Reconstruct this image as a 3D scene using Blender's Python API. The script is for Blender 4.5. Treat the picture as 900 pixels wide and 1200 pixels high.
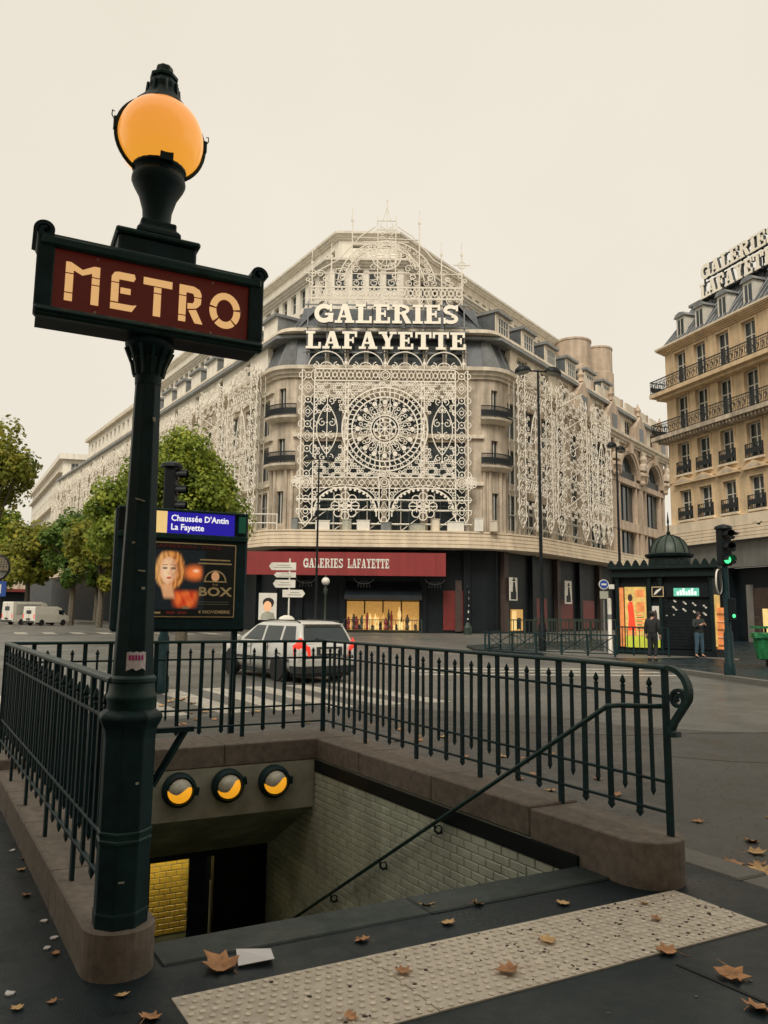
import bpy, bmesh, math, random
from mathutils import Matrix, Vector
random.seed(7)
for _o in list(bpy.data.objects): bpy.data.objects.remove(_o)
S = bpy.context.scene
COL = S.collection
R = math.radians
PI = math.pi

# ------------------------------------------------------------------ camera
cam_d = bpy.data.cameras.new('camera')
cam = bpy.data.objects.new('camera', cam_d); COL.objects.link(cam)
cam_d.sensor_fit = 'VERTICAL'; cam_d.sensor_height = 36.0; cam_d.lens = 890/1200*36
cam_d.clip_start = 0.05; cam_d.clip_end = 3000
cam.matrix_world = Matrix.Translation((0, 0, 1.62)) @ Matrix.Rotation(R(90+7.55), 4, 'X') @ Matrix.Rotation(R(0.6), 4, 'Z')
S.camera = cam

# ------------------------------------------------------------------ sky: pale warm overcast
world = bpy.data.worlds.new('World'); S.world = world; world.use_nodes = True
nt = world.node_tree; nt.nodes.clear()
SUN_EL, SUN_AZ = 48, 193      # azimuth: clockwise from +Y
sky = nt.nodes.new('ShaderNodeTexSky'); sky.sky_type = 'NISHITA'; sky.sun_disc = False
sky.sun_elevation = R(SUN_EL); sky.sun_rotation = R(SUN_AZ); sky.dust_density = 4.0
sc = nt.nodes.new('ShaderNodeVectorMath'); sc.operation = 'SCALE'; sc.inputs[3].default_value = 0.07
mx = nt.nodes.new('ShaderNodeMix'); mx.data_type = 'RGBA'; mx.inputs[0].default_value = 0.93
tc = nt.nodes.new('ShaderNodeTexCoord')
cn = nt.nodes.new('ShaderNodeTexNoise'); cn.inputs['Scale'].default_value = 1.6; cn.inputs['Detail'].default_value = 3
cr = nt.nodes.new('ShaderNodeMix'); cr.data_type = 'RGBA'
cr.inputs[6].default_value = (0.462, 0.418, 0.338, 1); cr.inputs[7].default_value = (0.565, 0.524, 0.448, 1)
nt.links.new(tc.outputs['Generated'], cn.inputs['Vector']); nt.links.new(cn.outputs['Fac'], cr.inputs[0])
nt.links.new(sky.outputs[0], sc.inputs[0]); nt.links.new(sc.outputs[0], mx.inputs[6])
nt.links.new(cr.outputs[2], mx.inputs[7])
bg = nt.nodes.new('ShaderNodeBackground'); bg.inputs[1].default_value = 1.0
ow = nt.nodes.new('ShaderNodeOutputWorld')
nt.links.new(mx.outputs[2], bg.inputs[0]); nt.links.new(bg.outputs[0], ow.inputs[0])

# ------------------------------------------------------------------ veiled sun
sd = bpy.data.lights.new('sun', 'SUN'); sd.energy = 1.5; sd.angle = R(25); sd.color = (1, 0.93, 0.82)
so = bpy.data.objects.new('sun', sd); COL.objects.link(so)
_d = Vector((math.sin(R(SUN_AZ))*math.cos(R(SUN_EL)), math.cos(R(SUN_AZ))*math.cos(R(SUN_EL)), math.sin(R(SUN_EL))))
so.rotation_euler = _d.to_track_quat('Z', 'Y').to_euler()
S.view_settings.view_transform = 'Standard'; S.view_settings.look = 'None'
S.view_settings.exposure = 0.8; S.view_settings.gamma = 1.0
S.view_settings.use_curve_mapping = False
S.render.engine = 'CYCLES'
S.render.resolution_x = 768; S.render.resolution_y = 1024

# ------------------------------------------------------------------ materials
def pm(name, col, rough=.6, metal=0, var=.18, scale=2.5, bump=0, bscale=40, spec=.5, streak=0, emis=None, es=1, coat=0, var2=0, wet=0):
    m = bpy.data.materials.new(name); m.use_nodes = True
    t = m.node_tree; b = t.nodes['Principled BSDF']
    b.inputs['Roughness'].default_value = rough; b.inputs['Metallic'].default_value = metal
    b.inputs['Specular IOR Level'].default_value = spec
    b.inputs['Coat Weight'].default_value = coat
    c = (col[0], col[1], col[2], 1)
    b.inputs['Base Color'].default_value = c
    if emis:
        b.inputs['Emission Color'].default_value = (*emis, 1); b.inputs['Emission Strength'].default_value = es
    g = None
    if var or bump or streak:
        g = t.nodes.new('ShaderNodeNewGeometry')
    if var:
        n = t.nodes.new('ShaderNodeTexNoise'); n.inputs['Scale'].default_value = scale; n.inputs['Detail'].default_value = 6; n.inputs['Roughness'].default_value = .65
        t.links.new(g.outputs['Position'], n.inputs['Vector'])
        mr = t.nodes.new('ShaderNodeMapRange'); mr.inputs[1].default_value = .3; mr.inputs[2].default_value = .7
        mr.inputs[3].default_value = 1-var; mr.inputs[4].default_value = 1+var
        t.links.new(n.outputs['Fac'], mr.inputs[0]); fac = mr.outputs[0]
        if streak:
            mp = t.nodes.new('ShaderNodeMapping'); mp.inputs['Scale'].default_value = (1.3, 1.3, .12)
            t.links.new(g.outputs['Position'], mp.inputs[0])
            n2 = t.nodes.new('ShaderNodeTexNoise'); n2.inputs['Scale'].default_value = 1.5; n2.inputs['Detail'].default_value = 5
            t.links.new(mp.outputs[0], n2.inputs['Vector'])
            m2 = t.nodes.new('ShaderNodeMapRange'); m2.inputs[1].default_value = .35; m2.inputs[2].default_value = .65
            m2.inputs[3].default_value = 1-streak; m2.inputs[4].default_value = 1.05
            t.links.new(n2.outputs['Fac'], m2.inputs[0])
            mu = t.nodes.new('ShaderNodeMath'); mu.operation = 'MULTIPLY'
            t.links.new(fac, mu.inputs[0]); t.links.new(m2.outputs[0], mu.inputs[1]); fac = mu.outputs[0]
        if var2:
            n3 = t.nodes.new('ShaderNodeTexNoise'); n3.inputs['Scale'].default_value = .35; n3.inputs['Detail'].default_value = 3
            t.links.new(g.outputs['Position'], n3.inputs['Vector'])
            m3 = t.nodes.new('ShaderNodeMapRange'); m3.inputs[1].default_value = .35; m3.inputs[2].default_value = .65
            m3.inputs[3].default_value = 1-var2; m3.inputs[4].default_value = 1+var2
            t.links.new(n3.outputs['Fac'], m3.inputs[0])
            mu = t.nodes.new('ShaderNodeMath'); mu.operation = 'MULTIPLY'
            t.links.new(fac, mu.inputs[0]); t.links.new(m3.outputs[0], mu.inputs[1]); fac = mu.outputs[0]
        v = t.nodes.new('ShaderNodeVectorMath'); v.operation = 'SCALE'; v.inputs[0].default_value = col[:3]
        t.links.new(fac, v.inputs[3]); t.links.new(v.outputs[0], b.inputs['Base Color'])
        rr = t.nodes.new('ShaderNodeMapRange'); rr.inputs[3].default_value = max(0.02, rough-.12); rr.inputs[4].default_value = min(1, rough+.12)
        t.links.new(n.outputs['Fac'], rr.inputs[0]); t.links.new(rr.outputs[0], b.inputs['Roughness'])
    if wet:
        nw = t.nodes.new('ShaderNodeTexNoise'); nw.inputs['Scale'].default_value = 1.3; nw.inputs['Detail'].default_value = 6; nw.inputs['Roughness'].default_value = .7
        t.links.new(g.outputs['Position'], nw.inputs['Vector'])
        mw = t.nodes.new('ShaderNodeMapRange'); mw.inputs[1].default_value = .38; mw.inputs[2].default_value = .62; mw.inputs[3].default_value = rough+.15; mw.inputs[4].default_value = wet
        t.links.new(nw.outputs['Fac'], mw.inputs[0]); t.links.new(mw.outputs[0], b.inputs['Roughness'])
    if bump:
        n = t.nodes.new('ShaderNodeTexNoise'); n.inputs['Scale'].default_value = bscale; n.inputs['Detail'].default_value = 4
        t.links.new(g.outputs['Position'], n.inputs['Vector'])
        bp = t.nodes.new('ShaderNodeBump'); bp.inputs['Strength'].default_value = bump; bp.inputs['Distance'].default_value = min(.02, .3/bscale)
        t.links.new(n.outputs['Fac'], bp.inputs['Height']); t.links.new(bp.outputs[0], b.inputs['Normal'])
    return m

M = {}
M['green'] = pm('dark green paint', (.007, .027, .031), .5, var=.35, scale=9, bump=.05, bscale=60, spec=.22)
M['green2'] = pm('worn green paint', (.010, .042, .040), .42, var=.35, scale=14, bump=.08, bscale=80, spec=.3)
M['kgreen'] = pm('dark kiosk paint', (.004, .013, .013), .5, var=.3, scale=5, spec=.25)
M['granite'] = pm('brown granite', (.185, .158, .134), .75, spec=.25, var=.3, scale=14, bump=.5, bscale=90, var2=.18)
M['concrete'] = pm('pale concrete', (.42, .42, .34), .8, var=.2, scale=6, bump=.3, streak=.3)
M['concrete_d'] = pm('grimy concrete', (.36, .37, .28), .85, var=.25, scale=5, bump=.3, streak=.35)
M['tile'] = pm('glazed stair tile', (.62, .66, .55), .3, var=.15, scale=3, bump=.05, streak=.35)
M['grout'] = pm('grout', (.22, .24, .19), .9, var=.2)
M['ytile'] = pm('yellow glazed tile', (.50, .36, .06), .3, var=.15, scale=9)
M['dark'] = pm('dark metal', (.006, .010, .012), .5, var=.2, scale=6, spec=.22)
M['black'] = pm('black rubber', (.012, .012, .013), .75, var=.1)
M['stone'] = pm('pale limestone', (.68, .60, .48), .8, var=.12, scale=1.2, bump=.2, bscale=12, streak=.22)
M['stone2'] = pm('weathered limestone', (.58, .49, .38), .8, var=.2, scale=1.4, bump=.3, bscale=12, streak=.45)
M['stone_w'] = pm('white rendered stone', (.76, .71, .61), .75, var=.08, scale=.8, bump=.1, bscale=8, streak=.12)
M['stone_p'] = pm('peach limestone', (.66, .495, .305), .8, var=.12, scale=1.5, bump=.2, bscale=14, streak=.2)
M['cream'] = pm('cream painted cornice', (.72, .61, .46), .7, var=.08, scale=1.5, streak=.15)
M['slate'] = pm('zinc and slate', (.085, .095, .105), .45, var=.25, scale=3, bump=.15, streak=.25)
M['zinc'] = pm('zinc', (.20, .21, .21), .4, var=.2, scale=3, streak=.2)
M['glass'] = pm('window glass', (.012, .022, .028), .08, var=.0, spec=.7)
M['glass2'] = pm('old window glass', (.02, .032, .036), .16, var=.5, scale=.8, spec=.6)
M['wframe'] = pm('white window frame', (.60, .57, .50), .55, var=.1)
M['iron'] = pm('black wrought iron', (.016, .020, .022), .5, var=.2)
M['lace'] = pm('cream lace frame', (.80, .745, .645), .55, var=.08, scale=2)
M['lace2'] = pm('thin crown lace', (.68, .62, .52), .6, var=.1)
M['letter'] = pm('ivory sign letter', (.80, .74, .62), .45, var=.05, scale=3, emis=(.9, .82, .65), es=.05)
M['redban'] = pm('red banner', (.26, .028, .028), .6, var=.12, scale=1.2, streak=.12)
M['red'] = pm('red panel', (.16, .018, .016), .5, var=.2)
M['white'] = pm('white paint', (.72, .69, .62), .5, var=.08)
M['paper'] = pm('white paper', (.72, .70, .72), .7, var=.05)
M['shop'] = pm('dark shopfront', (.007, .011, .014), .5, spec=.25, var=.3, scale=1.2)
M['brown'] = pm('brown shutter', (.055, .035, .028), .6, var=.3)
M['gold'] = pm('lit shop display', (.5, .33, .12), .6, var=.4, scale=4, emis=(1, .50, .12), es=.2)
M['gold2'] = pm('bright shop display', (.6, .45, .2), .6, var=.3, scale=3, emis=(1, .68, .26), es=.38)
M['amber'] = pm('lamp lens', (.8, .40, .05), .35, var=0, emis=(1, .42, .02), es=.42)
M['steel'] = pm('grey lamp shell', (.52, .50, .42), .45, metal=.1, var=.2, scale=20)
M['alu'] = pm('galvanised tube', (.46, .44, .38), .45, metal=.4, var=.15)
M['mred'] = pm('oxblood enamel', (.085, .020, .018), .32, var=.15, scale=12, emis=(.35, .03, .02), es=.05)
M['mletter'] = pm('backlit letter', (.5, .34, .18), .5, var=.08, scale=20, emis=(1, .56, .22), es=.36)
M['silver'] = pm('silver car paint', (.60, .60, .56), .3, metal=.15, var=.03, spec=.6, coat=.5)
M['trim'] = pm('dark plastic trim', (.025, .027, .028), .6, var=.1)
M['taill'] = pm('tail lamp', (.55, .03, .02), .2, var=.05, emis=(1, .06, .03), es=.35)
M['vanw'] = pm('white van paint', (.66, .63, .55), .4, var=.05, spec=.5)
M['bark'] = pm('plane bark', (.10, .085, .06), .85, var=.4, scale=6, bump=.6, bscale=14)
M['skin'] = pm('skin', (.48, .28, .19), .6, var=.05)
M['cloth'] = pm('dark cloth', (.016, .018, .020), .85, var=.2, scale=12)
M['cloth2'] = pm('black jacket', (.022, .026, .028), .8, var=.3, scale=12)
M['denim'] = pm('blue denim', (.040, .085, .12), .85, var=.25, scale=14)
M['hair'] = pm('dark hair', (.018, .013, .010), .6, var=.2)
M['bag'] = pm('green bin bag', (.02, .17, .06), .3, var=.3, scale=8, bump=.5, bscale=10)
M['blue'] = pm('backlit blue sign', (.012, .010, .16), .4, var=0, emis=(.03, .015, .62), es=.26)
M['navy'] = pm('navy enamel', (.012, .014, .07), .35, var=.1)
M['wlit'] = pm('backlit white', (.8, .8, .8), .5, var=0, emis=(1, 1, .98), es=.42)
M['emerald'] = pm('green enamel', (.015, .19, .12), .4, var=.05)
M['cyan'] = pm('lit green sign', (.1, .4, .3), .4, var=.4, scale=6, emis=(.2, .8, .55), es=.2)
M['glight'] = pm('green signal lens', (.05, .6, .2), .3, var=0, emis=(.08, 1, .32), es=.8)
M['lensoff'] = pm('dark signal lens', (.02, .012, .012), .2, var=0)
M['road'] = pm('road asphalt', (.118, .117, .107), .40, wet=.3, var=.4, scale=60, bump=.4, bscale=160, var2=.25, spec=.5)
M['newroad_dim'] = pm('newer asphalt darkened for lost sheen', (.048, .049, .046), .45, var=.75, scale=130, bump=.9, bscale=110, var2=.35, spec=.5, wet=.28)  # newer asphalt, darker still in place of fading grazing sheen
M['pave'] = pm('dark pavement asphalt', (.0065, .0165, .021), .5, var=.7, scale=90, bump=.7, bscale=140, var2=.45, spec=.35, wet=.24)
M['pave2'] = pm('pale pavement', (.13, .12, .10), .55, var=.2, scale=10, var2=.2)
M['kerb'] = pm('grey kerb stone', (.13, .125, .11), .65, var=.25, scale=20, bump=.4, bscale=80)
M['paint'] = pm('worn road paint', (.42, .395, .34), .6, var=.45, scale=8, var2=.1)
M['tactile'] = pm('tactile paving', (.54, .485, .405), .7, var=.2, scale=14, bump=.2, var2=.15)
M['stud'] = pm('worn stud tops', (.64, .58, .48), .6, var=.25, scale=16)
M['step'] = pm('worn step stone', (.034, .048, .047), .5, wet=.28, spec=.3, var=.3, scale=9, bump=.4, bscale=60, var2=.25)
M['poster_k'] = pm('poster black', (.008, .013, .016), .35, var=.2, scale=6)
M['orange'] = pm('poster orange', (.70, .10, .015), .4, var=.5, scale=9, emis=(.9, .12, .02), es=.2)
M['pskin'] = pm('poster face', (.75, .42, .24), .5, var=.15, scale=12, emis=(.9, .45, .2), es=.18)
M['blond'] = pm('poster blond', (.50, .22, .05), .5, var=.5, scale=18, emis=(.8, .3, .05), es=.14)
M['pgold'] = pm('poster gold', (.66, .50, .26), .4, var=.2, scale=20)
M['ylit'] = pm('lit yellow poster', (.62, .42, .14), .5, var=.5, scale=3.5, emis=(1, .66, .16), es=.16)
M['ylime'] = pm('lit lime poster', (.45, .48, .06), .5, var=.3, scale=3, emis=(.75, .8, .05), es=.16)
M['rlit'] = pm('lit red figure', (.75, .05, .02), .5, var=.2, emis=(1, .08, .03), es=.3)
M['olit'] = pm('lit orange poster', (.75, .25, .08), .5, var=.4, scale=3, emis=(1, .4, .12), es=.12)
M['redsign'] = pm('red sign letter', (.65, .03, .02), .4, var=0, emis=(1, .06, .03), es=.08)
M['grey'] = pm('grey fascia', (.17, .165, .15), .6, var=.12, scale=1, streak=.15)
M['leafd'] = pm('fallen leaf', (.46, .24, .115), .8, var=.4, scale=12)
M['leafy'] = pm('fallen yellow leaf', (.58, .38, .18), .8, var=.35, scale=12)
M['domeg'] = pm('green dome', (.030, .048, .034), .5, var=.2, scale=4, streak=.3)
M['bluesign'] = pm('blue round sign', (.02, .07, .32), .4, var=0)
M['sticker'] = pm('torn sticker', (.75, .68, .72), .7, var=.25, scale=45)
M['pwhite'] = pm('sticker pink', (.50, .04, .22), .6, var=.3, scale=40)

def globe_mat():
    m = pm('opal globe', (.70, .34, .10), .2, var=0, spec=.5)
    t = m.node_tree; b = t.nodes['Principled BSDF']
    tcn = t.nodes.new('ShaderNodeTexCoord'); sp = t.nodes.new('ShaderNodeSeparateXYZ')
    t.links.new(tcn.outputs['Object'], sp.inputs[0])
    mr = t.nodes.new('ShaderNodeMapRange'); mr.inputs[1].default_value = -.2; mr.inputs[2].default_value = .2
    t.links.new(sp.outputs[2], mr.inputs[0])
    cr_ = t.nodes.new('ShaderNodeValToRGB')
    cr_.color_ramp.elements[0].color = (1, .42, .035, 1); cr_.color_ramp.elements[1].color = (.88, .29, .07, 1)  # pinker top stop stands in for the sky's reflection
    t.links.new(mr.outputs[0], cr_.inputs[0]); t.links.new(cr_.outputs[0], b.inputs['Emission Color'])
    b.inputs['Emission Strength'].default_value = .44
    return m
M['globe'] = globe_mat()

def leaf_mat(name, c1, c2, c3):
    m = bpy.data.materials.new(name); m.use_nodes = True; t = m.node_tree
    b = t.nodes['Principled BSDF']; out = t.nodes['Material Output']
    g = t.nodes.new('ShaderNodeNewGeometry'); cr_ = t.nodes.new('ShaderNodeValToRGB')
    e = cr_.color_ramp.elements; e[0].color = (*c1, 1); e[1].color = (*c3, 1); e[1].position = 1
    k = cr_.color_ramp.elements.new(.55); k.color = (*c2, 1)
    n = t.nodes.new('ShaderNodeTexNoise'); n.inputs['Scale'].default_value = .8; n.inputs['Detail'].default_value = 4
    t.links.new(g.outputs['Position'], n.inputs['Vector'])
    ad = t.nodes.new('ShaderNodeMath'); ad.operation = 'MULTIPLY_ADD'; ad.inputs[1].default_value = 1.5; ad.inputs[2].default_value = -.56
    t.links.new(n.outputs['Fac'], ad.inputs[0])
    a2 = t.nodes.new('ShaderNodeMath'); a2.operation = 'MULTIPLY_ADD'; a2.inputs[1].default_value = .38
    t.links.new(g.outputs['Random Per Island'], a2.inputs[0]); t.links.new(ad.outputs[0], a2.inputs[2])
    t.links.new(a2.outputs[0], cr_.inputs[0]); t.links.new(cr_.outputs[0], b.inputs['Base Color'])
    b.inputs['Roughness'].default_value = .6; b.inputs['Specular IOR Level'].default_value = .25
    tr = t.nodes.new('ShaderNodeBsdfTranslucent'); t.links.new(cr_.outputs[0], tr.inputs[0])
    ms = t.nodes.new('ShaderNodeMixShader'); ms.inputs[0].default_value = .42
    t.links.new(b.outputs[0], ms.inputs[1]); t.links.new(tr.outputs[0], ms.inputs[2]); t.links.new(ms.outputs[0], out.inputs[0])
    return m
M['leaf1'] = leaf_mat('green foliage', (.07, .13, .02), (.30, .36, .05), (.66, .62, .10))
M['leaf2'] = leaf_mat('yellowing foliage', (.08, .12, .02), (.28, .28, .04), (.55, .42, .06))
M['leaf3'] = leaf_mat('dark foliage', (.04, .10, .02), (.14, .22, .04), (.32, .35, .06))
M['leaf4'] = leaf_mat('brownish foliage', (.09, .10, .03), (.22, .20, .05), (.40, .30, .08))

# ------------------------------------------------------------------ mesh helpers
class MB:
    def __init__(s): s.v = []; s.f = []
    def add(s, vs, fs):
        o = len(s.v); s.v += [tuple(p) for p in vs]; s.f += [tuple(i+o for i in q) for q in fs]; return s
    def box(s, x0, x1, y0, y1, z0, z1):
        return s.add([(x0,y0,z0),(x1,y0,z0),(x1,y1,z0),(x0,y1,z0),(x0,y0,z1),(x1,y0,z1),(x1,y1,z1),(x0,y1,z1)],
                     [(0,3,2,1),(4,5,6,7),(0,1,5,4),(1,2,6,5),(2,3,7,6),(3,0,4,7)])
    def cbox(s, x0, x1, y0, y1, z0, z1, c):      # box whose +z face is chamfered
        return s.add([(x0,y0,z0),(x1,y0,z0),(x1,y1,z0),(x0,y1,z0),(x0,y0,z1-c),(x1,y0,z1-c),(x1,y1,z1-c),(x0,y1,z1-c),
                      (x0+c,y0+c,z1),(x1-c,y0+c,z1),(x1-c,y1-c,z1),(x0+c,y1-c,z1)],
                     [(0,3,2,1),(8,9,10,11),(0,1,5,4),(1,2,6,5),(2,3,7,6),(3,0,4,7),(4,5,9,8),(5,6,10,9),(6,7,11,10),(7,4,8,11)])
    def prism(s, pts, z0, z1):
        n = len(pts)
        ar = sum(pts[i][0]*pts[(i+1) % n][1]-pts[(i+1) % n][0]*pts[i][1] for i in range(n))
        if ar < 0: pts = pts[::-1]
        vs = [(p[0],p[1],z0) for p in pts]+[(p[0],p[1],z1) for p in pts]
        fs = [tuple(range(n-1,-1,-1)), tuple(range(n,2*n))]+[(i,(i+1) % n,(i+1) % n+n,i+n) for i in range(n)]
        return s.add(vs, fs)
    def loft(s, rings, close=True, cap=True):
        n = len(rings[0]); vs = [p for r_ in rings for p in r_]; fs = []
        for k in range(len(rings)-1):
            for i in range(n if close else n-1):
                j = (i+1) % n; fs.append((k*n+i, k*n+j, (k+1)*n+j, (k+1)*n+i))
        if cap: fs.append(tuple(range(n-1,-1,-1))); fs.append(tuple(range((len(rings)-1)*n, len(rings)*n)))
        return s.add(vs, fs)
    def lathe(s, prof, n=16, rot=0, c=(0,0,0), cap=True, a0=0, a1=2*PI):
        full = abs(a1-a0-2*PI) < 1e-6; m = n if full else n+1
        rings = [[(c[0]+r_*math.cos(rot+a0+(a1-a0)*i/n), c[1]+r_*math.sin(rot+a0+(a1-a0)*i/n), c[2]+z) for i in range(m)] for r_, z in prof]
        return s.loft(rings, full, cap and full)
    def tube(s, pts, r, n=6, closed=False):
        pts = [Vector(p) for p in pts]; N = len(pts)
        rs = r if isinstance(r, (list, tuple)) else [r]*N
        rings = []; up = None
        for i, p in enumerate(pts):
            a = pts[(i-1) % N] if (closed or i > 0) else p; b = pts[(i+1) % N] if (closed or i < N-1) else p
            t = (b-a).normalized()
            if up is None:
                up = Vector((0,0,1)) if abs(t.z) < .9 else Vector((1,0,0))
            e1 = t.cross(up)
            if e1.length < 1e-4: e1 = t.cross(Vector((0,1,0)))
            e1.normalize(); e2 = e1.cross(t).normalized(); up = e2
            rings.append([tuple(p+rs[i]*(math.cos(2*PI*k/n)*e1+math.sin(2*PI*k/n)*e2)) for k in range(n)])
        if closed: rings.append(rings[0]); return s.loft(rings, True, False)
        return s.loft(rings, True, True)
    def ribbon(s, pts, w, z0, z1, closed=False):  # flat bar following a path in the xy plane
        N = len(pts); L = []; Rr = []
        for i in range(N):
            a = pts[(i-1) % N] if (closed or i > 0) else pts[i]; b = pts[(i+1) % N] if (closed or i < N-1) else pts[i]
            dx, dy = b[0]-a[0], b[1]-a[1]; l = math.hypot(dx, dy) or 1; nx, ny = -dy/l*w/2, dx/l*w/2
            L.append((pts[i][0]+nx, pts[i][1]+ny)); Rr.append((pts[i][0]-nx, pts[i][1]-ny))
        rings = [[(L[i][0],L[i][1],z0),(L[i][0],L[i][1],z1),(Rr[i][0],Rr[i][1],z1),(Rr[i][0],Rr[i][1],z0)] for i in range(N)]
        if closed: rings.append(rings[0]); return s.loft(rings, True, False)
        return s.loft(rings, True, True)
    def merge(s, o, Mx=None):
        vs = [tuple(Mx @ Vector(p)) for p in o.v] if Mx else o.v
        return s.add(vs, o.f)
    def mesh(s, mat, smooth=False, name='mesh', bevel=0):
        me = bpy.data.meshes.new(name); me.from_pydata(s.v, [], s.f)
        bm = bmesh.new(); bm.from_mesh(me); bmesh.ops.recalc_face_normals(bm, faces=bm.faces)
        if bevel: bmesh.ops.bevel(bm, geom=[e for e in bm.edges if e.calc_face_angle(0) > .5], offset=bevel, segments=1, affect='EDGES', clamp_overlap=True)
        bm.to_mesh(me); bm.free()
        me.materials.append(M[mat] if isinstance(mat, str) else mat)
        if smooth:
            me.polygons.foreach_set('use_smooth', [True]*len(me.polygons))
            try: me.set_sharp_from_angle(angle=R(40))
            except Exception: pass
        return me

WM = {}
I4 = Matrix.Identity(4)
def T(x, y, z=0, rz=0): return Matrix.Translation((x, y, z)) @ Matrix.Rotation(rz, 4, 'Z')
def wallframe(origin, rx_, ry_):   # x = viewer's right along the wall, y = up, z = outward
    r_ = Vector((rx_, ry_, 0)).normalized(); u = Vector((0,0,1)); n = r_.cross(u)
    return Matrix(((r_.x,u.x,n.x,origin[0]),(r_.y,u.y,n.y,origin[1]),(r_.z,u.z,n.z,origin[2]),(0,0,0,1)))
def props(o, label=None, cat=None, group=None, kind=None):
    if label: o['label'] = label
    if cat: o['category'] = cat
    if group: o['group'] = group
    if kind: o['kind'] = kind
    return o
def thing(name, label, cat, Mw=I4, group=None, kind=None):
    o = bpy.data.objects.new(name, None); o.empty_display_size = .2; COL.objects.link(o)
    o.matrix_basis = Mw; WM[o.name] = Mw.copy()
    return props(o, label, cat, group, kind)
def add(name, me, parent=None, Mw=None, label=None, cat=None, group=None, kind=None, rel=False, mat='dark', smooth=False, bevel=0):
    if isinstance(me, MB): me = me.mesh(mat, smooth, name, bevel)
    o = bpy.data.objects.new(name, me); COL.objects.link(o)
    if parent is None:
        w = Mw if Mw is not None else I4; o.matrix_basis = w
    else:
        pw = WM[parent.name]
        if rel or Mw is None: w = pw @ (Mw if Mw is not None else I4)
        else: w = Mw
        o.parent = parent; o.matrix_basis = pw.inverted() @ w
    WM[o.name] = w.copy()
    return props(o, label, cat, group, kind)
def kids(o): return [c for c in bpy.data.objects if c.parent == o]
def copy_tree(root, Mw, label=None):
    ch = {}
    for c in bpy.data.objects:
        if c.parent: ch.setdefault(c.parent.name, []).append(c)
    def rec(o, par):
        n = o.copy(); COL.objects.link(n)
        if par is None: n.matrix_basis = Mw; WM[n.name] = Mw.copy()
        else: n.parent = par; WM[n.name] = WM[par.name] @ n.matrix_basis
        for c in ch.get(o.name, []): rec(c, n)
        return n
    n = rec(root, None)
    if label: n['label'] = label
    return n
def text_mesh(txt, size, mat, depth=.004, align='LEFT', sx=1.0, shear=0, offs=0):
    cu = bpy.data.curves.new('t', 'FONT'); cu.body = txt; cu.size = size; cu.extrude = depth; cu.align_x = align; cu.shear = shear; cu.offset = offs
    cu.resolution_u = 2
    ob = bpy.data.objects.new('t', cu); COL.objects.link(ob)
    dg = bpy.context.evaluated_depsgraph_get(); ev = ob.evaluated_get(dg)
    me = bpy.data.meshes.new_from_object(ev)
    bpy.data.objects.remove(ob); bpy.data.curves.remove(cu)
    for v in me.vertices: v.co.x *= sx
    me.materials.clear(); me.materials.append(M[mat]); return me

# entrance frame: a runs down the stair, b across it
_l = math.hypot(.53, .848); UX, UY = -.53/_l, .848/_l; VX, VY = UY, -UX
def E2(a, b):
    u = a-.09*(b-2.5); return (UX*u+VX*b, UY*u+VY*b)
def E3(a, b, z): p = E2(a, b); return (p[0], p[1], z)
def eprism(mb, a0, a1, b0, b1, z0, z1): return mb.prism([E2(a0,b0), E2(a1,b0), E2(a1,b1), E2(a0,b1)], z0, z1)
VD = Vector((VX-.09*UX, VY-.09*UY, 0)).normalized()   # direction of +b along a cross wall
# ================================================================== GROUND
HA0, HA1, HB0, HB1 = 3.72, 7.70, .95, 4.0
def sheet_with_hole(outer, hole, z):
    mb = MB(); mb.add([(p[0],p[1],z) for p in outer]+[(p[0],p[1],z) for p in hole],
                      [(i, (i+1) % 4, 4+(i+1) % 4, 4+i) for i in range(4)]); return mb
hole = [E2(HA0,HB0), E2(HA0,HB1), E2(HA1,HB1), E2(HA1,HB0)]
big = [(-1400,-300), (1400,-300), (1400,2500), (-1400,2500)]
# order both loops the same way round, starting near the camera's left
road = add('road', sheet_with_hole(big, hole, -.075), mat='road', kind='structure', label='grey asphalt street crossing')
pv = [E2(-9,-9), E2(-9,4.5), E2(9.2,4.5), E2(9.2,-9)]
pavement = add('pavement', sheet_with_hole(pv, hole, 0), mat='pave', kind='structure', label='dark asphalt pavement')
def edge_skirt():
    mb = MB(); eprism(mb, 9.2, 9.21, -9, 4.5, -.3, -.002); return mb
add('pavement_edge', edge_skirt(), pavement, mat='kerb')
# kerb stones, each its own piece
kb = thing('kerb', 'row of grey kerb stones along the pavement', None, I4, kind='structure')
for i in range(13):
    a0 = -3.8+i*1.0
    add('kerb_stone', eprism(MB(), a0+.006, a0+.994, 4.502, 4.78, -.3, .006+.004*(i % 2)), kb, mat='kerb', bevel=.012)
for i in range(12):
    b0 = -7.2+i*1.0
    add('kerb_stone', eprism(MB(), 9.212, 9.46, b0+.006, b0+.994, -.3, .006), kb, mat='kerb', bevel=.012)
# asphalt joint lines/patches on the pavement (bitumen seams)
def seam(pts, w): 
    mb = MB(); mb.ribbon(pts, w, .001, .004); return mb
add('asphalt_seam', seam([E2(2.55,3.2), E2(1.6,3.25), E2(.5,3.3)], .018), pavement, mat='black')
add('asphalt_seam', seam([E2(3.5,.42), E2(4.6,.40), E2(6.5,.43)], .02), pavement, mat='black')

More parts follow.
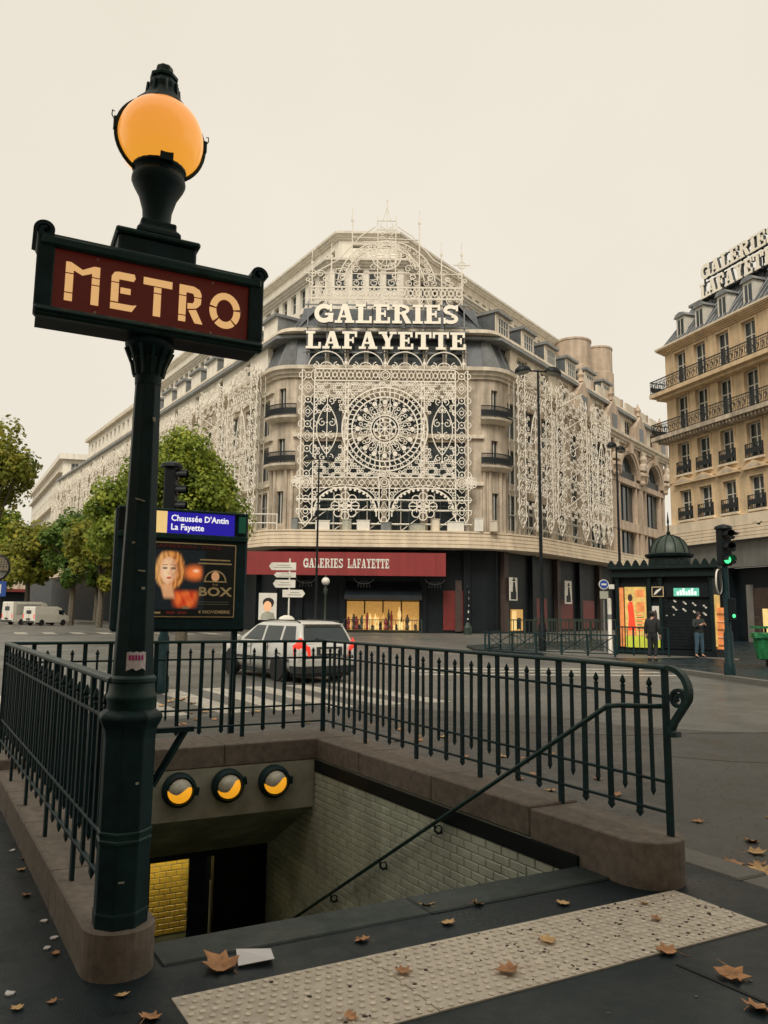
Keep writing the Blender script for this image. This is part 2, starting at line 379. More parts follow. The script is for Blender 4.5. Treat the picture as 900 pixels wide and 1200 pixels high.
# painted markings
def marking(name, pts, label):
    add(name, MB().prism(pts, -.0745, -.0665), road, mat='paint')
for i in range(9):                     # near zebra crossing, bars run along u
    b0 = -2.6+i*1.0
    b0 += 3.2; bars = [E2(12.6, b0), E2(12.6, b0+.5), E2(16.8, b0+.5), E2(16.8, b0)]
    if i < 9: marking('zebra_bar', bars, None)
for i in range(11):                    # far-left crossing
    x0 = -30+i*1.75; y0 = 50+i*.62
    marking('zebra_bar', [(x0,y0), (x0+.75,y0+.25), (x0-1.2,y0+4.0), (x0-1.95,y0+3.75)], None)
for i in range(3):                     # long lines by the crossing on the right
    o = i*1.15
    marking('lane_line', [(1.0-.2*o,21.4+o), (8.4-.1*o,21.9+o), (8.4-.1*o,22.2+o), (1.0-.2*o,21.7+o)], None)
for pts, w in (([(3.5,9.5),(4.1,9.22),(5.2,9.05),(6.1,9.16),(7.5,9.1)],.022), ([(1.2,11.5),(2.2,11.22),(3.5,11.1),(4.6,11.35),(6.5,11.6)],.025)):
    add('tar_seam', MB().ribbon(pts, w, -.0711, -.069), road, mat='black')
# newer asphalt along the kerb, darkened also for the sheen fading towards the viewer
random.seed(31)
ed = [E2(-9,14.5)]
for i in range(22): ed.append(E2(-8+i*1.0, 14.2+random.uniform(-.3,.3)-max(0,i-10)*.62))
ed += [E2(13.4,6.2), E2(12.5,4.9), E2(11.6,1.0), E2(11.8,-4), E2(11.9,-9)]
add('asphalt_patch', MB().prism(ed+[E2(9.3,-9), E2(9.3,4.6), E2(-9,4.6)], -.090, -.0712), road, mat='newroad_dim')
# grit, gum spots and bits of litter
def grit(n, a0, a1, b0, b1, z_, smin, smax, skip=None):
    mb = MB()
    for i in range(n):
        a, b = random.uniform(a0,a1), random.uniform(b0,b1)
        if skip and skip(a,b): continue
        p = E2(a,b); s_ = random.uniform(smin,smax)*random.uniform(.5,1); k = random.randint(4,6); ph = random.random()*6
        pts = [(p[0]+s_*random.uniform(.6,1)*math.cos(ph+2*PI*j/k), p[1]+s_*random.uniform(.6,1)*math.sin(ph+2*PI*j/k)) for j in range(k)]
        mb.prism(pts, z_, z_+s_*.5)
    return mb
add('road_grit', grit(4500, -4, 12, 4.85, 11, -.071, .003, .009), road, mat='pave2', kind='stuff')
add('pavement_grit', grit(900, -2, 9, -3, 4.4, .0005, .002, .007, lambda a,b: a > 2.6 and b > .7), pavement, mat='kerb', kind='stuff')
add('gum_spots', grit(120, -1, 3.5, -2, 4.4, -.002, .010, .022, lambda a,b: a > 2.6 and b > .7), pavement, mat='kerb', kind='stuff')
# far pavements
def slab(name, pts, z, mat, label):
    o = add(name, MB().prism(pts, -.3, z), mat=mat, kind='structure', label=label); return o
slab('pavement', [(9.9,17.6), (9.3,19.5), (8.9,22.6), (8.0,26.6), (6.6,31.0), (4.2,34.3), (4.2,38.5), (16,52), (40,52), (40,17)], .05, 'pave', 'pavement island round the newsstand')
slab('pavement', [(-12,57.2), (-60,130), (-70,130), (-40,140), (0,75), (40,100), (24,66), (9.5,57.0)], .06, 'pave2', 'pavement in front of the department store')
slab('kerb_strip', [(9.72,17.72), (9.3,19.3), (8.8,22.4), (7.85,26.5), (6.45,30.9), (6.7,31.05), (8.12,26.7), (9.06,22.6), (9.52,19.5), (9.94,17.9)], .057, 'kerb', 'pale kerb of the newsstand pavement')
slab('pale_paving', [(7.6,29.2), (9.2,28.4), (11.9,29.4), (12.9,28.0), (13.3,28.7), (9.0,34.5), (6.0,34.0)], .056, 'kerb', 'pale stone paving by the newsstand')

# apartment block on the near side of the street, behind the viewer (unseen, added to shade the pavement)
blk = thing('unseen_shade_block', 'unseen stone apartment block behind the viewer, added to shade the near pavement', 'building', T(0,-7,0))
FBk = Matrix(((-1,0,0,0),(0,0,1,-7.0),(0,1,0,0),(0,0,0,1)))
bk = MB()
ys_ = [(4.6,6.8),(8.2,10.6),(11.8,14.2),(15.4,17.6),(18.8,20.8)]
cs_ = [(-44.5+3.6*i,-43.1+3.6*i) for i in range(25)]
_xs = [-46]+[q for c in cs_ for q in c]+[46]; _y = [0]+[q for r_ in ys_ for q in r_]+[23]
for i in range(0,len(_y)-1,2): bk.box(-46,46,_y[i],_y[i+1],-10,0)
for r_ in ys_:
    for i in range(0,len(_xs)-1,2): bk.box(_xs[i],_xs[i+1],r_[0],r_[1],-10,-.001)
add('wall', bk, blk, FBk, mat='stone2'); add('glazing', MB().box(-45,45,4.5,21,-.6,-.4), blk, FBk, mat='glass2'); add('roof', MB().box(-46.3,46.3,23.001,24.5,-9.5,.3), blk, FBk, mat='slate')
# ================================================================== STAIRWELL
stw = thing('stairwell', 'tiled stairwell going down to the metro', None, I4, kind='structure')
add('wall_backing', eprism(MB(), 3.81, 9.6, 3.822, 4.0, -3.2, .075), stw, mat='grout')
add('side_wall', eprism(MB(), 3.75, 9.6, .96, 1.12, -3.2, .075), stw, mat='concrete_d')
add('front_wall', eprism(MB(), 3.66, 3.80, 1.12, 3.82, -3.2, -.02), stw, mat='concrete_d')
add('shade_strip', eprism(MB(), 3.81, 7.53, 3.80, 3.8215, -.045, .07), stw, mat='dark')  # dark strip put in for the shadow under the granite kerb
for i in range(17):
    z = -.165*(i+1)
    add('stair_step', eprism(MB(), 3.81+.28*i, 3.81+.28*(i+1)+.02, 1.121, 3.80, z-.3, z), stw, mat='step')
add('landing', eprism(MB(), 8.58, 11, 1.0, 4.0, -3.3, -2.83), stw, mat='step')
# threshold stone
add('threshold_stone', eprism(MB(), 3.56, 3.82, 1.13, 2.55, -.16, .010), stw, mat='step', bevel=.008)
add('threshold_stone', eprism(MB(), 3.56, 3.82, 2.556, 3.95, -.16, .012), stw, mat='step', bevel=.008)
# right-hand wall tiles
TW, TH = .175, .066
wo = E2(3.81, 3.82)
FW = wallframe((wo[0], wo[1], 0), -UX, -UY)
tm = MB().cbox(-TW/2+.0025, TW/2-.0025, -TH/2+.0022, TH/2-.0022, 0, .011, .006).mesh('tile')
spots = []
for r_ in range(30):
    z = -.05-TH*(r_+.5)
    for c in range(30):
        a = .05+TW*(c+.5)+(TW/2 if r_ % 2 else 0)
        if a > 5.6: continue
        if z < -.35-(a+3.81-7.48)*.62+.04 and a+3.81 > 7.5 and False: continue
        # stair line below: keep what stands above the steps
        if z < -.59*a-.35: continue
        spots.append((a, z))
spots.sort(key=lambda s_: (s_[0]-0)*1.0-s_[1]*.3)
near = [s_ for s_ in spots if s_[0] > .25][:300]
ns = set(near); rest = MB()
for a, z in spots:
    jit = Matrix.Translation((-a, z, random.uniform(0, .0015))) @ Matrix.Rotation(random.uniform(-.006, .006), 4, 'Y') @ Matrix.Rotation(random.uniform(-.008, .008), 4, 'X')
    if (a, z) in ns: add('tile', tm, stw, FW @ jit)
    else:
        q = MB().cbox(-TW/2+.004, TW/2-.004, -TH/2+.0035, TH/2-.0035, 0, .011, .006); rest.merge(q, FW @ jit)
add('wall_tiles', rest, stw, mat='tile', kind='stuff')
# lintel beam, sloped soffit, dark rear wall with doorway
add('lintel_beam', eprism(MB(), 7.535, 7.9, 1.12, 3.80, -.40, .075), stw, mat='concrete')
def soffit():
    mb = MB(); pts = []
    for b in (1.12, 3.80):
        pts += [E3(7.56,b,-.405), E3(8.62,b,-1.03), E3(8.62,b,-.3), E3(7.56,b,-.3)]
    mb.add(pts, [(0,1,2,3),(7,6,5,4),(0,4,5,1),(1,5,6,2),(2,6,7,3),(3,7,4,0)]); return mb
add('soffit', soffit(), stw, mat='concrete_d')
add('rear_wall', eprism(MB(), 9.5, 9.7, 1.0, 4.0, -3.3, -.9), stw, mat='dark')
add('corridor_ceiling', eprism(MB(), 8.63, 9.5, 1.0, 4.0, -1.0, -.5), stw, mat='dark')
add('tiled_wall', eprism(MB(), 9.3, 9.4, 1.15, 3.14, -2.9, -1.0), stw, mat='grout')
wo2 = E2(9.3, 3.14)
FY = wallframe((wo2[0], wo2[1], 0), VD.x, VD.y)
ym = MB().cbox(-.058, .058, -.028, .028, 0, .010, .006).mesh('ytile')
for r_ in range(16):
    for c in range(9):
        x = -.06-.125*c+(.0625 if r_ % 2 else 0); z = -1.12-.0635*r_
        add('yellow_tile', ym, stw, FY @ Matrix.Translation((x, z, .0)))
# door frame and dark glazed door
dr = thing('station_door', 'dark glazed station door at the foot of the stairs', 'door', T(*E2(8.7,3.1), -2.83))
add('door_post', eprism(MB(), 8.64, 8.74, 3.17, 3.46, -2.83, -1.03), dr, I4, mat='dark')
add('door_post', eprism(MB(), 8.64, 8.74, 2.43, 2.475, -2.83, -1.03), dr, I4, mat='dark')
add('door_head', eprism(MB(), 8.645, 8.735, 2.475, 3.17, -1.10, -1.035), dr, I4, mat='dark')
add('door_leaf', eprism(MB(), 8.70, 8.73, 2.91, 3.10, -2.82, -1.11), dr, I4, mat='glass')
add('door_handle', MB().tube([E3(8.62,3.13,-1.9), E3(8.62,3.13,-1.35)], .014), dr, I4, mat='steel', smooth=True)
add('door_side_panel', eprism(MB(), 8.69, 8.74, 3.46, 3.80, -2.83, -1.03), dr, I4, mat='dark')
# fluorescent tube that lights the yellow tiles
ft = thing('tube_light', 'tube lamp lighting the yellow tiles below the stairs', 'lamp', T(*E2(8.92,2.2), -1.02))
mt = pm('lit tube', (.9,.8,.5), .5, var=0, emis=(1,.80,.42), es=24)
add('tube', MB().tube([E3(8.92,1.35,-1.022), E3(8.92,3.3,-1.022)], .015), ft, I4, mat=mt)
add('tube_holder', eprism(MB(), 8.89, 8.95, 1.3, 3.35, -1.006, -1.001), ft, I4, mat='dark')
# three round lamps on the beam
wb = E2(7.535, 2.5)
FB = wallframe((wb[0], wb[1], 0), VD.x, VD.y)
def bulkhead():
    ring = MB().lathe([(.0,0),(.185,0),(.19,.02),(.19,.06),(.175,.085),(.150,.10),(.146,.07),(.0,.07)], 28)
    sh, am = MB(), MB()
    n, m = 72, 28
    def P(i, j):
        th = PI/2*j/m; ph = 2*PI*i/n; r_ = .135*math.sin(th); return (r_*math.cos(ph), r_*math.sin(ph), .062+.13*math.cos(th))
    for i in range(n):
        for j in range(m):
            q = [P(i,j), P(i+1,j), P(i+1,j+1), P(i,j+1)]
            cx = sum(p[0] for p in q)/4; cy = sum(p[1] for p in q)/4
            lim = .018+.045*math.sin(cx*26)*.6+cx*.28
            (am if cy < lim else sh).add(q, [(0,1,2,3)])
    hinge = MB().box(.175, .215, -.03, .05, .03, .085)
    return ring, sh, am, hinge
rg, sh, am, hg = bulkhead()
rgm, shm, amm, hgm = rg.mesh('green', True), sh.mesh('steel', True), am.mesh('amber', True), hg.mesh('green')
for b, lab in ((2.392,'round green bulkhead lamp on the beam, nearest the metro post'), (2.87,'middle one of the three round green bulkhead lamps'), (3.349,'round green bulkhead lamp on the beam, nearest the tiled wall')):
    x = (b-2.5)*math.hypot(1, .09)
    Mw = FB @ Matrix.Translation((x, -.10, .001)) @ Matrix.Rotation(random.uniform(-.2,.2), 4, 'Z') @ Matrix.Diagonal((.86,.86,1.05,1))
    t = thing('bulkhead_lamp', lab, 'lamp', Mw, 'lamps on the stair beam')
    add('lamp_ring', rgm, t, rel=True); add('lamp_shell', shm, t, rel=True); add('lamp_lens', amm, t, rel=True); add('hinge', hgm, t, rel=True)

# granite surround: each stone a piece
gs = thing('stone_surround', 'brown granite kerb wall round the stair opening', 'kerb wall', T(*E2(5.6,4.05), 0))
def gstone(a0, a1, b0, b1, z0, z1): add('granite_stone', eprism(MB(), a0, a1, b0, b1, z0, z1), gs, I4, mat='granite', bevel=.010)
cuts = [3.404, 4.27, 5.45, 6.65, 7.528]
for i in range(1,4): gstone(cuts[i]+.0015, cuts[i+1]-.0015, 3.82, 4.26, .078, .285+.002*(i % 2))
for i in range(4): gstone(cuts[i]+.0015, cuts[i+1]-.0015, 3.90, 4.265, -.1, .07)
gstone(7.533, 8.20, 2.84, 4.27, .078, .292)
gstone(7.533, 8.20, 1.45, 2.834, .078, .29)
gstone(7.533, 8.20, .70, 1.444, .078, .291)
gstone(7.60, 8.19, .72, 4.26, -.1, .07)
cl = [3.632, 4.5, 5.6, 6.6, 7.528]
for i in range(1,4): gstone(cl[i]+.0015, cl[i+1]-.0015, .792, 1.10, -.02, .205+.0015*(i % 2))
# rounded ends
def round_end(b0, b1, a, n=14, za=-.02, zt=.291, ae=None):
    bc = (b0+b1)/2; r_ = (b1-b0)/2; pts = []
    for i in range(n+1):
        t_ = PI*i/n; pts.append(E2(a-r_*math.sin(t_)*.95, bc-r_*math.cos(t_)))
    if ae: pts = [E2(ae,b0)]+pts+[E2(ae,b1)]
    return MB().prism(pts, za, zt)
add('granite_end', round_end(3.822, 4.25, 3.46, zt=.272, ae=4.2685), gs, I4, mat='granite', bevel=.008)
add('granite_end', round_end(.79, 1.105, 3.635, zt=.206, ae=4.4985), gs, I4, mat='granite', bevel=.008)

# tactile strip with studs
def tac():
    mb = MB(); eprism(mb, 2.66, 3.245, 1.08, 2.545, -.01, .006); return mb
tp = thing('tactile_strip', 'pale studded tactile strip in front of the stairs', 'tactile paving', T(*E2(2.95,2.5), 0))
for k, (b0, b1) in enumerate(((1.08,1.985),(1.99,2.995),(3.0,4.0))):
    add('tactile_slab', eprism(MB(), 2.66+.002*k, 3.245, b0, b1, -.01, .006+.0006*k), tp, I4, mat='tactile')
st = MB()
na, nb_ = 12, 58
for i in range(na):
    for j in range(nb_):
        a = 2.685+i*.0485; b = 1.105+j*.0501
        if i % 2: b += .025
        if b > 3.985 or random.random() < .015: continue
        p = E2(a+random.uniform(-.002,.002), b)
        st.lathe([(.0145,0),(.0135,.0055),(.009,.0068)], 7, random.random(), (p[0],p[1],.0055))
fk = MB()
for i in range(170):
    a, b = random.uniform(2.68,3.23), 4.0-abs(random.gauss(0,1.1))
    if b < 1.1: continue
    p = E2(a,b); s_ = random.uniform(.004,.014); ph = random.random()*6; fk.prism([(p[0]+s_*random.uniform(.4,1.3)*math.cos(ph+2*PI*j/5), p[1]+s_*random.uniform(.3,.8)*math.sin(ph+2*PI*j/5)) for j in range(5)], .0065, .0085+.004*random.random())
add('dirt_flecks', fk, tp, I4, mat='brown', kind='stuff')
add('studs', st, tp, I4, mat='stud', kind='stuff')
# ================================================================== METRO POST
pq = E2(3.50, .918)
post = thing('metro_post', 'tall dark green lamp post with METRO sign and orange globe', 'lamp post', T(pq[0]*1.035, pq[1]*1.035, 1.62-1.33*1.035, math.atan2(VD.y, VD.x)) @ Matrix.Scale(1.035, 4))
def P_(name, mb, mat='green', smooth=False, bevel=0, parent=None, **k): return add(name, mb, parent or post, rel=True, mat=mat, smooth=smooth, bevel=bevel, **k)
O8 = PI/8
z = lambda h: h-.29
P_('base', MB().lathe([(.120,-.045),(.122,.02),(.118,.03),(.118,z(1.05)),(.124,z(1.09)),(.142,z(1.125)),(.147,z(1.14)),(.140,z(1.155)),(.108,z(1.175))], 8, O8), bevel=.004)
P_('band', MB().lathe([(.119,z(.60)),(.123,z(.605)),(.123,z(.615)),(.119,z(.62)),(.119,z(.635)),(.123,z(.64)),(.123,z(.65)),(.119,z(.655))], 8, O8), 'green2')
P_('collar', MB().lathe([(.107,z(1.165)),(.107,z(1.21)),(.112,z(1.22)),(.112,z(1.235)),(.104,z(1.245)),(.1,z(1.29)),(.106,z(1.297)),(.106,z(1.312)),(.094,z(1.325))], 24), 'green2', True)
P_('shaft', MB().lathe([(.094,z(1.32)),(.084,z(1.6)),(.073,z(2.05)),(.061,z(2.74))], 8, O8), bevel=.003)
cp = P_('capital', MB().lathe([(.062,z(2.70)),(.064,z(2.74)),(.072,z(2.79)),(.078,z(2.81)),(.078,z(2.83)),(.092,z(2.845)),(.102,z(2.87)),(.116,z(2.885)),(.118,z(2.905)),(.108,z(2.92))], 16), smooth=True)
fl = MB()
for k in range(12):
    a_ = 2*PI*k/12
    fl.tube([(.068*math.cos(a_), .068*math.sin(a_), z(2.745)), (.080*math.cos(a_), .080*math.sin(a_), z(2.80)), (.112*math.cos(a_), .112*math.sin(a_), z(2.875))], .009, 5)
P_('flutes', fl, 'green2', parent=cp)
# sign box, local x = across, -y = towards the stairs' users
def sbox():
    return P_('sign_box', MB().box(-.515, .515, -.085, .085, z(2.93), z(3.30)))
sb = sbox()
F0 = Matrix.Rotation(PI/2, 4, 'X')     # xy drawing -> xz plane, z of drawing towards -y
def SB(name, mb, mat, dz=0, **k): return add(name, mb, sb, WM[post.name] @ F0 @ Matrix.Translation((0, -.29, dz)), mat=mat, **k)
yt, yb = 3.315, 2.915
SB('frame_top', MB().box(-.515, .515, 3.258, 3.304, .083, .125), 'green2', bevel=.008)
SB('frame_top_lip', MB().tube([(-.50,3.306,.105), (.50,3.306,.105)], .012, 8), 'green2', smooth=True)
SB('frame_bottom', MB().box(-.53, .53, 2.918, 2.968, .083, .135), 'green2', bevel=.010)
SB('frame_bottom_lip', MB().tube([(-.52,2.945,.138), (.52,2.945,.138)], .010, 8), 'green2', smooth=True)
for s_ in (-1, 1):
    SB('frame_side', MB().box(s_*.455, s_*.53, 2.965, 3.31, .083, .115), 'green', bevel=.006)
    sp = []
    for k in range(30):
        t_ = k/29*2.6*PI; r_ = .042*(1-.75*k/29); sp.append((s_*(.50+r_*math.cos(t_)), 3.325+r_*math.sin(t_), 0))
    sc_ = MB().ribbon([(p[0], p[1]) for p in sp], .018, -.13, .12); SB('scroll', sc_, 'green')
    SB('scroll_core', MB().lathe([(.035,-.12),(.035,.105)], 20, 0, (s_*.50,3.325,0)), 'green', smooth=True)
SB('panel', MB().box(-.456, .456, 2.963, 3.267, .084, .0905), 'mred')
for x_, y_ in ((-.27,3.245), (.27,3.245), (-.27,2.985), (.27,2.985), (.415,3.12)):
    SB('screw', MB().lathe([(.006,.09),(.005,.096),(.002,.097)], 8, 0, (x_,y_,0)), 'steel')
# stencilled letters
def arcpoly(cx, cy, rx_, ry_, t_, a0, a1, n=10):
    o = [(cx+rx_*math.cos(R(a0+(a1-a0)*i/n)), cy+ry_*math.sin(R(a0+(a1-a0)*i/n))) for i in range(n+1)]
    i_ = [(cx+(rx_-t_)*math.cos(R(a0+(a1-a0)*i/n)), cy+(ry_-t_)*math.sin(R(a0+(a1-a0)*i/n))) for i in range(n+1)]
    return o+i_[::-1]
def rect(x0, y0, x1, y1): return [(x0,y0),(x1,y0),(x1,y1),(x0,y1)]
G = {   # unit height .185
 'M': (0, [rect(0,0,.034,.035), rect(0,.042,.034,.128), [(0,.135),(0,.185),(.022,.185),(.072,.158),(.122,.185),(.148,.185),(.148,.135),(.114,.135),(.114,.150),(.072,.132),(.034,.150),(.034,.135)], rect(.114,0,.148,.092), rect(.114,.099,.148,.128)]),
 'E': (.2, [[(0,.135),(0,.160),(.012,.180),(.03,.185),(.102,.185),(.108,.165),(.100,.150),(.034,.150),(.034,.135)], rect(0,.038,.034,.128), rect(.042,.082,.088,.110), [(0,0),(.098,0),(.118,.035),(.1,.030),(.034,.030),(0,.030)]]),
 'T': (.345, [[(0,.150),(0,.185),(.135,.185),(.135,.150)], rect(.050,.118,.084,.143), rect(.050,0,.084,.111)]),
 'R': (.515, [rect(0,0,.034,.028), rect(0,.035,.034,.128), [(0,.135),(0,.185),(.07,.185),(.098,.172),(.108,.150),(.108,.135),(.074,.135),(.068,.150),(.034,.152),(.034,.135)], [(.042,.068),(.042,.096),(.066,.098),(.074,.112),(.074,.128),(.108,.128),(.106,.100),(.092,.082),(.082,.076)], [(.048,.060),(.084,.068),(.118,0),(.080,0)]]),
 'O': (.665, [arcpoly(.078,.0925,.078,.0925,.034,12,168), arcpoly(.078,.0925,.078,.0925,.034,176,222), arcpoly(.078,.0925,.078,.0925,.034,-42,4), arcpoly(.078,.0925,.078,.0925,.034,230,310)]),
}
for ch in 'METRO':
    x_, polys = G[ch]; mb = MB()
    for p_ in polys: mb.prism([(q[0]-.405+x_, q[1]+3.020) for q in p_], .0908, .0955)
    SB('letter', mb, 'mletter')
# bracket above the sign
P_('bracket', MB().box(-.185, .185, -.10, .10, z(3.301), z(3.40)), bevel=.01)
P_('bracket_top', MB().box(-.20, .20, -.115, .115, z(3.401), z(3.43)), 'green2', bevel=.008)
P_('bracket_cap', MB().lathe([(.15,z(3.431)),(.145,z(3.46)),(.12,z(3.475)),(.12,z(3.51)),(.08,z(3.52))], 4, PI/4), bevel=.006)
P_('neck', MB().lathe([(.072,z(3.515)),(.068,z(3.54)),(.072,z(3.60)),(.092,z(3.67)),(.122,z(3.725)),(.132,z(3.75)),(.128,z(3.775)),(.118,z(3.785)),(.122,z(3.80)),(.132,z(3.81)),(.132,z(3.84)),(.118,z(3.85))], 24), 'green', True)
gb = MB().lathe([(.21*math.sin(PI*i/24)+.0001, -.21*math.cos(PI*i/24)) for i in range(25)], 40)
gl = add('globe', gb, post, WM[post.name] @ Matrix.Translation((0,0,z(3.985))), mat='globe', smooth=True)
for s_ in (-1, 1):
    pts = []
    for k in range(17):
        t_ = R(-62+k*124/16); pts.append((s_*.219*math.cos(t_), .0, z(3.985)+.219*math.sin(t_)))
    P_('globe_strap', MB().tube(pts, .010, 6), 'green')
    P_('strap_clasp', MB().box(s_*.222-.008, s_*.222+.008, -.015, .015, z(3.98), z(4.04)), 'green')
    P_('clasp_wire', MB().tube([(s_*.228,0,z(4.03)), (s_*.240,0,z(4.05)), (s_*.238,0,z(4.075)), (s_*.228,0,z(4.07))], .003, 5), 'dark')
P_('globe_catch', MB().box(-.022, .040, -.150, -.110, z(3.80), z(3.875)), 'green')
P_('globe_cap', MB().lathe([(.150,z(4.132)),(.142,z(4.15)),(.112,z(4.185)),(.088,z(4.215)),(.078,z(4.24)),(.078,z(4.275)),(.066,z(4.30)),(.060,z(4.315))], 8, O8), bevel=.003)
P_('cap_vents', MB().lathe([(.070,z(4.312)),(.072,z(4.33)),(.046,z(4.345)),(.044,z(4.375)),(.04,z(4.385))], 8, O8), 'green2', bevel=.002)
for k in range(8):
    a_ = 2*PI*k/8
    P_('cap_rib', MB().tube([(.083*math.cos(a_),.083*math.sin(a_),z(4.205)), (.076*math.cos(a_),.076*math.sin(a_),z(4.28))], .008, 4), 'green2')
# sticker on the collar
def sticker():
    mb = MB(); n = 6; r_ = .0935
    pts = [(r_*math.cos(R(-118+k*9)), r_*math.sin(R(-118+k*9))) for k in range(n+1)]
    rings = [[(p[0]*1.0, p[1], z(1.348+.012*((k*7) % 3)/2)), (p[0]*.985, p[1]*.985, z(1.43+.004*(k % 2)))] for k, p in enumerate(pts)]
    for k in range(n): mb.add([rings[k][0], rings[k+1][0], rings[k+1][1], rings[k][1]], [(0,1,2,3)])
    return mb
P_('sticker', sticker(), 'sticker')
def sprint():
    mb = MB()
    for k in range(5): a_ = R(-112+k*8.5); a2 = a_+R(6); r_ = .0945; mb.add([(r_*math.cos(a_),r_*math.sin(a_),z(1.395)),(r_*math.cos(a2),r_*math.sin(a2),z(1.395)),(r_*.99*math.cos(a2),r_*.99*math.sin(a2),z(1.418)),(r_*.99*math.cos(a_),r_*.99*math.sin(a_),z(1.418))],[(0,1,2,3)])
    return mb
P_('sticker_print', sprint(), 'pwhite')
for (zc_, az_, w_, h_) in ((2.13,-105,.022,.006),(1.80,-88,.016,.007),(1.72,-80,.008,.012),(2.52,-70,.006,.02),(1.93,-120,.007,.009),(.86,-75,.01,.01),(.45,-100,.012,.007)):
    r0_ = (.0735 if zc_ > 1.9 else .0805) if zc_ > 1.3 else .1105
    chip = MB().box(-w_,w_,-h_*.5,h_*.5,-.004,.0035); add('chip_and_glint', chip, post, WM[post.name] @ Matrix.Translation((r0_*math.cos(R(az_)), r0_*math.sin(R(az_)), z(zc_))) @ Matrix.Rotation(R(az_+90),4,'Z') @ Matrix.Rotation(PI/2,4,'X') @ Matrix.Rotation(random.uniform(-.3,.3),4,'Z'), mat='concrete')  # pale paint chips; the upper one on the base is a painted highlight
P_('hand_bracket', MB().box(.11, .29, -.02, .02, z(1.055), z(1.078)), 'green')
P_('hand_bracket_strut', MB().tube([(.11,0,z(.82)), (.25,0,z(1.06))], .018, 4), 'green')

# ================================================================== RAILINGS
TOP, R2, R3, R4 = 1.29, 1.112, .592, .410
def bar(w, d, z0, z1, tip=.03):
    mb = MB(); h, k = w/2, d/2
    mb.box(-h, h, -k, k, z0, z1)
    if tip: mb.loft([[(-h,-k,z0-.0005),(h,-k,z0-.0005),(h,k,z0-.0005),(-h,k,z0-.0005)], [(-h*1.3,-k*1.1,z0-tip*.4),(h*1.3,-k*1.1,z0-tip*.4),(h*1.3,k*1.1,z0-tip*.4),(-h*1.3,k*1.1,z0-tip*.4)], [(-h*.2,-k*.2,z0-tip),(h*.2,-k*.2,z0-tip),(h*.2,k*.2,z0-tip),(-h*.2,k*.2,z0-tip)]])
    return mb
full_m = bar(.040, .016, .385, TOP-.012, .045).mesh('green')
foot_m = bar(.044, .020, .195, TOP-.012, 0).mesh('green')
sh_ = bar(.020, .020, .545, 1.150, .055)
sh_.lathe([(.012,1.1505),(.019,1.156),(.012,1.163),(.010,1.168),(.020,1.182),(.017,1.195),(.005,1.222),(.001,1.226)], 8)
short_m = sh_.mesh('green')
def railing(label, p0, p1, n, first_foot=0, step=4, skip=()):
    dx, dy = p1[0]-p0[0], p1[1]-p0[1]; L = math.hypot(dx, dy); ang = math.atan2(dy, dx)
    t = thing('metro_railing', label, 'railing', T(p0[0], p0[1], .29, ang))
    B_ = WM[t.name] @ Matrix.Translation((0,0,-.29))
    add('handrail', MB().box(-.025, L+.025, -.027, .027, TOP-.012, TOP+.018), t, B_, mat='green2', bevel=.009)
    for zz, th in ((R2,.018), (R3,.018), (R4,.018)):
        add('rail', MB().box(-.005, L+.005, -.012, .012, zz-th/2, zz+th/2), t, B_, mat='green', bevel=.003)
    for i in range(n+1):
        x = L*i/n
        ft_ = (i-first_foot) % step == 0
        if i not in skip:
            add('foot_bar' if ft_ else 'bar', foot_m if ft_ else full_m, t, B_ @ Matrix.Translation((x, 0, 0)) @ Matrix.Rotation(random.uniform(-.008,.008), 4, 'Y'))
        if i < n: add('short_bar', short_m, t, B_ @ Matrix.Translation((x+L/n/2, 0, 0)) @ Matrix.Rotation(random.uniform(-.01,.01), 4, 'Y'))
    return t, B_, L
rr, RB, RL = railing('green railing along the tiled side, ending in a scroll', E2(3.357, 4.12), E2(7.98, 4.12), 20)
# scroll at the near end of the right railing (local -x)
sp = [(-.02,TOP+.003)]
sp += [(-.03-.14*math.sin(R(k*9)), TOP-.14+.143*math.cos(R(k*9))) for k in range(0, 13)]
sp += [(-.145,TOP-.21), (-.10,TOP-.27), (-.055,TOP-.33), (-.035,TOP-.38), (-.055,TOP-.405), (-.085,TOP-.40)]
def vrib(pts, w, y0, y1): 
    q = MB().ribbon(pts, w, y0, y1); o = MB(); o.merge(q, Matrix.Rotation(PI/2, 4, 'X')); return o
add('end_scroll', vrib(sp, .032, -.024, .024), rr, RB, mat='green2')
s2 = []
for k in range(26):
    t_ = k/25*1.55*2*PI; r_ = .062*(1-.72*k/25); s2.append((-.098+r_*math.cos(t_+PI*1.15)*1.0, TOP-.185+r_*math.sin(-t_-PI*1.15)))
add('inner_scroll', vrib(s2, .020, -.018, .018), rr, RB, mat='green')
railing('green railing across the back of the stair opening', E2(7.95, .86), E2(7.95, 4.09), 14, 2)
railing('green railing beside the pavement, seen almost end on behind the post', E2(3.62, .86), E2(7.93, .86), 19, 3)
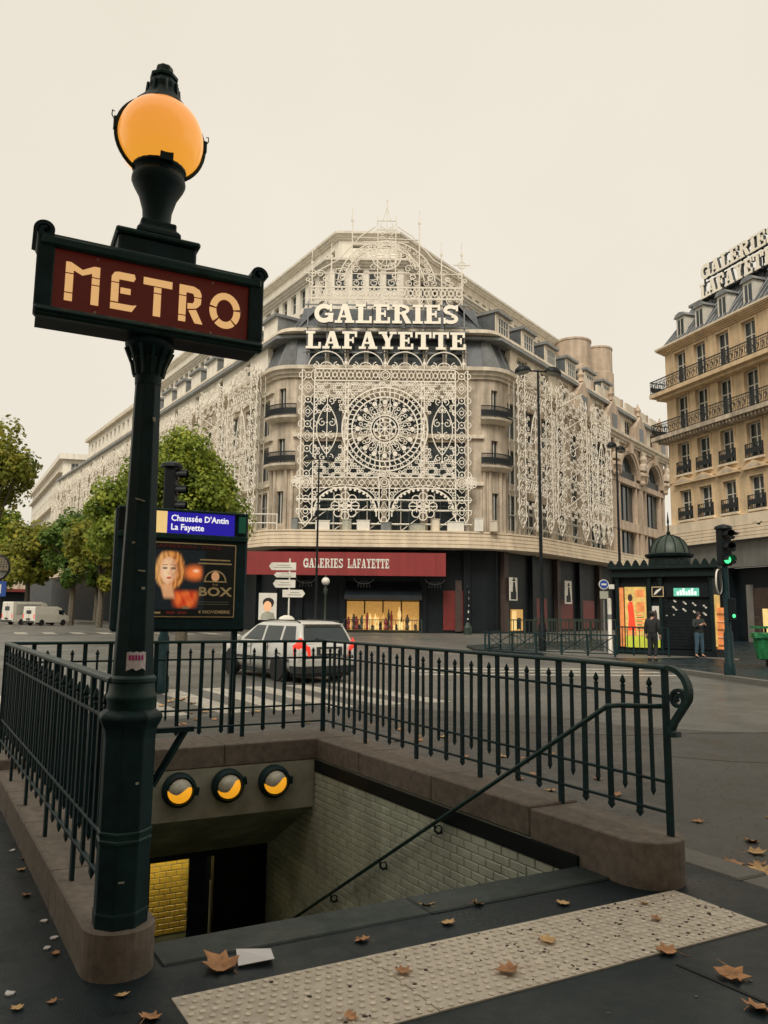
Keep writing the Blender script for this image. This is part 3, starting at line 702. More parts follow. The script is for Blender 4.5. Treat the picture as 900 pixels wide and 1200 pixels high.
# stair handrail
def hz(a): return 1.07-(a-3.445)*.609
hr = thing('stair_handrail', 'thin dark handrail sloping down the tiled wall', 'handrail', T(*E2(3.45,3.74), 1.05))
add('rail_tube', MB().tube([E3(3.36,4.08,1.055), E3(3.37,3.92,1.062), E3(3.40,3.78,1.07), E3(3.46,3.74,1.06)]+[E3(a, 3.74, hz(a)) for a in (3.6,4.2,5,6,7,8,8.5)], .0155, 8), hr, I4, mat='green2', smooth=True)
for a in (5.28, 6.1, 7.0, 7.9):
    zz = hz(a)
    add('wall_bracket', MB().tube([E3(a,3.74,zz-.015), E3(a,3.74,zz-.06), E3(a,3.77,zz-.085), E3(a,3.812,zz-.08)], .009, 6), hr, I4, mat='green', smooth=True)
    ring = [E3(a, 3.775+.03*math.cos(2*PI*k/10), zz-.052+.03*math.sin(2*PI*k/10)) for k in range(10)]
    add('bracket_ring', MB().tube(ring, .006, 5, True), hr, I4, mat='green', smooth=True)

# ================================================================== MAP BOARD
bq = E2(8.25, 2.56)
FM = wallframe((bq[0], bq[1], 0), VD.x, VD.y)
k9 = math.hypot(1, .09)
bx_ = lambda b: (b-2.56)*k9
board = thing('poster_board', 'dark green street display with lit blue station name and film poster', 'display board', T(bq[0], bq[1], 0, math.atan2(VD.y, VD.x)))
def BD(name, mb, mat='green', dz=0, bevel=0, parent=None, **k): return add(name, mb, parent or board, FM @ Matrix.Translation((0,0,dz)), mat=mat, bevel=bevel, **k)
BD('cabinet', MB().box(bx_(1.84), bx_(3.29), 1.39, 2.735, -.16, -.02), bevel=.03)
for b in (1.95, 3.18):
    BD('leg', MB().box(bx_(b)-.03, bx_(b)+.03, -.07, 1.40, -.12, -.06))
BD('frame', MB().box(bx_(1.86), bx_(3.275), 2.40, 2.46, -.021, .012), 'green2', bevel=.006)
BD('frame', MB().box(bx_(1.86), bx_(3.275), 2.70, 2.728, -.021, .012), 'green2', bevel=.006)
BD('frame', MB().box(bx_(1.86), bx_(2.15), 2.46, 2.70, -.021, .004), 'dark')
BD('name_panel', MB().box(bx_(2.37), bx_(3.115), 2.462, 2.698, -.021, .006), 'blue')
BD('logo_panel', MB().box(bx_(2.16), bx_(2.365), 2.462, 2.698, -.021, .008), 'gold2')
BD('green_panel', MB().box(bx_(3.165), bx_(3.245), 2.50, 2.69, -.021, .008), 'emerald')
for txt, y_, s_ in (("Chaussée D'Antin", 2.598, .093), ("La Fayette", 2.500, .093)):
    BD('name_text', text_mesh(txt, s_, 'wlit', .002, sx=.97, offs=.0022), 'wlit', parent=None) if False else add('name_text', text_mesh(txt, s_*1.02, 'wlit', .0015, sx=.93, offs=.0018), board, FM @ Matrix.Translation((bx_(2.405), y_, .0085)))
# film poster, a flat printed sheet with simple flat printed shapes
py0, py1, px0, px1 = 1.56, 2.35, bx_(1.98), bx_(3.135)
BD('poster_border', MB().box(px0-.012, px1+.012, py0-.012, py1+.012, -.0205, -.006), 'pgold')
sheet = BD('poster', MB().box(px0, px1, py0, py1, -.021, -.002), 'poster_k')
def PS(name, pts, mat, zz, sh=None): add(name, MB().prism(pts, -.0019, zz), sheet, FM, mat=mat)
def ell(cx, cy, rx_, ry_, n=20, wob=0, ph=0): return [(cx+rx_*(1+wob*math.sin(3*t_+ph))*math.cos(t_), cy+ry_*(1+wob*math.cos(2*t_+ph))*math.sin(t_)) for t_ in [2*PI*i/n for i in range(n)]]
def sm(e0, e1, x): t_ = max(0, min(1, (x-e0)/(e1-e0))); return t_*t_*(3-2*t_)
def mixc(a, b, t_): return tuple(a[i]+(b[i]-a[i])*t_ for i in range(3))
def vn(x, y): 
    return (math.sin(x*12.9+y*4.1)+math.sin(x*7.3-y*9.7+1.3)+math.sin(x*23.1+y*17.7+.5)*.5)/2.5
def printed(u, v):          # u, v in metres from the middle of a generic face
    c = (.006,.012,.016)
    g = math.hypot((u-.27)/.17, (v+.02)/.12); c = mixc((.95,.22,.05), c, sm(.15,1.0,g+.12*vn(u*20,v*20)))
    g = math.hypot((u-.285)/.05, (v-.0)/.03); c = mixc((1,.62,.35), c, sm(.2,1,g))
    # garment
    w_ = sm(-.19,-.26,v)*sm(-.48,-.34,v)*sm(.0,.10,u+.25*(v+.3))*sm(.36,.27,u-.15*(v+.2)); t_ = .5+.5*vn(u*4.5,v*3.2); c = mixc(c, mixc((.55,.03,.01),(.95,.20,.04),t_), w_*.95)
    # hair
    h_ = math.hypot(u/(.165+.03*max(0,-v)*3), (v-.01)/.235); st_ = .5+.5*math.sin((u*1.0+.25*abs(u)*v)*120+vn(u*3,v*2.5)*3)
    hc = mixc(mixc((.34,.11,.025),(.80,.34,.09),st_), (.95,.62,.26), sm(.02,-.12,u)*.35); hc = mixc(hc, (.02,.012,.008), sm(.17,.23,v)*.7); c = mixc(hc, c, sm(.82,1.05,h_+.05*vn(u*25,v*6)))
    # neck and hand
    n_ = sm(.075,.045,abs(u+.02+.25*(v+.2)))*sm(-.14,-.17,v)*sm(-.33,-.27,v); c = mixc(c, (.78,.40,.20), n_*.9)
    # face
    f_ = math.hypot((u+.012)/(.098-.14*max(0,-v-.06)), (v+.005)/.158); sk = mixc((1.0,.68,.42), (.50,.20,.08), sm(-.05,.11,u+.03*vn(u*9,v*9)))
    sk = mixc(sk, (.70,.30,.15), sm(.35,1,f_)*.5)
    c = mixc(sk, c, sm(.88,1.02,f_))
    for ex in (-.052,.036):
        e_ = math.hypot((u-ex)/.034,(v-.022)/.017); c = mixc((.02,.015,.012), c, sm(.35,1.1,e_)); e_ = math.hypot((u-ex)/.011,(v-.024)/.008); c = mixc((.45,.40,.34), c, sm(.3,1.1,e_))
        e_ = abs(v-.058-.06*(u-ex)*(1 if ex < 0 else -1)); c = mixc(c, (.28,.10,.03), sm(.008,.003,e_)*sm(.036,.022,abs(u-ex))*.8)
    c = mixc(c, (.55,.22,.10), sm(.018,.004,abs(u+.0))*sm(-.055,-.04,v)*sm(-.02,-.03,v)*.6); c = mixc(c, (.60,.25,.12), sm(.014,.004,abs(u-.012))*sm(.03,.0,v)*sm(-.045,-.02,v)*.35)
    l_ = math.hypot((u+.006)/.034,(v+.083)/.014); c = mixc((.55,.08,.05), c, sm(.5,1.1,l_))
    return c
def picture():
    NX, NY = 110, 130; x0_, x1_, y0_, y1_ = px0+.012, bx_(2.80), py0+.07, py1-.07
    vs = []; fs = []; cols_ = []
    for j in range(NY+1):
        for i in range(NX+1):
            x_ = x0_+(x1_-x0_)*i/NX; y_ = y0_+(y1_-y0_)*j/NY; vs.append((x_,y_,-.0012)); cc = printed(x_-fx, y_-2.055)
            fade = sm(0,.06,i/NX)*sm(1,.93,i/NX)*sm(0,.05,j/NY)*sm(1,.96,j/NY); cols_.append(mixc((.006,.012,.016), cc, fade))
    for j in range(NY):
        for i in range(NX): k = j*(NX+1)+i; fs.append((k,k+1,k+NX+2,k+NX+1))
    me = bpy.data.meshes.new('picture'); me.from_pydata(vs,[],fs)
    at_ = me.color_attributes.new('print','FLOAT_COLOR','POINT')
    at_.data.foreach_set('color', [q for c in cols_ for q in (*c,1.0)])
    mt_ = pm('backlit poster print', (.5,.5,.5), .3, var=0); t_ = mt_.node_tree; b_ = t_.nodes['Principled BSDF']
    ca_ = t_.nodes.new('ShaderNodeVertexColor'); ca_.layer_name = 'print'
    t_.links.new(ca_.outputs[0], b_.inputs['Base Color']); t_.links.new(ca_.outputs[0], b_.inputs['Emission Color']); b_.inputs['Emission Strength'].default_value = .34
    me.materials.append(mt_); return me
fx = bx_(2.42)
add('printed_picture', picture(), sheet, FM)
PS('printed_arch', arcpoly(bx_(2.92), 1.945, .125, .125, .016, 0, 180, 14), 'pgold', .0006)
PS('printed_arch', ell(bx_(2.92), 2.00, .045, .055), 'pskin', .0006)
PS('printed_arch', rect(bx_(2.92)-.13, 1.936, bx_(2.92)+.13, 1.95), 'pgold', .0009)
def PT(txt, size, x_, y_, mat='pgold', sx=1, al='CENTER', offs=0, sp_=None):
    add('printed_text', text_mesh(txt, size, mat, .0006, al, sx, 0, offs), sheet, FM @ Matrix.Translation((x_, y_, 0)))
PT('THE', .030, bx_(2.92), 1.897, sx=1.2)
PT('BOX', .135, bx_(2.92), 1.785, sx=1.32, offs=.004)
PT('4 NOVEMBRE', .048, bx_(2.92), 1.592, sx=1.25, offs=.001)
PT('CAMERON  DIAZ', .048, bx_(2.60), 2.303, 'redban', sx=2.1)
for i_ in range(2): PS('printed_line', rect(bx_(2.74)-.02*i_, 2.175-.04*i_, bx_(3.08)+.02*i_, 2.190-.04*i_), 'pgold', .0004)
for i_ in range(2): PS('printed_line', rect(bx_(2.74), 1.715-.025*i_, bx_(3.08), 1.720-.025*i_), 'concrete_d', .0004)
PS('printed_credit', rect(bx_(2.27), 1.585, bx_(2.34), 1.605), 'pgold', .0004); PS('printed_credit', rect(bx_(2.40), 1.583, bx_(2.49), 1.610), 'redban', .0004); PS('printed_credit', rect(bx_(2.52), 1.583, bx_(2.62), 1.610), 'redban', .0004)
PS('printed_credit', rect(bx_(2.57), 1.64, bx_(2.64), 1.665), 'pgold', .0004)
# ================================================================== DEPARTMENT STORE
dL = Vector((-.562,.827)).normalized(); nL = Vector((-dL.y*1.0, dL.x*1.0)); nL = Vector((-.827,-.562)).normalized()
dR = Vector((.607,.794)).normalized(); nR = Vector((.794,-.607)).normalized()
PLx, PLy = -7.4+2.1*nL.x, 62.1+2.1*nL.y
PRx, PRy = 8.0+2.1*nR.x, 62.1+2.1*nR.y
FC = wallframe((0,60,0), 1, 0)
FL = wallframe((PLx,PLy,0), -dL.x, -dL.y)
FR = wallframe((PRx,PRy,0), dR.x, dR.y)
store = thing('department_store', 'long pale stone department store with chamfered corner behind white lace', 'building', T(0,60,0))
def D(name, mb, F=I4, mat='stone', parent=None, **k): return add(name, mb, parent or store, F, mat=mat, **k)
def arc_pts(cx, cy, r_, a0, a1, n): return [(cx+r_*math.cos(a0+(a1-a0)*i/n), cy+r_*math.sin(a0+(a1-a0)*i/n)) for i in range(n+1)]
aL0 = math.atan2(nL.y, nL.x) % (2*PI); aR1 = math.atan2(nR.y, nR.x) % (2*PI)
arcL = lambda r_, n=8: arc_pts(-7.4, 62.1, r_, aL0, 1.5*PI, n)
arcR = lambda r_, n=8: arc_pts(8.0, 62.1, r_, 1.5*PI, aR1, n)
def outline(LL, LR, r_=2.1):
    return [(PLx+dL.x*LL, PLy+dL.y*LL)]+arcL(r_)+arcR(r_)+[(PRx+dR.x*LR, PRy+dR.y*LR)]
def sweep(path, prof):
    N = len(path); rings = []
    for i, p in enumerate(path):
        def nrm(a, b):
            d = Vector((b[0]-a[0], b[1]-a[1])).normalized(); return Vector((d.y, -d.x))
        if i == 0: n_ = nrm(path[0], path[1]); k = 1
        elif i == N-1: n_ = nrm(path[-2], path[-1]); k = 1
        else:
            n1, n2 = nrm(path[i-1], p), nrm(p, path[i+1]); n_ = (n1+n2).normalized(); k = 1/max(.3, n_.dot(n1))
        rings.append([(p[0]+n_.x*o*k, p[1]+n_.y*o*k, z_) for o, z_ in prof])
    return MB().loft(rings, True, True)
def corn(z0, h, p, back=-.3):    # stepped cornice profile (outward, z)
    return [(back,z0), (p*.25,z0), (p*.3,z0+h*.25), (p*.55,z0+h*.3), (p*.62,z0+h*.6), (p*.95,z0+h*.66), (p,z0+h), (back,z0+h)]
def wall_open(x0, x1, y0, y1, cols, rows, zb=-.45, zf=0):
    mb = MB(); ys = [y0]+[q for r_ in rows for q in r_]+[y1]; xs = [x0]+[q for c in cols for q in c]+[x1]
    for i in range(0, len(ys)-1, 2):
        if ys[i+1] > ys[i]+1e-4: mb.box(x0, x1, ys[i], ys[i+1], zb, zf)
    for r_ in rows:
        for i in range(0, len(xs)-1, 2):
            if xs[i+1] > xs[i]+1e-4: mb.box(xs[i], xs[i+1], r_[0], r_[1], zb, zf)
    return mb
WCACHE = {}
def window(F, xa, xb, ya, yb, zb=-.3, parent=None, mull=1, trans=1, fmat='wframe', gmat='glass2', fw=.06):
    w, h = round(xb-xa,3), round(yb-ya,3); key = (w,h,mull,trans,fmat,gmat,fw)
    if key not in WCACHE:
        fr = MB(); fr.box(0,fw,0,h,0,.06); fr.box(w-fw,w,0,h,0,.06); fr.box(fw,w-fw,0,fw,0,.058); fr.box(fw,w-fw,h-fw,h,0,.058)
        for i in range(mull): xx = w*(i+1)/(mull+1); fr.box(xx-fw*.5, xx+fw*.5, fw, h-fw, 0, .056)
        for i in range(trans): yy = h*(i+1)/(trans+1)*1.18; fr.box(fw, w-fw, yy-fw*.4, yy+fw*.4, 0, .052)
        WCACHE[key] = (fr.mesh(fmat), MB().box(.005,w-.005,.005,h-.005,-.04,.012).mesh(gmat))
    fm, gm = WCACHE[key]
    f_ = add('window', fm, parent or store, F @ Matrix.Translation((xa,ya,zb)))
    add('pane', gm, f_, rel=True)
    return f_
# --- ground floor
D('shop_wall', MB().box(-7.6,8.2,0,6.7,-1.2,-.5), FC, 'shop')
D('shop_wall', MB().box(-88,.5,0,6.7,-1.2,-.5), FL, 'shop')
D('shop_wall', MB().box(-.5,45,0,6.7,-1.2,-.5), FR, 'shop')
for x in (-6.6,-3.2,3.15,6.6): D('shop_pier', MB().box(x-.28,x+.28,0,6.6,-.5,-.12), FC, 'shop', bevel=.03)
for x in (-3,-9,-15,-21,-27,-33): D('shop_pier', MB().box(x-.35,x+.35,0,6.6,-.5,-.12), FL, 'shop')
for i, x in enumerate((.6,5.6,10.6,15.6,20.6,25.6,31)): D('shop_pier', MB().box(x-.35,x+.35,0,6.6,-.5,-.12), FR, 'brown' if i % 2 == 0 else 'shop')
for i, (x0,x1) in enumerate(((6.5,8.6),(11.6,14.2),(16.6,19.4))): D('red_panel', MB().box(x0,x1,.3,3.0,-.5,-.42), FR, 'red')
for x in (3.75,): D('red_panel', MB().box(x+1.0,x+2.6,.3,3.4,-.5,-.4), FC, 'red')
D('red_panel', MB().box(5.7,6.2,.2,4.2,-.5,-.3), FC, 'brown')
# lit display window
dw = D('display_window', MB().box(-2.9,2.9,.25,2.5,-.505,-.49), FC, 'gold')
random.seed(11)
for i in range(26):
    x = -2.8+i*.21; h = random.uniform(.3,1.9); m_ = random.choice(['gold2','brown','shop','gold','redban','domeg','gold2'])
    q_ = random.uniform(.08,.2); D('display_item', MB().lathe([(q_*.6,0),(q_,h*.12),(q_*.55,h*.4),(q_,h*.62),(q_*.7,h*.8),(q_*.3,h*.86),(q_*.45,h*.93),(.01,h)],7,i), FC @ Matrix.Translation((x+.1,.28,-.25+.01*(i % 5))) @ Matrix.Rotation(-PI/2,4,'X'), m_, parent=dw)
for x in (-2.9,-1.45,0,1.45,2.9): D('display_mullion', MB().box(x-.05,x+.05,.2,2.55,-.46,-.36), FC, 'shop', parent=dw)
def awn():
    mb = MB(); v = []
    for x in (-3.0, 3.0): v += [(x,2.55,-.5),(x,4.1,-.5),(x,2.95,.9),(x,2.62,.95)]
    return mb.add(v, [(0,1,2,3),(7,6,5,4),(0,4,5,1),(1,5,6,2),(2,6,7,3),(3,7,4,0)])
D('awning', awn(), FC, 'shop')
dw2 = D('display_window', MB().box(1.9,3.9,.25,2.0,-.505,-.40), FR, 'gold')
D('display_item', MB().cbox(2.0,2.7,.3,1.9,-.399,-.36,.02), FR, 'gold2', parent=dw2); D('display_item', MB().cbox(2.9,3.5,.4,1.3,-.399,-.34,.05), FR, 'shop', parent=dw2)
# hanging wreath lights under the banner
for x in (-1.5, 4.0, -6.0):
    wr = MB()
    for k in range(5): wr.tube([(x+.12*k-.24+ (.35)*math.sin(t_)*(k-2)*.35, 4.75-.95*math.cos(t_*.0)-.0+.25*math.cos(t_*2), .95) for t_ in (0,.8,1.6)], .012, 4)
    wr.tube([(x+.75*math.cos(t_), 4.25+.42*math.sin(t_), .96) for t_ in [PI+PI*i/10 for i in range(11)]], .025, 5)
    D('wreath_lamp', wr, FC, 'zinc')
# canopy: striped, follows the corner
canp = [(PLx+nL.x*1.8+dL.x*86, PLy+nL.y*1.8+dL.y*86), (PLx+nL.x*1.8+dL.x*1.2, PLy+nL.y*1.8+dL.y*1.2), (-9.2,58.6), (-7.6,58.2), (4.4,58.2), (6.6,58.42), (8.4,58.95), (10.2,59.9), (PRx+nR.x*1.8+dR.x*2.4, PRy+nR.y*1.8+dR.y*2.4), (PRx+nR.x*1.8+dR.x*46, PRy+nR.y*1.8+dR.y*46)]
cz = 6.62
prof = [(-2.6,cz), (-.1,cz)]
for i in range(4):
    o = .06-.05*i; z0 = cz+.30*i; prof += [(o,z0+.0), (o,z0+.20), (o-.10,z0+.21), (o-.10,z0+.299)]
prof += [(-.10,cz+1.2), (-.10,cz+1.32), (-2.6,cz+1.32)]
D('canopy', sweep(canp, prof), I4, 'cream')
# --- main facade: chamfer
cols = [(-6.5,-3.5),(-2.9,-.2),(.2,2.9),(3.5,6.5)]
D('facade_wall', wall_open(-7.4, 8.0, 7.9, 20.6, cols, [(8.1,11.5),(12.3,15.3),(16.0,18.9)]), FC, 'stone2')
for (xa,xb) in cols:
    for (ya,yb) in ((8.1,11.5),(12.3,15.3),(16.0,18.9)): window(FC, xa, xb, ya, yb, fmat='slate', mull=2)
for z_ in (11.9, 15.75): D('string_course', MB().box(-7.4,8.0,z_-.15,z_+.15,0,.25), FC, 'stone')
# --- main facade: left wing
colsL = [(-3.2*i-2.5, -3.2*i-.8) for i in range(27)][::-1]
rowsL = [(8.4,11.3),(12.3,15.1),(16.1,19.1)]
D('facade_wall', wall_open(-88, 0, 7.9, 20.6, colsL, rowsL), FL, 'stone')
for (xa,xb) in colsL:
    for (ya,yb) in rowsL: window(FL, xa, xb, ya, yb, fmat='wframe')
for z_ in (11.8, 15.6, 19.6): D('string_course', MB().box(-88,0,z_-.12,z_+.12,0,.22), FL, 'stone')
# --- main facade: right wing, plain bays then the arched bays
colsR = [(3.2*i+.8, 3.2*i+2.5) for i in range(5)]
D('facade_wall', wall_open(0, 16.2, 7.9, 20.6, colsR, rowsL), FR, 'stone2')
for (xa,xb) in colsR:
    for (ya,yb) in rowsL: window(FR, xa, xb, ya, yb, fmat='zinc')
M['stone_pk'] = pm('pinkish limestone', (.50,.39,.29), .8, var=.14, scale=1.3, bump=.25, bscale=10, streak=.3)
def arch_bay(xc, hw=4.3):
    ow, spr, ra = 2.55, 17.0, 2.55
    for x0, x1 in ((xc-hw, xc-ow-1.15), (xc-ow-.3, xc-ow), (xc+ow, xc+ow+.3), (xc+ow+1.15, xc+hw)):
        D('pier', MB().box(x0,x1,7.9,spr,-.7,0), FR, 'stone_pk')
    for y0, y1 in ((7.9,8.1),(10.9,11.9),(16.1,16.7)):
        D('spandrel', MB().box(xc-hw+.02,xc+hw-.02,y0,y1,-.6,.06), FR, 'stone_pk')
    # arch plate in two halves
    for s_ in (-1,1):
        pts = [(xc+s_*hw,spr),(xc+s_*hw,20.6),(xc,20.6)]+[(xc+s_*ra*math.sin(R(90*k/8)), spr+ra*math.cos(R(90*k/8))) for k in range(9)]
        D('arch_plate', MB().prism(pts,-.7,-.01), FR, 'stone_pk')
    for rr_, ww, zz in ((2.7,.3,.22),(3.1,.4,.35),(3.5,.25,.12)):
        D('archivolt', MB().ribbon([(xc+rr_*math.cos(R(k*11.25)), spr+rr_*math.sin(R(k*11.25))) for k in range(17)], ww, -.05, zz), FR, 'stone_pk')
    D('keystone', MB().prism([(xc-.35,19.6),(xc+.35,19.6),(xc+.55,20.75),(xc-.55,20.75)],0,.6), FR, 'stone_pk')
    for s_ in (-1,1):
        D('capital', MB().lathe([(.35,0),(.45,.2),(.4,.5),(.6,.9),(.75,1.0),(.75,1.2),(.3,1.5)],8,0,(0,0,0)), FR @ Matrix.Translation((xc+s_*4.1,16.6,.1)) @ Matrix.Rotation(-PI/2,4,'X'), 'stone_pk')
        D('statue', MB().lathe([(.5,0),(.55,.5),(.35,1.0),(.45,1.5),(.25,1.9),(.28,2.2),(.1,2.5)],8,.3*s_), FR @ Matrix.Translation((xc+s_*4.1,18.2,.3)) @ Matrix.Rotation(-PI/2,4,'X') @ Matrix.Rotation(.25*s_,4,'Y'), 'stone2')
    g_ = MB().prism([(xc-ow-1.1,8.0),(xc+ow+1.1,8.0),(xc+ow+1.1,17.3),(xc-ow-1.1,17.3)],-.9,-.5); D('glazing', g_, FR, 'glass2')
    g_ = MB().prism([(xc+ra*math.cos(R(k*11.25)), spr+ra*math.sin(R(k*11.25))) for k in range(17)],-.85,-.45); D('fanlight', g_, FR, 'glass2')
    for x in (xc-.7, xc+.7): D('glazing_bar', MB().box(x-.05,x+.05,8.1,18.9,-.5,-.40), FR, 'iron')
    D('balcony_front', MB().box(xc-ow,xc+ow,16.7,17.6,-.25,-.18), FR, 'iron')
for xc in (20.5, 29.1, 37.7): arch_bay(xc)
# --- rounded corner pavilions
def pav(cx, a0, a1, nm):
    n = 12
    def seg(i0, i1, z0, z1, r0=1.7, r1=2.1):
        pts = arc_pts(cx,62.1,r1,a0+(a1-a0)*i0/n,a0+(a1-a0)*i1/n,max(1,i1-i0))+arc_pts(cx,62.1,r0,a0+(a1-a0)*i0/n,a0+(a1-a0)*i1/n,max(1,i1-i0))[::-1]
        return MB().prism(pts, z0, z1)
    D('pavilion_base', seg(0,n,0,7.9,1.2,1.6), I4, 'shop')
    for z0, z1 in ((7.9,8.6),(11.2,13.5),(15.5,17.4),(19.7,20.6)): D('pavilion_wall', seg(0,n,z0,z1), I4, 'stone2')
    for z0, z1 in ((8.6,11.2),(13.5,15.5),(17.4,19.7)):
        D('pavilion_pier', seg(0,4,z0,z1), I4, 'stone2'); D('pavilion_pier', seg(8,n,z0,z1), I4, 'stone2')
        D('pavilion_window', seg(4,8,z0,z1,1.75,1.85), I4, 'glass2')
        D('window_bar', seg(6,6,z0,z1,1.84,1.90) if False else MB().tube([(cx+1.88*math.cos((a0+a1)/2),62.1+1.88*math.sin((a0+a1)/2),z0),(cx+1.88*math.cos((a0+a1)/2),62.1+1.88*math.sin((a0+a1)/2),z1)],.05,4), I4, 'wframe')
    for i in (0, 3, 9, 12):
        a_ = a0+(a1-a0)*i/n; p = (cx+2.16*math.cos(a_), 62.1+2.16*math.sin(a_))
        D('pavilion_column', MB().lathe([(.2,7.9),(.17,8.3),(.15,13.0),(.22,13.2)],8,0,(p[0],p[1],0)), I4, 'stone2')
    for z_ in (13.25, 17.15):
        D('balcony_slab', sweep(arc_pts(cx,62.1,2.1,a0-.12,a1+.12,n), [(-.1,z_-.35),(.35,z_-.3),(.7,z_-.05),(.75,z_+.12),(-.1,z_+.12)]), I4, 'stone')
        for zz, r_ in ((z_+.25,.03),(z_+1.05,.045)): D('balcony_rail', MB().tube([(p[0],p[1],zz) for p in arc_pts(cx,62.1,2.75,a0-.1,a1+.1,n)], r_, 5), I4, 'iron')
        bb = MB()
        for p in arc_pts(cx,62.1,2.75,a0-.1,a1+.1,34): bb.tube([(p[0],p[1],z_+.14),(p[0],p[1],z_+1.05)],.022,4)
        D('balcony_bars', bb, I4, 'iron', kind='stuff')
        D('balcony_ironwork', sweep(arc_pts(cx,62.1,2.72,a0-.1,a1+.1,n), [(-.01,z_+.3),(.01,z_+.3),(.01,z_+.75),(-.01,z_+.75)]), I4, 'iron')
pav(-7.4, aL0, 1.5*PI, 'L'); pav(8.0, 1.5*PI, aR1, 'R')
# --- cornices and lower mansard
D('cornice', sweep(outline(88,46), corn(20.55,.85,.75)), I4, 'stone')
def slope_slab(z0, o0, z1, o1, LL, LR, mat, name, LL0=0):
    return D(name, sweep(outline(LL,LR), [(o0-.3,z0),(o0,z0),(o1,z1),(o1-.4,z1)]), I4, mat)
def slope_c(path, z0, o0, z1, o1, mat, name): return D(name, sweep(path, [(o0-.3,z0),(o0,z0),(o1,z1),(o1-.4,z1)]), I4, mat)
cpath = [(PLx+dL.x*3, PLy+dL.y*3)]+arcL(2.1)+arcR(2.1)+[(PRx+dR.x*3, PRy+dR.y*3)]
slope_c(cpath, 21.35, -.1, 24.6, -1.3, 'slate', 'mansard')
for p0, p1 in zip(cpath[1:-1], cpath[2:]):
    for q in (0,.5):
        x = p0[0]+(p1[0]-p0[0])*q; y = p0[1]+(p1[1]-p0[1])*q
        if abs(x) < 7.2: continue
        d = Vector((x-(-7.4 if x < 0 else 8.0), y-62.1)).normalized()
        D('mansard_seam', MB().tube([(x-d.x*.05,y-d.y*.05,21.4),(x-d.x*1.25,y-d.y*1.25,24.6)], .045, 4), I4, 'zinc')
D('attic_wall', wall_open(-88,-2.6,21.4,24.6,[(-7.2-6.4*i,-6.2-6.4*i) for i in range(12)][::-1],[(22.0,23.9)],-1.0,-.5), FL, 'stone_w')
for i in range(12): window(FL, -7.2-6.4*i, -6.2-6.4*i, 22.0, 23.9, -.8, fmat='zinc')
colsA = [(3.6+4.4*i, 5.6+4.4*i) for i in range(9)]
D('attic_wall', wall_open(2.4,45,21.4,24.6,colsA,[(21.9,23.9)],-1.0,-.5), FR, 'stone')
for xa,xb in colsA: window(FR, xa, xb, 21.9, 23.9, -.8, mull=2, fmat='wframe')
D('ledge', sweep(outline(66,46), corn(24.55,.35,-.2,-1.8)), I4, 'stone')
# windows behind the lower sign row
for i in range(8):
    xa = -6.2+i*1.6
    f_ = D('sign_storey_window', MB().box(xa,xa+1.25,21.5,23.3,-.5,.1), FC, 'glass2')
    D('window_pier', MB().box(xa+1.25,xa+1.6,21.45,23.4,-.5,.2), FC, 'stone')
D('sign_ledge', MB().box(-6.6,6.9,21.36,21.5,-.4,.5), FC, 'stone')
# upper mansard behind upper sign row
slope_c([(p[0],p[1]) for p in cpath], 24.9, -1.5, 28.2, -4.2, 'slate', 'upper_mansard')
for s_ in (-1,1):
    for k in range(7):
        x = s_*(6.2+k*.35) if s_ < 0 else (6.6+k*.35)
        D('mansard_seam', MB().tube([(x,61.5+k*.12,24.95),(x*.86,64.2+k*.1,28.2)], .05, 4), I4, 'zinc')
# dormer boxes on both wings
for i in range(9):
    x = -3.4-i*4.6
    D('dormer', MB().box(x-1.7,x+.9,24.9,27.2,-4.2,-1.2), FL, 'stone_w'); D('dormer_roof', MB().box(x-1.9,x+1.1,27.2,27.45,-4.3,-.9), FL, 'zinc')
    D('dormer_cheek', MB().box(x+.9,x+.95,24.95,27.15,-4.1,-1.3), FL, 'zinc')
for i in range(6):
    x = 2.4+i*4.8
    D('dormer', MB().box(x-1.2,x+1.2,24.9,27.3,-4.2,-1.2), FR, 'stone'); D('dormer_roof', MB().box(x-1.4,x+1.4,27.3,27.55,-4.3,-.9), FR, 'zinc')
    D('dormer_cheek', MB().box(x-1.26,x-1.2,24.95,27.25,-4.1,-1.3), FR, 'slate')
    window(FR, x-.9, x+.9, 25.2, 27.0, -1.19, mull=3, trans=1)
# --- set-back upper floors
QL, QR = (-5.17,66.0), (1.56,66.0)
FQL = wallframe((QL[0],QL[1],0), -dL.x, -dL.y); FQR = wallframe((QR[0],QR[1],0), dR.x, dR.y); FQC = wallframe((0,66,0),1,0)
upath = [(QL[0]+dL.x*59, QL[1]+dL.y*59), QL, QR, (QR[0]+dR.x*48, QR[1]+dR.y*48)]
D('roof_terrace', MB().prism([(PLx+dL.x*88,PLy+dL.y*88),(PLx,PLy),(-7.4,60.6),(8,60.6),(PRx,PRy),(PRx+dR.x*46,PRy+dR.y*46),(20,140),(-20,140)],24.2,24.45), I4, 'zinc')
cu = [(-4.5,-3.2),(-2.7,-1.4),(-.95,.35)]
cu = [(-4.75,-3.7),(-3.15,-2.1),(-1.6,-.55),(-.05,1.0)]
D('upper_wall', wall_open(QL[0],QR[0],24.4,33.0,cu,[(30.7,32.7)]), FQC, 'stone_w')
for xa,xb in cu: window(FQC, xa, xb, 30.7, 32.7, mull=0, trans=1)
cul = [(-2.0-1.9*i, -.9-1.9*i) for i in range(30)][::-1]
D('upper_wall', wall_open(-59,0,24.4,33.0,cul,[(27.6,30.2),(30.7,32.7)]), FQL, 'stone_w')
for xa,xb in cul:
    window(FQL, xa, xb, 30.7, 32.7, mull=0, trans=1); window(FQL, xa, xb, 27.6, 30.2, mull=0, trans=1)
cur = [(.9+1.9*i, 2.0+1.9*i) for i in range(24)]
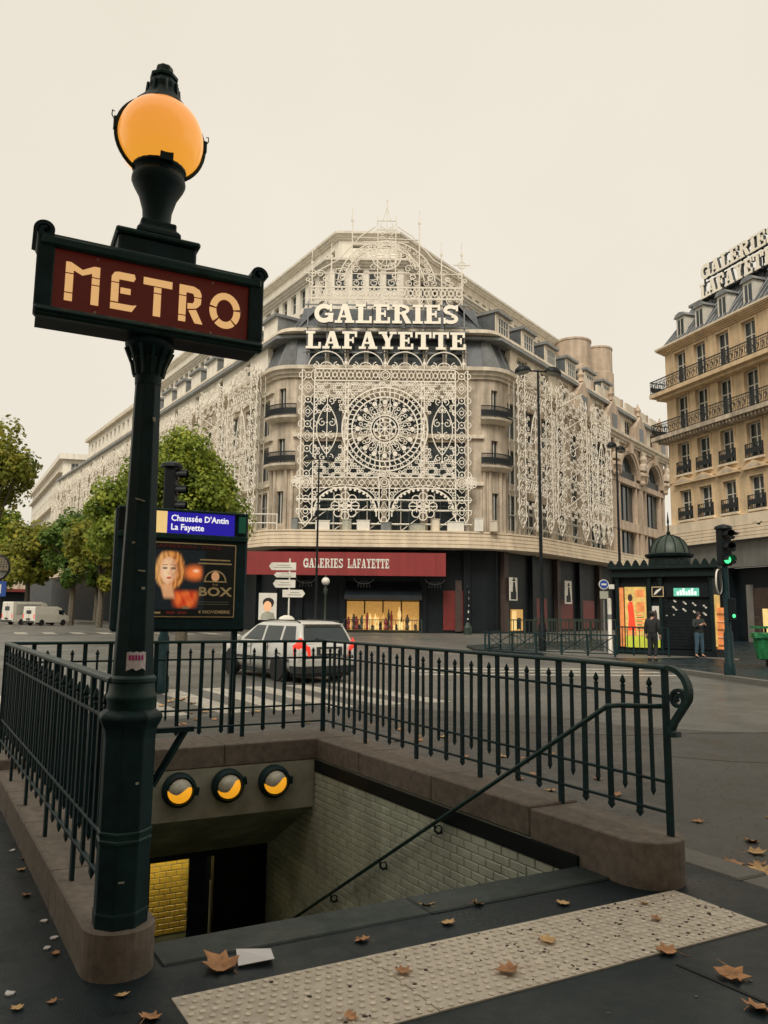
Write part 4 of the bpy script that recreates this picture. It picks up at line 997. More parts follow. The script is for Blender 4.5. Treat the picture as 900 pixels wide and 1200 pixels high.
D('upper_wall', wall_open(0,48,24.4,33.0,cur,[(30.7,32.7)]), FQR, 'stone')
for xa,xb in cur: window(FQR, xa, xb, 30.7, 32.7, mull=0, trans=1)
D('cornice', sweep(upath, corn(32.95,.6,.7)), I4, 'stone_w')
TL_, TR_ = (-4.42,67.0), (.93,67.0)
tpath = [(TL_[0]+dL.x*59, TL_[1]+dL.y*59), TL_, TR_, (TR_[0]+dR.x*48, TR_[1]+dR.y*48)]
FTL = wallframe((TL_[0],TL_[1],0), -dL.x, -dL.y); FTR = wallframe((TR_[0],TR_[1],0), dR.x, dR.y); FTC = wallframe((0,67,0),1,0)
D('top_wall', wall_open(TL_[0],TR_[0],33.4,36.2,[(-3.2,-.9),(-.6,.6)],[(35.3,35.65)],-.4), FTC, 'stone_w')
ct = [(-1.6-1.3*i,-.8-1.3*i) for i in range(44)][::-1]
D('top_wall', wall_open(-59,0,33.4,36.2,ct,[(34.5,35.4)],-.4), FTL, 'stone_w')
ctr = [(.8+1.5*i,1.7+1.5*i) for i in range(30)]
D('top_wall', wall_open(0,48,33.4,36.2,ctr,[(34.3,35.3)],-.4), FTR, 'stone')
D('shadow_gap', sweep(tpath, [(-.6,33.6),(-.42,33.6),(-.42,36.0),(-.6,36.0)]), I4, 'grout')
D('cornice', sweep(tpath, corn(36.1,.6,.6)), I4, 'stone_w')
D('flat_roof', MB().prism([tpath[0],tpath[1],tpath[2],tpath[3],(10,150)],36.2,36.5), I4, 'zinc')
# taller flush part of the left wing further along
D('far_attic', wall_open(-66,-40,24.9,27.3,[(-64-0+2.1*i,-63+2.1*i) for i in range(11)],[(25.5,26.6)],-2.5,-.3), FL, 'stone_w')
D('far_attic_gap', MB().box(-65.8,-40.2,25,27,-2.6,-1.6), FL, 'grout')
D('far_cornice', MB().box(-66.3,-39.7,27.3,27.8,-2.6,.2), FL, 'stone')
# round roof towers
for cx,cy,r_,zt,zb in ((21.5,84,2.0,32.6,24),(25.5,88,1.65,33.2,24)):
    rt = D('roof_tower', MB().lathe([(r_*1.08,zb),(r_*1.08,zt-3.2),(r_*1.0,zt-3.1),(r_,zt-.25),(r_*1.04,zt-.22),(r_*1.04,zt),(0.01,zt)],32,0,(cx,cy,0)), I4, 'stone_pk', smooth=True)
# ornaments on the right wing above the arches
for i,x in enumerate((16.6,24.8,33.4,41.5)):
    D('gable', MB().prism([(x-1.8,21.3),(x+1.8,21.3),(x+1.8,23.2),(x,24.9),(x-1.8,23.2)],-.6,.25), FR, 'stone_pk')
    D('gable_window', MB().box(x-.7,x+.7,21.6,23.3,.2,.27), FR, 'glass2')
    D('finial', MB().lathe([(.35,0),(.25,.4),(.4,.7),(.15,1.2),(.02,1.6)],8), FR @ Matrix.Translation((x,24.85,-.1)) @ Matrix.Rotation(-PI/2,4,'X'), 'stone_pk')
for i in range(6):
    x = 18.6+i*4.3
    D('parapet_panel', MB().box(x-1.2,x+1.2,24.9,25.9,-.6,-.35), FR, 'stone')
    D('parapet_post', MB().box(x+1.6,x+1.95,24.9,25.95,-.65,-.3), FR, 'stone_pk')

# ---------------------------------------------------------------- slab serif letters
def glyph(c):
    t_, s_ = .26, .13
    if c == 'I': return .52, [rect(.13,0,.39,1), rect(0,0,.52,s_), rect(0,1-s_,.52,1)]
    if c == 'L': return .84, [rect(.12,0,.38,1), rect(0,1-s_,.5,1), rect(0,0,.82,s_), rect(.69,0,.82,.36)]
    if c == 'E': return .88, [rect(.12,0,.38,1), rect(0,1-s_,.80,1), rect(.68,.70,.80,1), rect(0,0,.84,s_), rect(.72,0,.84,.32), rect(.37,.44,.58,.56), rect(.54,.33,.63,.67)]
    if c == 'F': return .84, [rect(.12,0,.38,1), rect(0,1-s_,.80,1), rect(.68,.68,.80,1), rect(0,0,.52,s_), rect(.37,.44,.58,.56), rect(.54,.33,.63,.67)]
    if c == 'T': return .88, [rect(.31,0,.57,1), rect(0,1-s_,.88,1), rect(0,.66,.12,1), rect(.76,.66,.88,1), rect(.17,0,.71,s_)]
    if c == 'A': return 1.0, [[(.12,s_*.5),(.25,s_*.5),(.54,1),(.38,1)], [(.38,1),(.64,1),(.92,s_*.5),(.62,s_*.5)], rect(.26,.29,.70,.40), rect(0,0,.38,s_), rect(.52,0,1,s_)]
    if c == 'R': return .98, [rect(.12,0,.38,1), rect(0,1-s_,.52,1), arcpoly(.50,.74,.38,.26,.21 if False else .17,-90,90,10), rect(.37,.48,.52,.60), [(.46,.50),(.68,.52),(.98,0),(.70,0)], rect(0,0,.50,s_)]
    if c == 'Y': return .98, [[(.1,1),(.38,1),(.62,.42),(.38,.42)], [(.70,1),(.84,1),(.60,.42),(.48,.42)], rect(.37,0,.63,.46), rect(0,1-s_,.46,1), rect(.60,1-s_,.98,1), rect(.20,0,.80,s_)]
    if c == 'G': return .98, [arcpoly(.50,.5,.50,.5,.235,42,335,20), rect(.54,.40,.98,.52), rect(.72,.05,.96,.44), rect(.78,.60,.90,.98)]
    if c == 'S': return .80, [arcpoly(.40,.735,.38,.265,.185,20,262,14), arcpoly(.40,.265,.38,.265,.185,-160,82,14), rect(.66,.68,.77,.99), rect(.03,.01,.14,.32), [(.20,.56),(.62,.34),(.62,.47),(.25,.66)]]
    return .5, []
def slab_word(word, width, h, weight=1):
    ws = [glyph(c)[0] for c in word]; gap = .07; tot = sum(ws)+gap*(len(ws)-1); k = width/tot; x = 0; out = []
    for c, w in zip(word, ws):
        out.append((c, x*k, k)); x += w+gap
    return out
def slab_text(word, x0, y0, width, h, F, mat, parent, depth=.25, zf=0, name='letter'):
    st_ = depth*.02
    for c, x, k in slab_word(word, width, h):
        mb = MB()
        for i, p in enumerate(glyph(c)[1]): mb.prism([(q[0]*k, q[1]*h) for q in p], zf+i*st_*.3+(depth*.8 if depth > .1 else 0), zf+depth+i*st_)
        lt = add(name, mb, parent, F @ Matrix.Translation((x0+x, y0, 0)), mat=mat)
        if depth > .1:
            mb = MB()
            for i, p in enumerate(glyph(c)[1]): mb.prism([(q[0]*k*1.0, q[1]*h) for q in p], zf+i*st_*.3, zf+depth*.79)
            add('letter_side', mb, lt, F @ Matrix.Translation((x0+x, y0, 0)), mat='zinc' if h > 1.3 else 'slate')
FS = wallframe((0,59.3,0),1,0)
sg = thing('roof_sign', 'two rows of huge ivory letters on the roof above the lace panel', 'sign', T(0,59.3,22.8))
slab_text('GALERIES', -5.82, 24.85, 11.7, 1.6, FS, 'letter', sg, .35)
slab_text('LAFAYETTE', -6.45, 22.68, 12.95, 1.45, FS, 'letter', sg, .35)
for z_ in (22.55, 24.35, 24.7, 26.6): add('sign_rail', MB().box(-6.7,6.8,z_-.05,z_+.05,-.22,-.12), sg, FS, mat='zinc')
for i in range(9):
    x = -6.4+i*1.6; add('sign_post', MB().box(x-.05,x+.05,21.4,26.9,-.34,-.23), sg, FS, mat='zinc')
for i in range(6):
    x = -5.6+i*2.24; add('sign_stay', MB().tube([(x,26.4,-.3),(x,24.3,-2.4)],.05,4), sg, FS, mat='zinc')
# red banner
bn = thing('fascia_banner', 'long red fascia banner with white lettering below the canopy', 'banner', T(-2.9,58.35,4.5))
FBn = wallframe((0,58.3,0),1,0)
add('banner_panel', MB().box(-10.5,4.78,4.42,6.2,-.15,.02), bn, FBn, mat='redban')
add('banner_edge', MB().box(4.0,4.05,4.42,6.2,.021,.03), bn, FBn, mat='red')
slab_text('GALERIES', -6.15, 4.98, 3.05, .72, FBn, 'white', bn, .02, .021)
slab_text('LAFAYETTE', -2.75, 4.98, 3.2, .72, FBn, 'white', bn, .02, .021)
# posters on the shopfront
def framed(name, label, F, x0, x1, y0, y1, z0, shapes):
    t = thing(name, label, 'poster', F @ Matrix.Translation((x0,y0,z0)))
    add('sheet', MB().box(x0,x1,y0,y1,z0,z0+.06), t, F, mat='white')
    for i,(pts, m_) in enumerate(shapes): add('printed_shape', MB().prism(pts, z0+.061, z0+.064+.003*i), t, F, mat=m_)
FP = wallframe((0,57.6,0),1,0)
framed('poster', 'portrait poster beside the red fascia, behind the silver car', FP, -9.35,-8.0,1.0,3.0,0, [(ell(-8.62,2.25,.42,.42,18,.05),'hair'), (ell(-8.68,2.0,.30,.40,18),'pskin'), ([(-9.2,1.05),(-8.1,1.05),(-8.2,1.5),(-8.7,1.65),(-9.1,1.45)],'concrete')])
def figure(x, y): return [(ell(x+.12,y+1.28,.30,.07,12),'black'), (ell(x+.12,y+1.36,.14,.16,12),'black'), ([(x-.1,y),(x+.5,y),(x+.36,y+.7),(x+.28,y+1.15),(x-.02,y+1.15),(x-.1,y+.6)],'black'), (rect(x-.45,y-.25,x+.5,y+.35),'shop')]
framed('poster', 'pale poster of a hatted dark figure, nearer the red fascia', FR, .6,1.9,2.7,4.55,.1, figure(1.2,3.05))
framed('poster', 'pale poster of a hatted dark figure, nearer the newsstand', FR, 11.2,12.7,2.6,4.7,.1, figure(11.9,3.0))
# ================================================================== LACE ILLUMINATIONS
LWK = 1.0
class LB(MB):
    def L(s, pts, w=.085, closed=False, d=.055):
        o = random.uniform(-.02,.02); s.ribbon(pts, w*LWK, o-d/2, o+d/2, closed); return s
    def C(s, cx, cy, r_, w=.085, n=14, a0=0, a1=360):
        if a1-a0 >= 360: s.L([(cx+r_*math.cos(2*PI*k/n), cy+r_*math.sin(2*PI*k/n)) for k in range(n)], w, True)
        else: s.L([(cx+r_*math.cos(R(a0+(a1-a0)*k/n)), cy+r_*math.sin(R(a0+(a1-a0)*k/n))) for k in range(n+1)], w)
        return s
    def dot(s, cx, cy, r_):
        o = random.uniform(-.03,.03); s.prism([(cx+r_*math.cos(2*PI*k/8), cy+r_*math.sin(2*PI*k/8)) for k in range(8)], o-.04, o+.04)
    def SP(s, cx, cy, r_, a0, turns, sgn=1, w=.08, n=14, r1=.18):
        s.L([(cx+r_*(1-(1-r1)*k/n)*math.cos(a0+sgn*2*PI*turns*k/n), cy+r_*(1-(1-r1)*k/n)*math.sin(a0+sgn*2*PI*turns*k/n)) for k in range(n+1)], w)
    def scroll(s, x0, y0, x1, y1, sgn=1, w=.08):   # S scroll between two points
        dx, dy = x1-x0, y1-y0; l = math.hypot(dx,dy); a = math.atan2(dy,dx); r_ = l*.26
        s.SP(x0+dx*.25, y0+dy*.25, r_, a+sgn*PI*.5, 1.0, sgn, w); s.SP(x0+dx*.75, y0+dy*.75, r_, a-sgn*PI*.5, 1.0, sgn, w)
        s.L([(x0+dx*.25-sgn*r_*math.sin(a), y0+dy*.25+sgn*r_*math.cos(a)), (x0+dx*.75+sgn*r_*math.sin(a), y0+dy*.75-sgn*r_*math.cos(a))], w)
    def cell(s, cx, cy, hw, hh, kind, w=.075):
        if kind % 2 == 0:
            s.L([(cx,cy-hh),(cx+hw,cy),(cx,cy+hh),(cx-hw,cy)], w, True); s.C(cx,cy,min(hw,hh)*.42,w,10)
        else:
            s.C(cx,cy,min(hw,hh)*.62,w,12); s.dot(cx,cy,.08)
            for q in (-1,1): s.L([(cx-hw,cy+q*hh),(cx-hw*.45,cy+q*hh*.35)],w); s.L([(cx+hw,cy+q*hh),(cx+hw*.45,cy+q*hh*.35)],w)
def lace_column(h, w=1.0, point=True, bumps=(True,True), step=.95):
    m = LB(); hw = w/2
    y0 = .55 if point else 0
    m.L([(-hw,y0),(-hw,h)],.11); m.L([(hw,y0),(hw,h)],.11)
    if point: m.L([(-hw,y0),(-hw*.5,.2),(0,-.12),(hw*.5,.2),(hw,y0)],.11); m.C(0,.45,.22,.08,10)
    n = int((h-y0)/step); st_ = (h-y0)/n
    for i in range(n):
        m.cell(0, y0+st_*(i+.5), hw*.82, st_*.46, i)
        for s_, f_ in zip((-1,1), bumps):
            if f_: m.C(s_*(hw+.02), y0+st_*(i+.5), .22, .075, 8, -90 if s_ > 0 else 90, 90 if s_ > 0 else 270)
    return m
def lace_band(x0, x1, h=1.0, step=.95):
    m = LB(); m.L([(x0,0),(x1,0)],.11); m.L([(x0,h),(x1,h)],.11)
    n = max(1,int((x1-x0)/step)); st_ = (x1-x0)/n
    for i in range(n):
        cx = x0+st_*(i+.5); m.C(cx,h/2,h*.22,.08,10); m.L([(cx-st_/2,h*.08),(cx,h/2+h*.38),(cx+st_/2,h*.08)],.06); m.L([(cx-st_/2,h*.92),(cx,h/2-h*.38),(cx+st_/2,h*.92)],.06)
    return m
def lens(h, hw):     # tall pointed medallion with scrolls
    m = LB(); pts = []
    for k in range(13): t_ = k/12; pts.append((hw*math.sin(PI*t_)**.8, -h/2+h*t_))
    m.L(pts,.09); m.L([(-p[0],p[1]) for p in pts],.09); m.L([(0,-h/2-.5),(0,h/2+.6)],.08)
    n = max(3,int(h/1.0)); 
    for i in range(n):
        y = -h/2+h*(i+.5)/n; ww = hw*math.sin(PI*(i+.5)/n)**.8
        for s_ in (-1,1):
            m.SP(s_*ww*.5, y, ww*.42+.02, PI/2, 1.2, s_*(1 if i % 2 else -1), .075, 12)
        m.dot(0,y,.09)
    for s_ in (-1,1):
        m.SP(s_*.3, h/2+.25, .28, -PI/2, 1.1, s_); m.SP(s_*.3, -h/2-.25, .28, PI/2, 1.1, -s_)
    m.dot(0,h/2+.65,.12); m.dot(0,-h/2-.55,.12)
    return m
def flower(r_):
    m = LB()
    for k in range(8):
        a = 2*PI*k/8; m.C(r_*.72*math.cos(a), r_*.72*math.sin(a), r_*.30, .09, 10)
    for k in range(4):
        a = PI/4+PI/2*k; m.SP(r_*.35*math.cos(a), r_*.35*math.sin(a), r_*.26, a, 1.1, 1 if k % 2 else -1, .09)
    m.L([(-r_,0),(r_,0)],.09); m.L([(0,-r_),(0,r_*1.3)],.09); m.C(0,0,r_*.18,.09,8)
    return m
def field(poly_fn, x0, x1, y0, y1, st_=.8):
    m = LB(); ny = int((y1-y0)/st_); nx = int((x1-x0)/st_)
    for j in range(ny):
        for i in range(nx):
            cx = x0+(i+.5)*(x1-x0)/nx; cy = y0+(j+.5)*(y1-y0)/ny
            if not poly_fn(cx, cy): continue
            k = (i+j) % 2
            m.scroll(cx-st_*.42*(1 if k else -1), cy-st_*.42, cx+st_*.42*(1 if k else -1), cy+st_*.42, 1 if k else -1, .07)
    return m
random.seed(3)
FLc = wallframe((0,58.9,0),1,0)
KL = 58.9/60
LWK = .85
fl_ = thing('lace_illumination', 'square white lace panel with big round rosette on the corner facade', 'illumination', T(0,58.9,8.2))
def LP(name, m, x=0, y=0, F=FLc, p=None, rz=0): return add(name, m if not isinstance(m, LB) else m.mesh('lace'), p or fl_, F @ Matrix.Translation((x,y,random.uniform(-.04,.04))) @ Matrix.Rotation(rz,4,'Z'))
zk = lambda v: 1.62+(v-1.62)*KL
colm = lace_column(zk(21.3)-zk(8.5), 1.0).mesh('lace')
LP('lace_column', colm, -6.15, zk(8.5)); LP('lace_column', colm, 6.1, zk(8.5))
LP('lace_column', lace_column(3.3, .8, True, (False,False)), 0, zk(8.5))
for x in (-3.05, 3.0):
    m = LB(); m.L([(-.12,0),(-.12,zk(20.3)-zk(12.3))],.08); m.L([(.12,0),(.12,zk(20.3)-zk(12.3))],.08)
    for k in range(9): m.dot(0,.5+k*.85,.10)
    LP('lace_upright', m, x, zk(12.35))
for x0, x1 in ((-5.6,-3.1),(-3.1,-.45),(.45,3.05),(3.05,5.6)):
    LP('lace_band', lace_band(x0,x1,.95,.62), 0, zk(20.35)); LP('lace_band', lace_band(x0,x1,.85,.72), 0, zk(11.5))
m = LB(); m.C(0,.48,.36,.09,12); m.C(0,.48,.2,.08,10); m.L([(-.45,0),(.45,0),(.45,.95),(-.45,.95)],.09,True); bm_ = m.mesh('lace')
LP('lace_boss', bm_, 0, zk(20.35)); LP('lace_boss', bm_, 0, zk(11.48)); LP('lace_boss', bm_, -6.15, zk(11.48)); LP('lace_boss', bm_, 6.1, zk(11.48))
# crest over the top band
m = LB()
for i in range(4):
    cx = -4.75+i*3.15; m.C(cx,0,1.45,.09,16,12,168); m.C(cx,.0,.55,.08,10,0,180)
    for s_ in (-1,1): m.SP(cx+s_*.85,.28,.30,PI/2,1.2,s_)
    m.dot(cx+1.57,.5,.14); m.L([(cx+1.57,0),(cx+1.57,.9)],.07)
LP('lace_crest', m, 0, zk(21.35))
# rosette: rings, spokes, beads
rc = (0, zk(16.35))
ro = LP('rosette', LB().C(0,0,3.4,.13,56).C(0,0,3.05,.10,52).C(0,0,2.62,.13,48), *rc)
m = LB()
for k in range(44):
    a = 2*PI*k/44; m.L([(2.68*math.cos(a),2.68*math.sin(a)),(3.0*math.cos(a+.03),3.0*math.sin(a+.03))],.09)
for k in range(36):
    a = 2*PI*(k+.5)/36; m.C(3.22*math.cos(a),3.22*math.sin(a),.12,.06,7)
LP('rosette_rim', m, *rc, p=ro)['kind'] = 'stuff'
m = LB()
for k in range(16):
    a = 2*PI*k/16; c_, s_ = math.cos(a), math.sin(a)
    m.dot(2.18*c_, 2.18*s_, .20); m.L([(1.15*c_,1.15*s_),(2.0*c_,2.0*s_)],.085)
    m.SP(1.62*math.cos(a+.2),1.62*math.sin(a+.2),.24,a,1.0,1,.075,10)
    m.SP(1.35*math.cos(a+.13),1.35*math.sin(a+.13),.16,a+PI,1.0,-1,.07,8)
LP('rosette_spokes', m, *rc, p=ro)
m = LB().C(0,0,1.12,.12,28).C(0,0,.90,.10,24).C(0,0,.58,.09,18)
for k in range(8): a = 2*PI*k/8; m.L([(.1*math.cos(a),.1*math.sin(a)),(.56*math.cos(a),.56*math.sin(a))],.09); m.dot(.74*math.cos(a+.2),.74*math.sin(a+.2),.11)
m.dot(0,0,.16)
LP('rosette_hub', m, *rc, p=ro)
for x in (-.4,.4):
    m = LB(); m.L([(x,zk(12.4)),(x,zk(20.3))],.07); LP('lace_upright', m)
m = LB(); m.L([(-3,rc[1]),(3,rc[1])],.06); LP('lace_stay', m)
lm = lens(4.1,.82).mesh('lace')
LP('medallion', lm, -4.6, zk(16.3)); LP('medallion', lm, 4.55, zk(16.3))
# corner scrolls round the rosette and above/below the medallions
corner = field(lambda x,y: 3.5 < math.hypot(x,y) and abs(x) < 3.0, -3.0,3.0,-3.85,3.85,.52).mesh('lace')
LP('corner_scrolls', corner, 0, rc[1])['kind'] = 'stuff'
for sx in (-1,1):
    f_ = field(lambda x,y: (abs(x)/1.25+0) > .35+ (1.6-abs(y-0))*.5 if False else (abs(y) > 1.5 and abs(x) > .36*(3.9-abs(y))), -1.25,1.25,-3.8,3.8,.5)
    LP('side_scrolls', f_, sx*4.4, rc[1]-.05)['kind'] = 'stuff'
LWK = .62
def fine(x, y):
    if math.hypot(x, y) < 3.55 or abs(x) > 5.5: return False
    for sx in (-1,1):
        if abs(x-sx*4.55) < 1.3-.35*max(0,abs(y)-1.2) and abs(y) < 2.6: return False
    return True
LP('filigree', field(fine, -5.5,5.5,-3.9,3.9,.44), 0, rc[1])['kind'] = 'stuff'
m = LB()
for k in range(32):
    a = 2*PI*k/32; m.C(1.95*math.cos(a),1.95*math.sin(a),.13,.09,8); m.SP(2.42*math.cos(a+.1),2.42*math.sin(a+.1),.13,a,1.0,1,.08,8)
for k in range(24): a = 2*PI*(k+.5)/24; m.C(1.32*math.cos(a),1.32*math.sin(a),.12,.08,8)
LP('rosette_filigree', m, *rc, p=ro)['kind'] = 'stuff'
LWK = .85
# lower arches: spandrels and hanging flowers
for sx in (-1,1):
    cx = sx*3.05
    m = LB(); ap = [(cx+2.45*math.cos(R(k*9)), zk(9.2)+2.3*abs(math.sin(R(k*9)))**.75) for k in range(21)]
    m.L(ap,.12); m.L([(p[0]*1.0+(.22 if p[0] > cx else -.22), p[1]+.18) for p in ap],.07)
    for k in range(1,20,1): m.dot(ap[k][0], ap[k][1]-.14, .11)
    LP('arch', m)
    def inside(x, y, cx=cx):
        u = (x-cx)/2.65; 
        return abs(u) < 1.0 and y > zk(9.35)+2.35*max(0,1-u*u)**.42 and y < zk(11.45) or (abs(u) >= .82 and y < zk(11.45) and y > zk(9.3))
    LP('spandrel_scrolls', field(inside, cx-2.6, cx+2.6, zk(8.9), zk(11.5), .58))['kind'] = 'stuff'
    LP('hanging_flower', flower(1.08), cx, zk(10.05))
for sx in (-1,1): LP('end_knot', flower(.45), sx*6.85, zk(12.0))

# crown of open lace above the sign
FK = wallframe((0,60.3,0),1,0)
LWK = 1.4
cw = thing('crown_illumination', 'airy white lace crown with spire above the roof letters', 'illumination', T(0,60.3,27))
def CW(name, m, x=0, y=0): return add(name, m.mesh('lace2'), cw, FK @ Matrix.Translation((x,y,0)))
m = lace_band(-6.4,6.4,1.0,.66)
CW('base_band', m, 0, 27.5)
m = LB()
for i in range(8): m.C(-5.6+i*1.6,0,.62,.06,12,180,360); m.SP(-5.6+i*1.6-.3,-.1,.26,0,1.1,1,.055,10); m.SP(-5.6+i*1.6+.3,-.1,.26,PI,1.1,-1,.055,10)
CW('hanging_scallops', m, 0, 27.5)
m = LB()
for i in range(18):
    x = -6.2+i*.73; h = 1.2+1.2*(1-abs(x)/6.4)
    m.scroll(x,0,x+.4*(1 if i % 2 else -1),h*.55,1 if i % 2 else -1,.05)
    if i % 2: m.SP(x,h*.75,.35,0,1.3,1,.05,12)
CW('crest_scrolls', m, 0, 28.6)['kind'] = 'stuff'
for x, h in ((-6.2,30.6),(-4.6,31.2),(-2.9,34.4),(2.75,34.2),(4.6,31.4),(6.3,31.4)):
    m = LB(); m.L([(0,26.9),(0,h)],.07,d=.08); m.L([(-.06,h),(0,h+1.1)],.04,d=.05); m.dot(0,h,.13)
    if abs(x) > 6: m.L([(-.7,h-.9),(.7,h-.9)],.06); m.C(0,h-.9,.3,.05,10)
    CW('crown_pole', m, x, 0)
for r_, yy in ((4.1,28.5),(3.4,28.6),(2.6,29.9)):
    m = LB().C(0,0,r_,.07,32,8,172)
    for k in range(1,22): a = R(8+k*7.4); m.SP(r_*.93*math.cos(a),r_*.93*math.sin(a),.2,a,1.1,1 if k % 2 else -1,.045,9)
    CW('crown_arch', m, -.2 if r_ < 4 else 0, yy)
m = LB().C(0,0,1.25,.06,24).C(0,0,.9,.06,20)
for k in range(12): a = 2*PI*k/12; m.L([(.2*math.cos(a),.2*math.sin(a)),(.9*math.cos(a),.9*math.sin(a))],.045); m.C(1.07*math.cos(a),1.07*math.sin(a),.14,.04,8)
CW('crown_rosette', m, 0, 31.3)
m = LB()
for x in (-.75,.75): m.L([(x,29),(x,34.2)],.06)
for y in (29.8,32.5,33.6): m.L([(-1.9+.0*y,y) if y < 33 else (-.9,y),(1.9,y) if y < 33 else (.9,y)],.06)
m.L([(-2.9,32.9),(2.75,32.7)],.05); m.L([(-6.2,29.7),(6.3,29.7)],.05)
for k in range(4): m.SP(-.38,32.4+k*.42,.2,0,1.1,1,.045,9); m.SP(.38,32.4+k*.42,.2,PI,1.1,-1,.045,9)
CW('tower_frame', m)
m = LB(); m.L([(0,33.4),(0,36.2)],.06,d=.06); m.L([(-.55,33.8),(0,35.6),(.55,33.8)],.045); m.L([(-.8,34.4),(.8,34.4)],.05); m.L([(-.8,34.1),(-.8,34.8)],.05); m.L([(.8,34.1),(.8,34.8)],.05); m.dot(0,36.2,.07)
CW('spire', m)
for s_ in (-1,1):
    m = LB(); m.L([(s_*.9,33.9),(s_*1.6,33.4),(s_*2.2,33.0),(s_*2.75,32.3)],.06); m.L([(s_*2.8,32.3),(s_*4.0,30.9),(s_*5.2,30.2),(s_*6.2,29.6)],.06); CW('crown_slope', m)

LWK = .74
# lace hangings along the wings
def wing_lace(label, F, sgn, L0, seed, top=22.3):
    random.seed(seed)
    t = thing('hanging_illumination', label, 'illumination', F @ Matrix.Translation((sgn*(L0+10),8.5,1.2)))
    return t
colW = lace_column(13.4, 1.15).mesh('lace'); lensW = lens(8.2,1.15).mesh('lace'); lensN = lens(8.2,.8).mesh('lace')
bandW = lace_band(-1.9,1.9,1.0,.7).mesh('lace')
topF = field(lambda x,y: True, -1.9,1.9,0,3.2,.62).mesh('lace')
sideF = field(lambda x,y: abs(x) > 1.15+.5-abs(abs(y)-3.5)*.5 or abs(y) > 3.8, -1.9,1.9,-4.6,4.6,.62).mesh('lace')
latt = LB()
for j in range(0,5):
    latt.L([(-2.6, j*2.6),(2.6, j*2.6+2.6)],.07); latt.L([(-2.6, j*2.6+2.6),(2.6, j*2.6)],.07)
    latt.C(0,j*2.6+1.3,.6,.09,12)
    for q in (-1,1): latt.scroll(q*1.5-.4,j*2.6+.3,q*1.5+.4,j*2.6+1.0,q); latt.C(q*2.0,j*2.6+1.9,.35,.08,10)
latt.merge(field(lambda x,y: (abs((y % 2.6)-1.3) > .55 or abs(x) > 1.6), -2.6,2.6,-.6,12.6,.66))
lattM = latt.mesh('lace')
dropM = lens(2.2,.4).mesh('lace')
def hang(t, F, sgn, L0, dz=1.25):
    def W_(name, me, L, y, sc_=1):
        add(name, me, t, F @ Matrix.Translation((sgn*(L0+L), y, dz+random.uniform(-.05,.05))) @ Matrix.Diagonal((1,sc_,1,1)), kind='stuff' if 'scroll' in name else None)
    for L in (.6,5.6,8.0,13.4,15.9,19.5): W_('lace_column', colW, L, 8.6)
    for L, me in ((3.1,lensW),(14.65,lensN),(17.7,lensW)):
        W_('medallion', me, L, 14.6)
        if me is lensW:
            W_('side_scrolls', sideF, L, 14.7); W_('lace_band', bandW, L, 19.3); W_('top_scrolls', topF, L, 20.3, .62); W_('lace_band', bandW, L, 11.6); W_('drop', dropM, L, 10.2)
    W_('medallion', lensN, 6.8, 14.6)
    W_('lattice', lattM, 10.7, 10.6, .93)
t = thing('hanging_illumination', 'white lace hanging on the right wing beside the arches', 'illumination', FR @ Matrix.Translation((10,8.5,1.25)))
hang(t, FR, 1, .4)
for k, lab in enumerate(('white lace hanging on the left wing nearest the corner','white lace hanging on the left wing above the bushy tree','white lace hanging half hidden by the metro post','farthest white lace hanging at the end of the left wing')):
    t = thing('hanging_illumination', lab, 'illumination', FL @ Matrix.Translation((-(10+k*21),8.5,1.25)))
    hang(t, FL, -1, .6+k*21)

# scaffolding behind the lace
def scaffold(label, F, x0, x1, z0, z1, n, lv, dz=(.55,1.0)):
    t = thing('scaffold', label, 'scaffolding', F @ Matrix.Translation(((x0+x1)/2,z0,.8)))
    for i in range(n+1):
        x = x0+(x1-x0)*i/n
        for d in dz: add('pole', MB().tube([(x,z0,d),(x,z1,d)],.045,5), t, F, mat='alu')
    for z_ in lv:
        for d in dz: add('ledger', MB().tube([(x0-.3,z_,d+.08),(x1+.3,z_,d+.08)],.045,5), t, F, mat='alu')
    for i in range(n):
        xa = x0+(x1-x0)*i/n; xb = x0+(x1-x0)*(i+1)/n; add('brace', MB().tube([(xa,z0,dz[1]-.06),(xb,z0+2.0,dz[1]-.06)],.035,5), t, F, mat='alu')
scaffold('scaffold tubes below the lace arches on the corner', FC, -6.6, 6.6, 7.95, 11.0, 5, (8.5,9.6,10.4))
scaffold('tall scaffold tower left of the lace panel', FL, -2.2, -.6, 7.95, 21.5, 2, (9.5,11.5,13.5,15.5,17.5,19.5))
scaffold('tall scaffold tower right of the lace panel', FR, .1, 1.6, 7.95, 20.5, 2, (9.5,11.5,13.5,15.5,17.5,19.5))
scaffold('scaffold tubes under the right wing lace', FR, 2.4, 20, 7.95, 10.4, 8, (8.7,9.8))
gr = thing('guard_rail', 'white tube guard rail on the canopy behind the station board', 'guard rail', T(-10,59.4,7.95))
FGr = wallframe((0,59.2,0),1,0)
for z_ in (8.5,9.2): add('tube', MB().tube([(-12.6,z_,0),(-8.4,z_,0)],.05,5), gr, FGr, mat='white')
for x in (-12.6,-10.5,-8.4): add('post', MB().tube([(x,7.95,0),(x,9.25,0)],.05,5), gr, FGr, mat='white')
